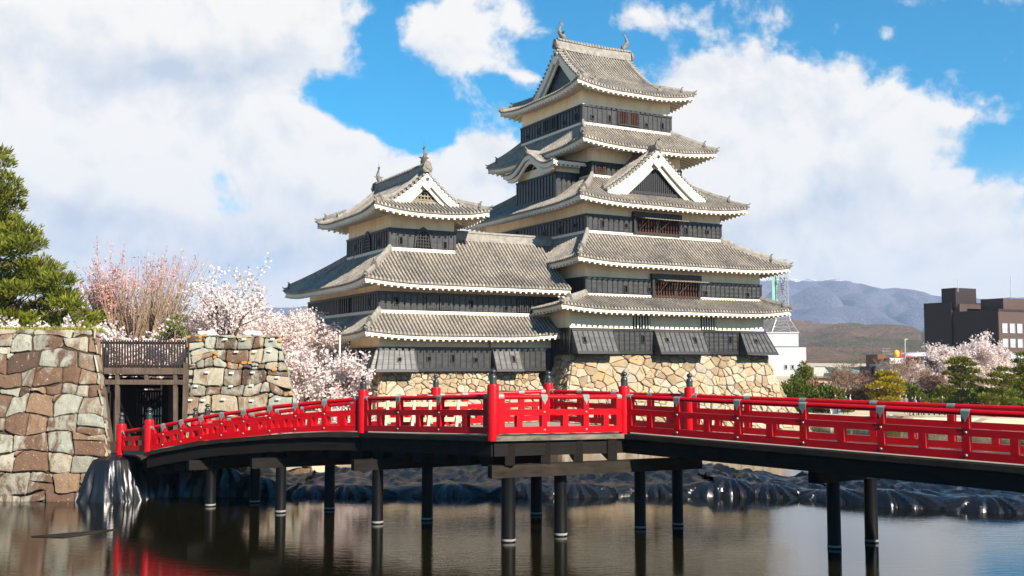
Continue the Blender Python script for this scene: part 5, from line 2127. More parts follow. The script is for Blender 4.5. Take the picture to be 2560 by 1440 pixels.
front = [(385, 1244), (600, 1243), (720, 1243), (1000, 1245), (1450, 1246), (1750, 1243), (2000, 1250), (2200, 1268), (2420, 1280), (2560, 1284), (2900, 1290)]
backw = [(385, 3.4), (560, 3.6), (720, 5.5), (850, 8.0), (1250, 8.0), (1600, 6.0), (1800, 7.5), (2000, 6.5), (2250, 6.8), (2560, 6.0), (2900, 6.0)]
toph = [(385, 1.9), (480, 1.75), (560, 1.2), (640, .75), (700, .5), (850, .62), (1250, .60), (1500, .5), (1790, .78), (1900, .6), (2050, .45), (2200, .62), (2560, .62), (2900, .6)]


def tri(x):
    return abs((x % 1.0) - .5) * 2


def sheet(name, u0, u1, label, seed):
    """thin sheet draped over heaped bags: creases run down from each heap"""
    n = int((u1 - u0) / 4.5)
    rs = random.Random(int(seed))
    mb = MB()
    prof = [(0.0, -.35), (.02, -.03)] + [(.02 + .93 * k / 8, math.sin(k / 8 * math.pi / 2) ** .8) for k in range(1, 9)] + [(.95 + .28 * k, None) for k in range(1, 30)]
    nv = len(prof)
    heaps = [-60.0]
    while heaps[-1] < 60:
        heaps.append(heaps[-1] + rs.choice((rs.uniform(1.2, 2.2), rs.uniform(2.4, 4.6))))
    hp = [(x, rs.uniform(.82, 1.25), rs.uniform(2.2, 4.2), rs.uniform(0, 1), rs.uniform(-.3, .35)) for x in heaps]
    for i in range(n + 1):
        u = u0 + (u1 - u0) * i / n
        v = float(np.interp(u, [a for a, b in front], [b for a, b in front]))
        dz = ray(u, v)
        p = dz * (-EYE / dz.z)
        x, y = p.x, p.y
        W_ = float(np.interp(u, [a for a, b in backw], [b for a, b in backw]))
        H = float(np.interp(u, [a for a, b in toph], [b for a, b in toph]))
        k = min(range(len(hp)), key=lambda q: abs(hp[q][0] - x))
        xc, hh, fq, ph, yo = hp[k]
        half = max(.4, ((hp[min(k + 1, len(hp) - 1)][0] - xc) if x > xc else (xc - hp[max(k - 1, 0)][0])) / 2)
        t = min(1.0, abs(x - xc) / half)
        edge_ = 1 - t ** 2.2
        for d, f in prof:
            dd = d if d <= .95 else .95 + (d - .95) * (W_ - .95) / 8.12
            yy = y + .35 * rn(x * .3, 1.7, seed) + .6 * yo * edge_ + dd + .10 * t * t
            if f is not None:
                q = .95 - d
                th = math.atan2(x - xc, q + .22)
                cr = tri(th * fq * .62 + ph + .25 * rn(x, d * 2, seed)) - .5
                cr2 = tri(th * fq * 1.9 + ph * 3 + .3 * rn(x * 2, d * 3, seed + 2)) - .5
                fall = min(1.0, q / .7)
                z = f * H * .82 * hh * (.80 + .20 * edge_) if f > 0 else f
                yy -= (cr * .26 + cr2 * .09) * fall * (1 if f > -.1 else 0)
                z += .05 * cr * max(0, f)
            else:
                q = min(1.0, (dd - .95) / (W_ - .95))
                z0 = H * .82 * hh * (.80 + .20 * edge_)
                z = z0 * (1 - q) ** 1.6 + H * (.15 + .85 * min(1, q * 1.4)) * (1 - (1 - q) ** 1.6) * (1 + .35 * rn(x * .6, dd * .6, seed))
                w1, w2 = .5 * rn(x * .5, dd * .5, seed + 8), .5 * rn(x * .6, dd * .4, seed + 9)
                g = min(1, q * 5)
                z += g * (.22 * (tri(x * .55 + dd * .28 + w1 * 1.6) - .5) + .12 * (tri(x * .5 - dd * .9 + w2 * 2.2) - .5) + .07 * (tri(x * 1.7 + dd * 1.3 + w1 * 3) - .5))
                if q > .93:
                    z = min(z, .1)
                if q >= .999:
                    z = -.5
            mb.v.append((x, yy, z))
    for i in range(n):
        for j in range(nv - 1):
            a = i * nv + j
            mb.f.append((a, a + nv, a + nv + 1, a + 1)); mb.m.append(0)
    o = mb.build(name, M['plastic'], None, smooth=30)
    tag(o, label, 'plastic sheet', 'black plastic sheets over the bank')
    return o


sheet('plastic_sheet', 385, 732, 'crumpled black plastic sheet in the shade under the left end of the bridge', 3.0)
sheet('plastic_sheet', 728, 1262, 'crumpled black plastic sheet over the bank behind the middle bridge piles', 8.0)
sheet('plastic_sheet', 1258, 1800, 'bluish black plastic sheet over the bank right of the tallest bridge post', 14.0)
sheet('plastic_sheet', 1796, 2120, 'black plastic sheet heaped highest, left of the right hand bridge piles', 21.0)
sheet('plastic_sheet', 2116, 2900, 'smooth black plastic sheet stretched over the bank at the right edge', 27.0)

# the draped mound at the foot of the near wall
mb = MB()
c = plan(296, 42.6)
NT_, NH = 200, 16
rs = random.Random(5)
ztop = 1.80
for k in range(NH + 1):
    h = k / NH
    for i in range(NT_):
        a = 2 * math.pi * i / NT_
        if h < .3:      # lumpy top
            q = h / .3
            rr = q * (.74 + .10 * rn(math.cos(a) * 1.5, math.sin(a) * 1.5, 3))
            z = ztop + .16 * rn(math.cos(a) * 2 * q, math.sin(a) * 2 * q, 1.0) - .16 * q ** 2.5
            sx, sy = 1.22, 1.15
        else:
            q = (h - .3) / .7
            aw = a + .25 * rn(a * 1.3, q * .8, 3)
            fold = (tri(aw * 1.27 + .9 * rn(a * .7, q * .5, 9)) - .5) * .20 + (tri(aw * 3.1 + .8 * q * rn(a, 2, 5) + .6 * rn(a * 1.4, q, 4)) - .5) * .13 + (tri(aw * 6.3 - .6 * q + .8 * rn(a * 2, q, 2)) - .5) * .06
            rr = .74 + .10 * (1 - q) * rn(math.cos(a) * 1.5, math.sin(a) * 1.5, 3) + .56 * q ** .72 + fold * q ** .8
            z = ztop - .16 - (ztop + .25) * q
            sx, sy = 1.22 + .1 * q, 1.15
        mb.v.append((c.x + math.cos(a) * rr * sx + 0, c.y + math.sin(a) * rr * sy, z))
for k in range(NH):
    for i in range(NT_):
        i2 = (i + 1) % NT_
        mb.f.append((k * NT_ + i, (k + 1) * NT_ + i, (k + 1) * NT_ + i2, k * NT_ + i2)); mb.m.append(0)
o = mb.build('plastic_sheet', M['plastic'], None, smooth=26)
tag(o, 'tall glossy black plastic sheet draped over the mound beside the near stone wall', 'plastic sheet', 'black plastic sheets over the bank')

# landing between wall and bridge
mb = MB()
mb.box((-18.6, 44.2, -1), (-11.6, 55.0, 1.86))
o = structure(mb.build('path', M['joint']))

# floating board
mb = MB()
p0, p1, p2, p3 = [Vector((q.x, q.y, .03)) for q in (at(78, 1334, 33.2), at(160, 1336.5, 33.0), at(292, 1318, 34.6), at(185, 1327, 33.9))]
mb.prism([p0, p1, p2, p3], (0, 0, -.05))
tag(mb.build('floating_board', M['capwood']), 'thin grey board floating on the dark water at the left', 'board')

# ================================================================== wooden gate
GZ = 49.6
G = empty('wooden_gate', plan(360, GZ) + Vector((0, 0, 1.86)), 0, 'dark wooden gate with a picket screen on top, between the two stone walls', 'gate')
GO = G.location.copy()
A_ = lambda u, v, d=GZ: at(u, v, d) - GO


def gbeam(name, u0, v0, u1, v1, w, dep=.25, d=GZ, mat='gatewood'):
    m = MB()
    p, q = A_(u0, v0, d), A_(u1, v1, d)
    m.beam(p, q, w, dep, up=(0, 1, 0))
    return m.build(name, M[mat], G)


gbeam('leaning_post', 249, 905, 277, 1112, .21)
gbeam('leaning_post', 465.5, 907, 462, 1112, .2)
gbeam('lintel', 262, 927, 460, 928, .29, .24)
gbeam('cross_beam', 264, 955, 460, 955.5, .23, .22)
for u in (294, 367, 439):
    gbeam('stud', u, 934, u, 949.5, .16, .18)
for u in (294, 439):
    gbeam('post', u, 962, u, 1112, .17, .2)
for u in (282, 428):
    gbeam('post', u, 950, u, 1110, .2, .2, GZ + 1.6)
m = MB()
for i in range(35):
    u = 236.5 + i * 6.9
    m.beam(A_(u, 850 + .5 * math.sin(i * 7)), A_(u, 921), .066, .06, up=(0, 1, 0))
m.build('pickets', M['gatedark'], G)
gbeam('picket_rail', 234, 857, 466, 858, .12, .08, GZ + .08, 'gatedark')
gbeam('picket_rail', 250, 916, 466, 916, .12, .08, GZ + .08, 'gatedark')
# roofed passage behind, side boarding and the barred doors
m = MB()
m.box(A_(250, 941) + Vector((0, .2, 0)), A_(468, 944) + Vector((.2, 4.6, .12)))
m.build('ceiling', M['gatedark'], G)
for u, s in ((268, 1), (463, -1)):
    m = MB()
    p = A_(u, 1112); q = A_(u, 945)
    m.box(p + Vector((-.06, .3, 0)), q + Vector((.06, 4.6, 0)))
    m.build('side_boarding', M['gatedark'], G)
for ua, ub in ((290, 342), (345, 402)):
    m = MB()
    d = GZ + 3.6
    for i in range(9):
        u = ua + (ub - ua) * (i + .5) / 9
        m.beam(A_(u, 975, d), A_(u, 1098, d), .075, .06, up=(0, 1, 0))
    for v in (978, 1004, 1040, 1094):
        m.beam(A_(ua, v, d), A_(ub, v, d), .12, .09, up=(0, 1, 0))
    m.build('barred_door', M['gatedark'], G)
m = MB()
m.box(A_(402, 1104, GZ + 3.6), A_(468, 945, GZ + 3.7)); m.box(A_(262, 1104, GZ + 3.6), A_(289, 945, GZ + 3.7)); m.box(A_(289, 972, GZ + 3.6), A_(402, 945, GZ + 3.7))
m.build('back_boarding', M['gatedark'], G)
m = MB()
m.lathe([(.13, -1.2), (.13, .42), (.155, .43), (.155, .62), (.12, .72), (.02, .80)], 12, A_(265.5, 905, GZ + 1.0))
m.build('capped_post', M['finial'], G, smooth=40)

# ================================================================== trees
def quads(P, size, rng, flat=0.0, aspect=1.0, up=None):
    """numpy: one small face per point. up: preferred blade direction (n,3)"""
    n = len(P)
    a = rng.normal(size=(n, 3))
    if up is not None:
        a = up + a * .45
    a /= np.linalg.norm(a, axis=1)[:, None] + 1e-9
    b = rng.normal(size=(n, 3))
    if flat:
        b[:, 2] *= (1 - flat)
    b -= a * (a * b).sum(1)[:, None]
    b /= np.linalg.norm(b, axis=1)[:, None] + 1e-9
    s = np.asarray(size).reshape(-1, 1)
    A, B = a * s * aspect * .5, b * s * .5
    V = np.stack([P - A - B * .7, P - A * .2 + B, P + A + B * .6, P + A * .3 - B], axis=1).reshape(-1, 3)
    return V


def leaf_mesh(name, V, mat, parent, org):
    n = len(V) // 4
    me = bpy.data.meshes.new(name)
    V = V - np.array(org)
    me.vertices.add(n * 4)
    me.vertices.foreach_set('co', V.astype(np.float32).ravel())
    me.loops.add(n * 4)
    me.loops.foreach_set('vertex_index', np.arange(n * 4, dtype=np.int32))
    me.polygons.add(n)
    me.polygons.foreach_set('loop_start', np.arange(0, n * 4, 4, dtype=np.int32))
    me.polygons.foreach_set('loop_total', np.full(n, 4, dtype=np.int32))
    me.materials.append(mat)
    me.update(calc_edges=True)
    o = bpy.data.objects.new(name, me)
    COL.objects.link(o)
    o.parent = parent
    return o


def grow(rng, p, d, L, r, lvl, out, kids=(4, 6), ratio=.62, spread=.9, lift=.12, bend=.25, r_ratio=.55, seg=5, levels=4):
    """recursive limbs; out: list of (level, points, radii)"""
    pts, rad = [Vector(p)], [r]
    d = Vector(d).normalized()
    for i in range(seg):
        d = (d + Vector((rng.uniform(-bend, bend), rng.uniform(-bend, bend), rng.uniform(-bend, bend) * .7 + lift * .5))).normalized()
        pts.append(pts[-1] + d * (L / seg))
        rad.append(r * (1 - .55 * (i + 1) / seg))
    out.append((lvl, pts, rad))
    if lvl >= levels:
        return
    n = rng.randint(*kids)
    for k in range(n):
        f = .35 + .65 * (k + rng.random()) / n
        i = min(int(f * seg), seg - 1)
        q = pts[i].lerp(pts[i + 1], f * seg - i)
        az = rng.uniform(0, 6.283)
        t = (pts[i + 1] - pts[i]).normalized()
        s = t.orthogonal().normalized()
        s = Matrix.Rotation(az, 3, t) @ s
        dd = (t * (1 - spread * .5) + s * spread + Vector((0, 0, lift))).normalized()
        grow(rng, q, dd, L * ratio * rng.uniform(.75, 1.15), max(rad[i] * r_ratio, .008), lvl + 1, out, kids, ratio, spread, lift, bend, r_ratio, max(3, seg - 1), levels)


def limbs_mesh(name, limbs, mat, parent, org, maxlvl=9):
    mb = MB()
    for lvl, pts, rad in limbs:
        if lvl <= maxlvl:
            mb.tube(pts, rad, 8 if lvl <= 1 else (5 if lvl == 2 else 3), cap=False)
    return mb.build(name, mat, parent, org, smooth=True)


def along(limbs, levels, step, nrng, jit):
    out = []
    for lvl, pts, rad in limbs:
        if lvl in levels:
            for a, b in zip(pts[:-1], pts[1:]):
                n = max(1, int((b - a).length / step))
                for k in range(n):
                    out.append(tuple(a.lerp(b, (k + .5) / n)))
    P = np.array(out)
    return P


def cherry(name, base, H, spread, seed, label, dens=1.0, group=None, lean=(0, 0), levels=4, kids=(4, 6), size=.12, step=.16, per=5, sig=.10, twigs=3, r=.28, lift=.16, sp=.95, mat='blossom', keep=None, bark='bark', cat='cherry tree', trunk_f=.28):
    rng = random.Random(seed); nr = np.random.default_rng(seed)
    base = Vector(base)
    root = empty(name, base, 0, label, cat, group)
    limbs = []
    top = base + Vector((lean[0] * .4, lean[1] * .4, H * trunk_f))
    tr = [base, base.lerp(top, .5) + Vector((rng.uniform(-.1, .1), 0, 0)), top]
    limbs.append((0, tr, [r, r * .85, r * .75]))
    nb = rng.randint(5, 7)
    for k in range(nb):
        a = 6.283 * (k + rng.random() * .6) / nb
        tilt = rng.uniform(.25, 1.0)
        d = Vector((math.cos(a) * spread / H * 1.3 * tilt + lean[0] * .3, math.sin(a) * spread / H * 1.3 * tilt, rng.uniform(.55, 1.0)))
        L = math.hypot(spread * tilt, H * .55) * rng.uniform(.5, .68)
        grow(rng, tr[1].lerp(tr[2], rng.uniform(.5, 1)), d, L, r * .5, 1, limbs, kids, .62, sp, lift, .22, .52, 5, levels)
    limbs_mesh('trunk', limbs, M[bark], root, base, twigs)
    P = along(limbs, (levels - 1, levels), step, nr, 0)
    if len(P):
        P = np.repeat(P, max(1, int(per * dens)), axis=0)
        P = P + nr.normal(size=P.shape) * sig
        if keep is not None:
            P = P[[keep(p) for p in P]]
        S_ = size * nr.uniform(.6, 1.3, size=len(P))
        leaf_mesh('crown', quads(P, S_, nr), M[mat], root, base)
    return root, limbs


def pads_tree(name, base, pads, seed, label, mat, trunk, cat='pine tree', group=None, n=420, blade=.26, asp=3.2, trunk_r=.3, bark='barkpine', thick=.34):
    """pine: needle tufts gathered in flat cloud-like pads; pads: (centre, radius)"""
    rng = random.Random(seed); nr = np.random.default_rng(seed)
    base = Vector(base)
    root = empty(name, base, 0, label, cat, group)
    mb = MB()
    K = len(trunk)
    mb.tube(trunk, [trunk_r * (1 - .75 * i / (K - 1)) for i in range(K)], 8, cap=False)
    Vs = []
    for c, r in pads:
        c = Vector(c)
        # limb from the trunk to the pad
        t = min(trunk, key=lambda q: (q - c).length + max(0, q.z - c.z) * 2)
        m_ = t.lerp(c, .5) + Vector((0, 0, -.12 * (c - t).length + .1))
        mb.tube([t, m_, c + Vector((0, 0, -.15 * r))], [max(.03, trunk_r * .28), .05, .02], 5, cap=False)
        k = int(n * r * r)
        d = nr.normal(size=(k, 3)); d /= np.linalg.norm(d, axis=1)[:, None]
        rad = nr.uniform(.35, 1.0, size=(k, 1)) ** .6
        q = d * rad
        lump = 1 + .28 * np.sin(q[:, :1] * 5 + c.x) * np.cos(q[:, 1:2] * 5 + c.y)
        P = np.array(c) + q * np.array([r, r, r * thick]) * lump
        P[:, 2] += np.abs(nr.normal(size=k)) * r * .06
        up = d * np.array([.8, .8, .5]) + np.array([0, 0, .75])
        Vs.append(quads(P, blade * nr.uniform(.7, 1.25, size=k), nr, 0, asp, up) if asp <= 0 else _blades(P, up, blade * nr.uniform(.7, 1.25, size=k), asp, nr))
    mb.build('trunk', M[bark], root, base, smooth=True)
    leaf_mesh('crown', np.concatenate(Vs), M[mat], root, base)
    return root


def _blades(P, up, ln, asp, nr):
    a = up + nr.normal(size=up.shape) * .35
    a /= np.linalg.norm(a, axis=1)[:, None]
    b = np.cross(a, nr.normal(size=a.shape)); b /= np.linalg.norm(b, axis=1)[:, None] + 1e-9
    ln = ln.reshape(-1, 1)
    A, B = a * ln, b * ln / asp * .5
    return np.stack([P - B * .6, P + A * .5 - B, P + A, P + A * .5 + B], axis=1).reshape(-1, 3)


# --- the big pine on the left
rng = random.Random(11)
pads = []
ext = [(384, 8), (450, 40), (505, 44), (545, 52), (600, 80), (650, 108), (700, 160), (745, 188), (790, 205), (815, 215)]
v = 384
while v < 830:
    e = float(np.interp(v, [a for a, b in ext], [b for a, b in ext]))
    u = e - rng.uniform(12, 30)
    while u > -170:
        d = 58 + rng.uniform(-3.2, 3.2)
        r = rng.uniform(.75, 1.25) if v > 480 else rng.uniform(.55, .8)
        if rng.random() < .92 and not (v < 430 and u > 10):
            pads.append((at(u, v + rng.uniform(-9, 9), d), r))
        u -= rng.uniform(30, 52)
    v += rng.uniform(24, 34)
b_ = at(-30, 907, 58); b_.z = 1.8
tp = at(-20, 372, 58)
tk = [b_.lerp(tp, f) + Vector((.4 * math.sin(f * 5), 0, 0)) for f in (0, .2, .4, .6, .8, 1)]
pads_tree('pine_tree', b_, pads, 4, 'tall dense green pine tree at the left edge behind the near stone wall', 'pine', tk, n=520, blade=.36, asp=4.5, trunk_r=.42, thick=.36)

gz = 1.8
def gp(u, d, z=gz):
    p = plan(u, d); p.z = z
    return p


CH = 'cherry trees in blossom left of the castle'
cherry('cherry_tree', gp(60, 53), 6.3, 4.8, 21, 'low dense white cherry tree just above the near stone wall', 1.0, CH, size=.16, per=8, sig=.14, lift=.02, kids=(4, 6))
cherry('cherry_tree', gp(185, 56), 6.6, 4.8, 22, 'low dense white cherry tree between the pine and the wooden gate', 1.0, CH, size=.16, per=8, sig=.14, lift=.02, kids=(4, 6))
cherry('cherry_tree', gp(225, 67), 8.8, 4.6, 23, 'thin white cherry tree showing at the right flank of the big pine', .8, CH, size=.15, per=5, sig=.14, lift=.16)
cherry('cherry_tree', gp(372, 57), 5.0, 5.2, 24, 'low pink cherry tree right behind the picket gate', .9, CH, size=.16, per=8, sig=.15, lift=.05)
cherry('cherry_tree', gp(462, 64), 7.6, 5.6, 29, 'pale cherry tree behind the gate, right of the red budded tree', .9, CH, size=.16, per=7, sig=.16, lift=.1)
cherry('cherry_tree', gp(300, 68), 7.2, 5.8, 30, 'pale cherry tree filling the space behind the red budded tree', .9, CH, size=.17, per=7, sig=.17, lift=.08)
cherry('cherry_tree', gp(562, 60), 9.0, 3.3, 25, 'sparse cherry tree with dark bare limbs standing above the tagged wall', .5, CH, size=.15, per=4, sig=.12, step=.24, lift=.2, kids=(3, 4), r=.24, sp=.85, trunk_f=.42)
cherry('cherry_tree', gp(575, 70), 8.0, 7.2, 26, 'broad pale pink cherry tree filling the space behind the tagged wall', 1.0, CH, size=.16, per=6, sig=.17, lift=.06)
cherry('cherry_tree', gp(690, 72), 8.2, 6.0, 27, 'rounded pale pink cherry tree nearest the castle turret roof', 1.0, CH, size=.16, per=6, sig=.17, lift=.08)
cherry('cherry_tree', gp(722, 56.5), 6.0, 4.2, 28, 'drooping pink cherry tree in front of the turret stone base', 1.0, CH, lean=(1.6, .2), size=.14, per=7, sig=.13, lift=-.14, kids=(4, 6), r=.22)
# tree pruned to upright shoots with red buds
rng = random.Random(31); nr = np.random.default_rng(31)
rt = empty('budding_tree', gp(345, 63), 0, 'tall upright tree with red buds and pale shoots left of centre', 'tree')
limbs = []
b_ = gp(345, 63)
limbs.append((0, [b_, b_ + Vector((0, 0, 2.3)), b_ + Vector((.15, 0, 4.2))], [.36, .33, .27]))
for k in range(9):
    a = 6.283 * k / 9 + rng.uniform(-.3, .3)
    d = Vector((math.cos(a) * 1.1, math.sin(a) * .8, .7))
    q0 = b_ + Vector((.1, 0, rng.uniform(2.4, 4.1)))
    pts = [q0]
    for i in range(4):
        d = (d + Vector((rng.uniform(-.15, .15), rng.uniform(-.15, .15), .14))).normalized()
        pts.append(pts[-1] + d * .78)
    limbs.append((1, pts, [.13, .11, .095, .08, .06]))
    for j in range(46):
        f = rng.uniform(.2, 1)
        i = min(int(f * 4), 3)
        q = pts[i].lerp(pts[i + 1], f * 4 - i)
        ox = (q.x - b_.x)
        dd = Vector((ox * .24 + rng.uniform(-.3, .3), rng.uniform(-.25, .25), 1)).normalized()
        L = rng.uniform(2.4, 5.9) * (1.08 - min(.5, abs(ox) * .13))
        p2 = [q]
        for i in range(4):
            dd = (dd + Vector((rng.uniform(-.10, .10), rng.uniform(-.1, .1), .03))).normalized()
            p2.append(p2[-1] + dd * L / 4)
        limbs.append((2, p2, [.026, .021, .016, .012, .008]))
        for m_ in range(4):
            q0 = p2[rng.randint(1, 3)]
            d3 = (dd + Vector((rng.uniform(-.7, .7), rng.uniform(-.7, .7), rng.uniform(-.1, .2)))).normalized()
            limbs.append((3, [q0, q0 + d3 * .4, q0 + d3 * .75 + Vector((0, 0, .14))], [.010, .008, .005]))
limbs_mesh('trunk', limbs, M['barkpale'], rt, b_)
P = along(limbs, (2, 3), .22, nr, 0)
keepm = (P[:, 2] > b_.z + 8.2 + .5 * (P[:, 0] - b_.x) + nr.normal(size=len(P)) * .9)
P = P[keepm]
P = np.repeat(P, 2, axis=0) + nr.normal(size=(len(P) * 2, 3)) * .06
leaf_mesh('crown', quads(P, .10 * nr.uniform(.6, 1.3, size=len(P)), nr), M['redbud'], rt, b_)
# small pine sprigs above the gate, grass on the near wall
pads_tree('pine_tree', gp(432, 53), [(at(u, v, 53 + .3 * k), r) for k, (u, v, r) in enumerate(((448, 800, .42), (440, 826, .5), (425, 838, .55), (455, 842, .5), (408, 846, .42), (432, 812, .35)))], 6,
          'small bright green young pine behind the gate pickets', 'shrub', [gp(436, 53), at(437, 840, 53), at(440, 798, 53)], n=800, blade=.2, asp=4, trunk_r=.07)
nr = np.random.default_rng(8)
P = np.stack([nr.uniform(-26, -18.0, 5200), nr.uniform(43.5, 46, 5200), np.zeros(5200)], 1)
P[:, 2] = 6.78 + .05 * nr.random(5200)
V = _blades(P, np.tile([0, 0, 1.0], (5200, 1)), .22 * nr.uniform(.5, 1.3, 5200), 5, nr)
g_ = leaf_mesh('grass', V, M['grass'], None, (0, 0, 0)); g_['kind'] = 'stuff'

# pole in front of the turret
mb = MB()
p = plan(849, 60)
mb.tube([p + Vector((0, 0, .2)), Vector((p.x, p.y, at(849, 838, 60).z))], .05, 8)
tag(mb.build('flag_pole', M['white'], None, smooth=True), 'thin white pole standing before the left turret base', 'pole')
# ================================================================== far bank: trees
def ground_at(u, d):
    p = plan(u, d)
    p.z = ground_h(p.x, d)
    return p


def cloud_pine(u, d, spec, seed, label, mat='pine', n=620, group=None, thick=.27, cat='pine tree', tr=.16, blade=.30):
    """spec: pads in photo coordinates (u, v, radius m)"""
    rng = random.Random(seed)
    b = ground_at(u, d)
    top = min(spec, key=lambda s: s[1])
    tp = at(top[0], top[1] + 4, d)
    tk = [b.lerp(tp, f) + Vector((.25 * math.sin(f * 6 + seed), 0, 0)) for f in (0, .25, .5, .75, 1)]
    pads = []
    for (uu, v, r) in spec:
        pads.append((at(uu, v, d + rng.uniform(-.8, .8)), r * .82))
    return pads_tree('pine_tree', b, pads, seed, label, mat, tk, cat, group, n=n, blade=blade, asp=3.0, trunk_r=tr, thick=thick)


PG = 'pines on the far bank'
cloud_pine(2400, 110, [(2402, 902, 1.2), (2380, 908, .9), (2425, 912, .9), (2395, 925, 1.2), (2430, 930, 1.0), (2372, 936, .8), (2415, 945, 1.1), (2440, 952, 1.0), (2392, 957, 1.0), (2420, 968, 1.1), (2368, 974, 1.2), (2395, 985, 1.1), (2352, 988, 1.0), (2378, 1003, 1.1), (2346, 1005, .9), (2410, 1004, .8), (2362, 1015, 1.0)], 41, 'dark clipped pine with rounded top in front of pink cherry blossom', group=PG)
cloud_pine(2505, 106, [(2505, 925, .8), (2488, 940, 1.0), (2520, 944, 1.0), (2478, 958, 1.0), (2508, 962, 1.2), (2492, 980, 1.1), (2525, 985, 1.1), (2470, 992, 1.0), (2500, 1000, 1.2), (2535, 1005, 1.1), (2478, 1012, 1.0)], 42, 'dark layered pine beside the clipped one near the right edge', group=PG)
cloud_pine(2556, 108, [(2556, 888, .7), (2550, 905, .9), (2570, 915, 1.1), (2548, 928, 1.0), (2565, 940, 1.2), (2545, 958, 1.2), (2570, 970, 1.3), (2555, 990, 1.3), (2540, 1005, 1.1), (2575, 1010, 1.3)], 43, 'tall green pine cut by the right edge of the photo', group=PG)
cloud_pine(2216, 104, [(2212, 935, .8), (2230, 938, .7), (2196, 945, .7), (2222, 950, 1.0), (2242, 955, .8), (2200, 962, .8), (2185, 968, .8), (2224, 968, 1.0), (2246, 974, .9), (2206, 982, 1.0), (2235, 988, 1.0), (2188, 985, .8), (2215, 1000, 1.0), (2240, 1003, .9), (2192, 1003, .9)], 44, 'golden green pine in front of the brown brick building', 'pinegold', group=PG)
b = ground_at(2010, 112)
cspec = [(2010, 908, .35), (2007, 918, .6), (2015, 925, .7), (2003, 932, .8), (2016, 938, .95), (2004, 946, 1.0), (2018, 952, 1.1), (2000, 958, 1.1), (2012, 966, 1.3), (1998, 974, 1.2), (2024, 972, 1.1), (2010, 985, 1.4)]
cloud_pine(2010, 112, cspec, 45, 'pointed green conifer at the foot of the white building', 'pine', group=PG, cat='conifer', thick=.6)


def bush(u, d, rx, top, seed, label, mat='shrub', blade=.3, n=5200):
    b = ground_at(u, d)
    nr = np.random.default_rng(seed)
    root = empty('bush', b, 0, label, 'bush', 'round bushes on the far bank')
    H = at(u, top, d).z - b.z
    dd = nr.normal(size=(n, 3)); dd /= np.linalg.norm(dd, axis=1)[:, None]
    dd[:, 2] = np.abs(dd[:, 2])
    lump = 1 + .12 * np.sin(dd[:, :1] * 7 + seed) * np.cos(dd[:, 2:] * 6) + .08 * np.sin(dd[:, 1:2] * 11)
    P = np.array(b) + dd * np.array([rx, rx, H]) * lump * nr.uniform(.72, 1.0, size=(n, 1))
    leaf_mesh('crown', _blades(P, dd + np.array([0, 0, .5]), blade * nr.uniform(.6, 1.2, n), 1.8, nr), M[mat], root, b)
    mb = MB()
    for k in range(5):
        a = k * 1.3
        mb.tube([b, b + Vector((math.cos(a) * rx * .4, math.sin(a) * rx * .4, H * .7))], [.08, .03], 5)
    mb.build('trunk', M['bark'], root, b)


bush(1985, 104, 2.2, 948, 51, 'green bush against the right foot of the keep stone base')
bush(2030, 105, 2.4, 958, 52, 'brownish green bush below the pointed conifer', 'twigleaf')
bush(2070, 103, 2.1, 968, 53, 'round green bush left of the bare spreading tree')
bush(2150, 118, 3.0, 974, 55, 'low wide bush behind the bare trees', n=7000)
bush(2325, 119, 2.6, 976, 56, 'low bush under the small bare tree')
bush(2440, 112, 2.6, 972, 57, 'low bush between the clipped pine and the layered pine')
bush(2530, 114, 3.0, 965, 58, 'wide bush behind the pines at the right edge', n=7000)
bush(2266, 110, 1.9, 960, 54, 'dark round bush behind the pale leaning trunk')


def bare(u, d, H, seed, label, spread=.9, bark='barkpale', budmat='twigleaf', buds=1, lean=(0, 0), r=.16, levels=5):
    rng = random.Random(seed); nr = np.random.default_rng(seed)
    b = ground_at(u, d)
    root = empty('bare_tree', b, 0, label, 'bare tree', 'leafless trees on the far bank')
    limbs = []
    tr = [b, b + Vector((lean[0] * .5, 0, H * .18)), b + Vector((lean[0], 0, H * .34))]
    limbs.append((0, tr, [r, r * .9, r * .75]))
    for k in range(6):
        a = 6.283 * k / 6 + rng.uniform(-.3, .3)
        grow(rng, tr[1].lerp(tr[2], rng.uniform(.4, 1)), Vector((math.cos(a) * spread, math.sin(a) * spread, .75)), H * .42, r * .5, 1, limbs, (3, 5), .66, .85, .12, .2, .6, 4, levels)
    limbs_mesh('trunk', limbs, M[bark], root, b)
    P = along(limbs, (levels,), .3, nr, 0)
    P = np.repeat(P, buds, axis=0) + nr.normal(size=(len(P) * buds, 3)) * .08
    leaf_mesh('crown', quads(P, .10 * nr.uniform(.5, 1.2, len(P)), nr), M[budmat], root, b)


bare(2098, 107, 4.6, 61, 'bare spreading tree with tan trunk before the green copper roof', 1.15, lean=(.4, 0))
bare(2132, 116, 4.8, 63, 'bare reddish tree behind the tan trunked one', 1.1, 'bark')
bare(2250, 112, 5.6, 62, 'leafless tree with a pale leaning trunk right of the golden pine', 1.0, lean=(.5, 0))
bare(2330, 118, 4.0, 64, 'small bare tree under the white canopy', 1.0, 'bark')
RC = 'cherry trees on the far bank'
b = ground_at(2390, 126)
cherry('cherry_tree', b, 7.0, 5.2, 71, 'left crown of pink cherry trees before the dark brown building', 1.0, RC, size=.19, per=6, sig=.2, lift=.05)
b = ground_at(2475, 128)
cherry('cherry_tree', b, 7.6, 5.2, 72, 'right crown of pink cherry trees before the dark brown building', 1.0, RC, size=.19, per=6, sig=.2, lift=.05)
b = ground_at(2310, 122)
cherry('cherry_tree', b, 4.6, 3.6, 73, 'low drooping pink cherry branches left of the dark clipped pine', .9, RC, size=.16, per=5, sig=.16, lift=-.05)

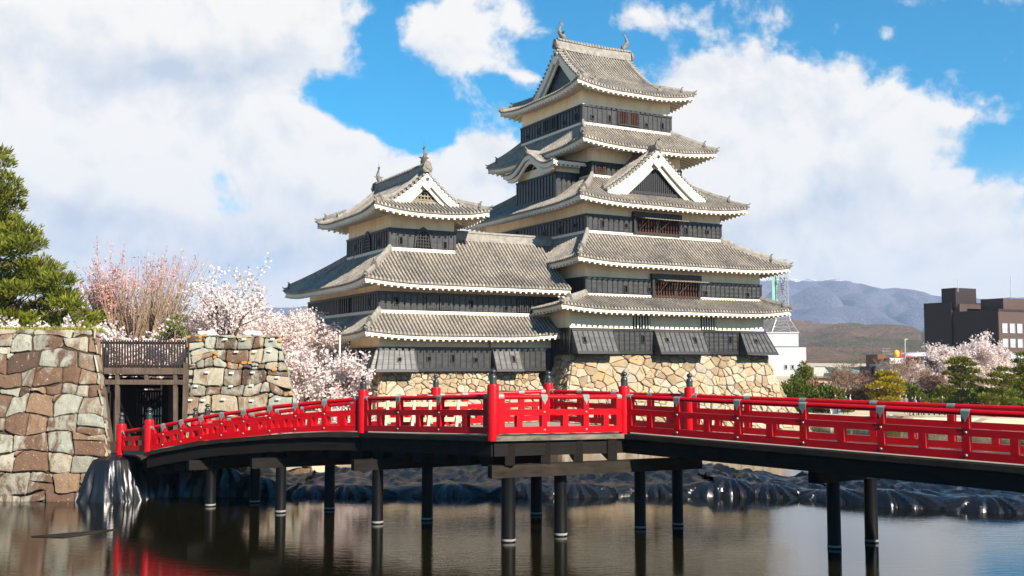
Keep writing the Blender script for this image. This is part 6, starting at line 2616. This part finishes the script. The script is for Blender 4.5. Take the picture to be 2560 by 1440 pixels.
# ================================================================== far buildings
def bx(mb, u0, v0, u1, v1, d, dep, mat=0):
    """block filling a photo rectangle at depth d, dep metres deep"""
    p, q = at(u0, v1, d), at(u1, v0, d)
    mb.box((p.x, d, p.z), (q.x, d + dep, q.z), mat)


white_w = simple('white_render', (0.52, 0.54, 0.57), .8, .05, .2, .2)
brick = simple('brown_brick', (0.24, 0.10, 0.06), .85, .22, .6, .2)
darkb = simple('dark_and_shaded_cladding', (0.034, 0.022, 0.021), .6, .12, .3, .3)
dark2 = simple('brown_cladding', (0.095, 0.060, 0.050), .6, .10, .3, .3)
glass = simple('window_glass', (0.45, 0.52, 0.55), .12, .15, .3, .6)
green = simple('copper_roof', (0.25, 0.52, 0.40), .6, .2, .3, .3)
blue = simple('blue_sign', (0.03, 0.18, 0.55), .5, .05, 1)
skyb = simple('mural_blue', (0.22, 0.42, 0.66), .6, .2, .5)
yellow = simple('orange_yellow', (0.85, 0.45, 0.03), .5, .25, 1.2)
redp = simple('red_paint', (0.65, 0.05, 0.03), .5, .1, 1)

def bld(name, u, d, label, cat='building'):
    p = plan(u, d)
    return empty(name, (p.x, p.y, ground_h(p.x, d) - .5), 0, label, cat)


def part(name, root, mat, fn, smooth=None):
    mb = MB(); fn(mb)
    return mb.build(name, mat, root, root.location, smooth)


def window_on(root, u0, v0, u1, v1, d, mat=None, fr=.12, blind=0.0):
    p, q = at(u0, v1, d), at(u1, v0, d)
    w = MB()
    w.box((p.x, d - .06, p.z), (q.x, d + .05, q.z))
    w.box((p.x - fr, d - .12, p.z - fr), (p.x, d + .02, q.z + fr), 1); w.box((q.x, d - .12, p.z - fr), (q.x + fr, d + .02, q.z + fr), 1)
    w.box((p.x, d - .12, q.z), (q.x, d + .02, q.z + fr), 1); w.box((p.x, d - .12, p.z - fr), (q.x, d + .02, p.z), 1)
    return w.build('window', [mat or glass, M['metal']], root, root.location)


def text_mesh(cu, mat):
    t = bpy.data.objects.new('tmp', cu)
    COL.objects.link(t)
    bpy.context.view_layer.update()
    me = bpy.data.meshes.new_from_object(t.evaluated_get(bpy.context.evaluated_depsgraph_get()))
    bpy.data.objects.remove(t)
    me.name = 'letter'
    me.materials.clear(); me.materials.append(mat)
    o = bpy.data.objects.new('letter', me)
    COL.objects.link(o)
    return o


# white block with the mast
r_ = bld('office_building', 1965, 260, 'plain white building with a lattice mast right behind the keep')
part('wall', r_, white_w, lambda m: bx(m, 1880, 868, 2015, 1010, 260, 12))
part('upper_block', r_, white_w, lambda m: (bx(m, 1890, 833, 1996, 866, 262, 8), bx(m, 1888, 830, 1998, 833, 261.8, 8.4)))
for u in (1965, 1981.5):
    window_on(r_, u - 2.3, 913, u + 2.3, 922, 259.95, M['hole'], .15)
mast = empty('lattice_mast', at(1954, 832, 266), 0, 'white and green steel lattice mast on the white building roof', 'mast')
mo = mast.location.copy()
m_ = MB()
c0 = at(1954, 833, 266)
ztop = at(1954, 650, 266).z
def mw(z):
    t = (z - c0.z) / (ztop - c0.z)
    return 3.4 * (1 - t / .22) + 1.45 * (t / .22) if t < .22 else 1.45
zs = [c0.z + (ztop - c0.z) * k / 12 for k in range(13)]
for i in range(12):
    za, zb = zs[i], zs[i + 1]
    wa_, wb_ = mw(za), mw(zb)
    cs = [(-1, -1), (1, -1), (1, 1), (-1, 1)]
    for k in range(4):
        a, b2 = cs[k], cs[(k + 1) % 4]
        A1 = Vector((c0.x + a[0] * wa_, c0.y + a[1] * wa_, za)); B1 = Vector((c0.x + a[0] * wb_, c0.y + a[1] * wb_, zb))
        A2 = Vector((c0.x + b2[0] * wa_, c0.y + b2[1] * wa_, za)); B2x = Vector((c0.x + b2[0] * wb_, c0.y + b2[1] * wb_, zb))
        m_.tube([A1, B1], .09, 5); m_.tube([A1, B2x], .035, 4); m_.tube([A2, B1], .035, 4); m_.tube([B1, B2x], .045, 4)
m_.build('lattice', M['metal'], mast, mo)
m_ = MB()
p = at(1938, 800, 265); q = at(1938, 690, 265)
m_.box((p.x - .7, 264.8, p.z + 4), (p.x + .7, 265.0, q.z))
m_.build('sign_strip', green, mast, mo)
for i, ch in enumerate('NET'):
    cu = bpy.data.curves.new('letter', 'FONT')
    cu.body = ch; cu.size = 2.0; cu.align_x = 'CENTER'; cu.extrude = .05
    o = text_mesh(cu, M['frame'])
    o.parent = mast
    pp = at(1955.5, 706 + i * 15, 263.6)
    o.location = pp - mo
    o.rotation_euler = (math.pi / 2, 0, 0)

# dark brown building at the right: two faces meeting at a near corner
def dark_block():
    r = bld('hotel_building', 2500, 190, 'large dark brown flat roofed building at the right')
    cor = plan(2500, 190)
    Rv, Bv = RV, BV
    zg = 0.5
    def blk(m, e0, e1, f0, f1, z0, z1, mat=0):
        P = lambda e, f, z: cor + Rv * e + Bv * f + Vector((0, 0, z))
        m.add([P(e0, f0, z0), P(e1, f0, z0), P(e1, f1, z0), P(e0, f1, z0), P(e0, f0, z1), P(e1, f0, z1), P(e1, f1, z1), P(e0, f1, z1)],
              [(0, 3, 2, 1), (4, 5, 6, 7), (0, 1, 5, 4), (1, 2, 6, 5), (2, 3, 7, 6), (3, 0, 4, 7)], mat)
    zt = at(2500, 774, 190).z
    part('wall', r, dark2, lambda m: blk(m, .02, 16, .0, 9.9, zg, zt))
    part('side_wall', r, darkb, lambda m: blk(m, -.06, .02, .1, 9.9, zg, zt - .1))  # darker skin on the side away from the sun: shade put into colour
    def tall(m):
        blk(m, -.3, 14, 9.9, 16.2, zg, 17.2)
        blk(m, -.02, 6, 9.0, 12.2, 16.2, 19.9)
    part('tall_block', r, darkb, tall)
    part('stair_head', r, dark2, lambda m: blk(m, .5, 7.0, 8.6, 10.6, zt, 16.8))
    part('roof_house', r, dark2, lambda m: (blk(m, 3.2, 16, 1.2, 6.0, zt, zt + 2.3),))
    part('parapet', r, darkb, lambda m: (blk(m, -.1, 16.1, -.12, .0, zt - .25, zt + .15),))
    # windows on the sunlit face: rows of three
    for (vz0, vz1) in ((641 + 620 / 3.654 - 1, 640 + 700 / 3.654), (640 + 760 / 3.654, 640 + 832 / 3.654), (640 + 895 / 3.654, 640 + 952 / 3.654)):
        for k in range(5):
            e0 = .95 + k * 2.15
            z1, z0 = at(2520, vz0, 191).z, at(2520, vz1, 191).z
            mb = MB()
            P = lambda e, z, o=0.0: cor + Rv * e + Vector((0, 0, z)) - Bv * o
            mb.prism([P(e0, z0, .0), P(e0 + 1.35, z0, .0), P(e0 + 1.35, z1, .0), P(e0, z1, .0)], -Bv * .05)
            t = .09
            for a, b_, c, d in ((e0 - t, z0 - t, e0 + 1.35 + t, z0), (e0 - t, z1, e0 + 1.35 + t, z1 + t), (e0 - t, z0, e0, z1), (e0 + 1.35, z0, e0 + 1.35 + t, z1)):
                mb.prism([P(a, b_), P(c, b_), P(c, d), P(a, d)], -Bv * .12, 1)
            if (k + int(vz0)) % 3:
                zz = z0 + (z1 - z0) * .42
                mb.prism([P(e0 + .01, zz, .05), P(e0 + 1.34, zz, .05), P(e0 + 1.34, z1 - .01, .05), P(e0 + .01, z1 - .01, .05)], -Bv * .02, 2)
            mb.build('window', [glass, M['metal'], white_w], r, r.location)
    part('pale_block', r, M['concrete'], lambda m: blk(m, .5, 3, 16.2, 17.6, zg, 11.5))
    m = MB()
    for u, v0, v1 in ((2527, 760, 690), (2395, 730, 698)):
        p0, p1 = at(u, v0, 197), at(u, v1, 197)
        m.tube([p0, p1], .07, 5)
    m.build('antenna', M['metal'], r, r.location)


dark_block()
r_ = bld('low_building', 2070, 235, 'long low pale grey building under the wooded hill')
part('wall', r_, M['concrete'], lambda m: bx(m, 2036, 918, 2068, 1010, 235, 9))
part('white_wing', r_, white_w, lambda m: bx(m, 2068, 916, 2104, 1010, 236, 9))
r_ = bld('brick_hall', 2090, 205, 'low brown brick hall behind the bare tree')
part('wall', r_, brick, lambda m: bx(m, 2030, 945, 2140, 1012, 205, 8))
part('roof', r_, M['ornament'], lambda m: bx(m, 2028, 942, 2142, 945, 204.6, 9))
r_ = bld('green_roofed_building', 2150, 212, 'white building with a pale green copper roof and small dome')
part('wall', r_, white_w, lambda m: (bx(m, 2098, 934, 2184, 1012, 212, 10), bx(m, 2140, 955, 2182, 1012, 210, 2)))
def groof(m):
    p, q = at(2096, 934, 211.6), at(2186, 918, 211.6)
    m.prism([Vector((p.x, 211.5, p.z)), Vector((q.x, 211.5, p.z)), Vector((q.x - .6, 217, q.z)), Vector((p.x + .6, 217, q.z))], (0, 6, 0))
    p, q = at(2140, 956, 209), at(2183, 948, 209)
    m.prism([Vector((p.x, 209, p.z)), Vector((q.x, 209, p.z)), Vector((q.x, 211.9, q.z)), Vector((p.x, 211.9, q.z))], (0, .2, 0))
part('roof', r_, green, groof)
c = at(2182, 922, 216)
rd = 18 / F_PX * 216
part('dome', r_, green, lambda m: (m.lathe([(rd * math.cos(a), rd * .95 * math.sin(a)) for a in [k * math.pi / 16 for k in range(8)]], 20, c), m.lathe([(.3, 0), (.35, .4), (.1, .9)], 8, c + Vector((0, 0, rd * .95)))), 40)
for k in range(6):
    window_on(r_, 2104 + k * 12, 939, 2109 + k * 12, 944, 211.9, M['hole'], .05)
mb = MB(); mb.tube([at(2181, 912, 214), at(2181, 862, 214)], .09, 6)
tag(mb.build('flag_pole', M['metal']), 'thin grey flag pole above the green dome', 'pole')
r_ = bld('brick_building', 2215, 180, 'brown brick tower block with a sign frame on its roof')
part('wall', r_, brick, lambda m: bx(m, 2197, 886, 2226, 1010, 180, 6))
part('dark_wing', r_, darkb, lambda m: bx(m, 2180, 916, 2197, 1010, 179, 6))
def frame_(m):
    p, q = at(2206, 886, 180), at(2226, 872, 180)
    for x in (p.x, (p.x + q.x) / 2, q.x):
        m.box((x - .06, 180.2, p.z), (x + .06, 180.35, q.z))
    for z in (p.z + .25, (p.z + q.z) / 2, q.z):
        m.box((p.x, 180.1, z - .07), (q.x, 180.2, z + .07))
    m.box((p.x + .1, 180.3, p.z + .3), (q.x - .1, 180.5, q.z - .15))
part('sign_frame', r_, M['ornament'], frame_)
r_ = bld('parking_building', 2270, 172, 'concrete building with dark open decks and a white canopy roof')
part('wall', r_, M['concrete'], lambda m: (bx(m, 2226, 910, 2312, 933, 172, 10), bx(m, 2268, 933, 2274, 1005, 172, 1), bx(m, 2274, 953, 2304, 976, 171, 3), bx(m, 2283, 946, 2312, 951, 171, 3), bx(m, 2226, 958, 2268, 1010, 175, 3)))
part('brown_storey', r_, brick, lambda m: bx(m, 2262, 894, 2306, 909.5, 173, 8))
part('open_deck', r_, M['hole'], lambda m: (bx(m, 2226, 933.2, 2330, 1005, 180, 1),))
part('side_block', r_, white_w, lambda m: bx(m, 2225, 904, 2262, 909.8, 172.5, 5))
def canopy(m):
    p, q = at(2258, 892, 171), at(2332, 888, 171)
    m.prism([Vector((p.x, 170, p.z)), Vector((q.x, 170, q.z - .1)), Vector((q.x, 170, q.z + .12)), Vector((p.x + 3, 170, q.z + .5)), Vector((p.x, 170, p.z + .45))], (0, 9, 0))
part('canopy', r_, white_w, canopy)
part('canopy_trim', r_, redp, lambda m: bx(m, 2262, 890.6, 2288, 892.5, 169.9, .08))
r_ = bld('billboard', 2245, 168, 'white billboard topped by an orange and yellow emblem', 'billboard')
part('panel', r_, M['paper'], lambda m: bx(m, 2225, 895, 2262, 909, 168, .3))
part('post', r_, M['metal'], lambda m: (bx(m, 2231, 909, 2232.5, 1010, 168.1, .2), bx(m, 2254, 909, 2255.5, 1010, 168.1, .2)))
c = at(2244, 884.5, 168.2)
part('emblem', r_, [yellow, redp], lambda m: (m.lathe([(.06, -.62), (.42, -.5), (.56, -.1), (.5, .3), (.3, .55), (.05, .62)], 14, c - Vector((.2, 0, 0))), m.tube([c + Vector((.42, -.2, -.5)), c + Vector((.42, -.2, .55))], .16, 8, 1)), 40)
for u, v0, v1, d, lb in ((2262.5, 905, 848, 165, 'tall pale lamp pole beside the white canopy'), (2308.5, 945, 903, 160, 'shorter pale lamp pole at the right end of the white canopy')):
    mb = MB(); mb.tube([at(u, v0 + 60, d), at(u, v1, d)], .1, 6); mb.box(at(u - 1.5, v1 + 1, d), at(u + 5, v1 - 1, d + .3))
    tag(mb.build('lamp_pole', M['metal']), lb, 'lamp pole', 'lamp poles')
r_ = bld('mural_panel', 2150, 150, 'pale blue printed hoarding showing a white house and a dark tree', 'hoarding')
part('panel', r_, skyb, lambda m: bx(m, 2137, 971, 2161, 1005, 150, .2))
part('picture', r_, [white_w, M['shrub']], lambda m: (bx(m, 2147, 985, 2157, 1000, 149.9, .08), bx(m, 2142.5, 980, 2145.5, 1003, 149.9, .08, 1)))
r_ = bld('small_hut', 2298, 118, 'small hut with a white edged gable roof on the far bank', 'hut')
def hut(m):
    a, b2, t = at(2279, 1003, 118), at(2322, 1006, 118), at(2291, 991, 118)
    m.prism([a, at(2291, 1004, 118) + Vector((0, 0, -1.2)), at(2318, 1006, 118) + Vector((0, 0, -1.1)), t], (0, 3, 0))
part('wall', r_, M['concrete'], hut)
def hutr(m):
    a, b2, t = at(2276, 1002, 117.8), at(2322, 1006, 117.8), at(2291, 990, 117.8)
    u = Vector((0, 0, .16))
    m.prism([a, t, t + u, a + u], (0, 3.4, 0)); m.prism([t, b2, b2 + u, t + u], (0, 3.4, 0))
part('roof', r_, white_w, hutr)
r_ = bld('roofed_shed', 2332, 121, 'low shed with a red brown roof behind the white edged hut', 'shed')
part('wall', r_, M['gatedark'], lambda m: bx(m, 2305, 995, 2342, 1015, 121, 3))
part('roof', r_, brick, lambda m: m.prism([at(2302, 997, 120.5), at(2345, 996, 120.5), at(2340, 985, 123), at(2308, 985, 123)], (0, .2, -.1)))
# parking sign and fence on the far bank
r_ = bld('parking_sign', 2090, 100, 'white and green notice board with a blue P square', 'sign')
part('panel', r_, M['paper'], lambda m: bx(m, 2076, 1017, 2096, 1034, 100, .1))
part('green_band', r_, green, lambda m: bx(m, 2076, 1017, 2096, 1020, 99.9, .05))
part('blue_square', r_, blue, lambda m: bx(m, 2094.5, 1021, 2101, 1032, 99.8, .1))
cu = bpy.data.curves.new('letter', 'FONT')
cu.body = 'P'; cu.size = .42; cu.align_x = 'CENTER'; cu.extrude = .01
o = text_mesh(cu, M['paper']); o.parent = r_
o.location = at(2097.8, 1030.5, 99.78) - r_.location; o.rotation_euler = (math.pi / 2, 0, 0)
fn_ = empty('railing_fence', ground_at(2400, 96.5), 0, 'low dark post and rail fence along the far bank', 'fence')
mb = MB()
for k in range(26):
    p = ground_at(2280 + k * 13, 97)
    mb.box(p + Vector((-.05, -.05, -.1)), p + Vector((.05, .05, .75)))
mb.build('posts', M['gatedark'], fn_, fn_.location)
mb = MB()
a, b2 = ground_at(2280, 97), ground_at(2605, 97)
for z in (.35, .68):
    mb.beam(a + Vector((0, 0, z)), b2 + Vector((0, 0, z)), .05, .06)
mb.build('rails', M['gatedark'], fn_, fn_.location)

# ================================================================== people on the far bank
def person(u, d, label, cloth, legs, seed, face=0.0):
    rng = random.Random(seed)
    b = ground_at(u, d)
    s = rng.uniform(.94, 1.04)
    root = empty('person', b, face, label, 'person', 'people on the far bank')
    st = rng.uniform(.08, .22)
    V_ = [(0, 0, .95), (0, 0, 1.15), (0, 0, 1.38), (0, 0, 1.50), (0, .0, 1.62),
          (.10, 0, .90), (.11, -st, .50), (.12, -st * .6, .07), (.12, -st * .6 - .14, .04),
          (-.10, 0, .90), (-.11, st, .50), (-.12, st * 1.5, .08), (-.12, st * 1.5 - .14, .05),
          (.19, 0, 1.40), (.24, .06, 1.12), (.25, -.06, .88), (.25, -.09, .78),
          (-.19, 0, 1.40), (-.24, -.06, 1.12), (-.25, -.14, .90), (-.25, -.18, .80)]
    E_ = [(0, 1), (1, 2), (2, 3), (3, 4), (0, 5), (5, 6), (6, 7), (7, 8), (0, 9), (9, 10), (10, 11), (11, 12), (2, 13), (13, 14), (14, 15), (15, 16), (2, 17), (17, 18), (18, 19), (19, 20)]
    Rr = [.15, .14, .15, .055, .05, .095, .065, .045, .04, .095, .065, .045, .04, .06, .045, .035, .04, .06, .045, .035, .04]
    me = bpy.data.meshes.new('body')
    me.from_pydata([tuple(c * s for c in v) for v in V_], E_, [])
    o = bpy.data.objects.new('body', me)
    COL.objects.link(o)
    o.parent = root
    md = o.modifiers.new('skin', 'SKIN')
    for i, sv in enumerate(me.skin_vertices[0].data):
        sv.radius = (Rr[i] * s, Rr[i] * s * .8)
        sv.use_root = i == 0
    o.modifiers.new('sub', 'SUBSURF').levels = 1
    o.modifiers['sub'].render_levels = 1
    me.materials.append(simple('clothes', cloth, .85, .15, 3))
    h = MB()
    h.lathe([(.03, -.12), (.062, -.09), (.082, -.03), (.086, .03), (.07, .09), (.03, .12)], 12, (0, -.01, 1.68 * s))
    h.tube([(0, -.085, 1.675 * s), (0, -.115, 1.655 * s)], [.014, .018], 6)
    h.build('head', simple('skin', (.55, .36, .26), .6, .05, 3), root, smooth=True)
    h = MB()
    h.lathe([(.087, -.02), (.096, .04), (.08, .105), (.03, .135)], 12, (0, .018, 1.68 * s))
    h.build('hair', M['frame'], root, smooth=True)


for i, (u, d, lb, c, f) in enumerate(((2112, 99, 'person in a dark blue jacket standing near the notice board', (.02, .03, .08), .4), (2086, 101, 'person in a reddish brown coat beside the notice board', (.16, .05, .03), -.5), (2123, 103, 'person in white top behind the dark blue jacket', (.6, .58, .55), 1.2),
                                      (2277, 96, 'person in black walking on the far path, nearest the water', (.012, .012, .016), 1.6), (2285, 96.8, 'person in white shirt walking between two dark dressed people', (.6, .6, .62), 1.5), (2297, 96.4, 'person in black striding on the far path, right of the white shirt', (.015, .015, .02), 1.4),
                                      (2262, 99, 'person in grey on the far path left of the walkers', (.2, .2, .22), .2), (2248, 101, 'person in tan jacket far left of the walkers', (.35, .25, .14), -.7), (2352, 98, 'person in black crouched low by the fence on the far path', (.02, .02, .025), .9))):
    person(u, d, lb, c, c, 80 + i, f)

# ================================================================== hills
def silh(pts):
    xs_ = [p[0] for p in pts]; ys_ = [p[1] for p in pts]
    return lambda u: float(np.interp(u, xs_, ys_))


def range_mesh(name, depth, foot, back, prof, ux, mat, seed, gully=.5, nxy=(240, 60), fs=.0022):
    mb = MB()
    nx_, ny_ = nxy
    for j in range(ny_ + 1):
        t = j / ny_
        y = foot + (back - foot) * t
        for i in range(nx_ + 1):
            u = ux[0] + (ux[1] - ux[0]) * i / nx_
            x = (u - 1280) / F_PX * depth
            zt = max(at(u, prof(u), depth).z, 4)
            tr = (depth - foot) / (back - foot)
            s = t / tr if t < tr else max(0, 1 - (t - tr) / (1 - tr) * .8)
            s = s * s * (3 - 2 * s) * .55 + s * .45
            g = min(1, abs(mnoise.noise(Vector((x * fs + seed, y * fs * .45, seed)))) * 2.2)
            g2 = min(1, abs(mnoise.noise(Vector((x * fs * 2.7, y * fs * 1.1, seed + 5)))) * 2.2)
            g3 = mnoise.noise(Vector((x * fs * 9, y * fs * 6, seed + 9)))
            w = s * (1 - s ** 6 * .92) * 1.25
            z = zt * s - zt * w * gully * ((1 - g) ** 2 * .44 + (1 - g2) ** 2 * .22) + zt * .02 * g3 * min(1, s * 3)
            mb.v.append((x, y, max(z, -3) if s > .001 else -3))
    for j in range(ny_):
        for i in range(nx_):
            a = j * (nx_ + 1) + i
            mb.f.append((a, a + 1, a + nx_ + 2, a + nx_ + 1)); mb.m.append(0)
    return structure(mb.build(name, mat, None, smooth=True))


def mk_hill(name, brown, green, fscale, gamt, snow=None):
    m, nt, b = material(name)
    co = obj_co(nt)
    n1 = nt.noise(nt.mapping(co, (1, 1, 2.0)), fscale, 8, .62, .4)
    n2 = nt.noise(co, fscale * 9, 8, .7)
    n3 = nt.noise(co, fscale * 40, 4, .7)
    c = nt.mix(nt.mapr(n2, .3, .7), tuple(x * .7 for x in brown) + (1,), tuple(x * 1.25 for x in brown) + (1,))
    g = nt.math('ADD', n1, nt.math('MULTIPLY', nt.math('SUBTRACT', n2, .5), .35))
    c = nt.mix(nt.mapr(g, gamt, gamt + .08), c, (*green, 1))
    n4 = nt.noise(co, fscale * 110, 3, .7)
    c = nt.mix(nt.mapr(n3, .35, .65, 0, .6), c, tuple(x * .35 for x in brown) + (1,))
    c = nt.mix(nt.mapr(n4, .4, .62, 0, .5), c, tuple(x * 1.6 for x in brown) + (1,))
    if snow:
        sep = nt.new('ShaderNodeSeparateXYZ'); nt.link(co, sep.inputs[0])
        sn = nt.math('ADD', sep.outputs[2], nt.math('MULTIPLY', nt.math('SUBTRACT', n2, .5), 160))
        c = nt.mix(nt.mapr(sn, snow, snow + 12, 0, .8), c, (.85, .85, .86, 1))
    nt.link(c, b.inputs['Base Color'])
    b.inputs['Roughness'].default_value = .95
    b.inputs['Specular IOR Level'].default_value = .1
    bump(nt, b, nt.math('ADD', n2, nt.math('MULTIPLY', n3, .5)), 1.0, 30)
    return m


far_p = silh([(-900, 760), (200, 790), (600, 770), (900, 760), (1300, 730), (1700, 700), (1900, 689), (1960, 687), (2000, 690), (2060, 698), (2120, 703), (2180, 711), (2240, 718), (2300, 728), (2350, 741), (2400, 737), (2440, 741), (2480, 748), (2520, 741), (2560, 744), (2800, 735), (3300, 760), (4200, 790)])
range_mesh('hills', 6000, 3300, 7600, far_p, (-900, 4200), mk_hill('far_hill', (.125, .112, .15), (.035, .065, .075), .0016, .58, 470), 3.0, 1.0, (520, 110), .0017)  # far slope colours pushed to blue: distance haze put into the base colour
near_p = silh([(1500, 850), (1700, 812), (1850, 798), (1950, 796), (2020, 804), (2080, 818), (2140, 838), (2200, 866), (2260, 888), (2330, 902), (2500, 915), (2900, 925), (3300, 930)])
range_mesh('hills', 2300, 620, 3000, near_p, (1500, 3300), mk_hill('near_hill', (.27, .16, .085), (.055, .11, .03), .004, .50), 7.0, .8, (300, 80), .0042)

# ================================================================== haze
hz = MB()
hz.box((-8000, -60, -4), (9000, 6900, 600))
ho = hz.build('haze', [])
hm = bpy.data.materials.new('haze_air')
hm.use_nodes = True
for n in list(hm.node_tree.nodes):
    if n.type != 'OUTPUT_MATERIAL':
        hm.node_tree.nodes.remove(n)
pv = hm.node_tree.nodes.new('ShaderNodeVolumePrincipled')
pv.inputs['Color'].default_value = (.55, .72, 1.0, 1)
pv.inputs['Density'].default_value = .00010
pv.inputs['Anisotropy'].default_value = 0.0
hm.node_tree.links.new(pv.outputs[0], hm.node_tree.nodes['Material Output'].inputs['Volume'])
ho.data.materials.append(hm)
ho['kind'] = 'stuff'
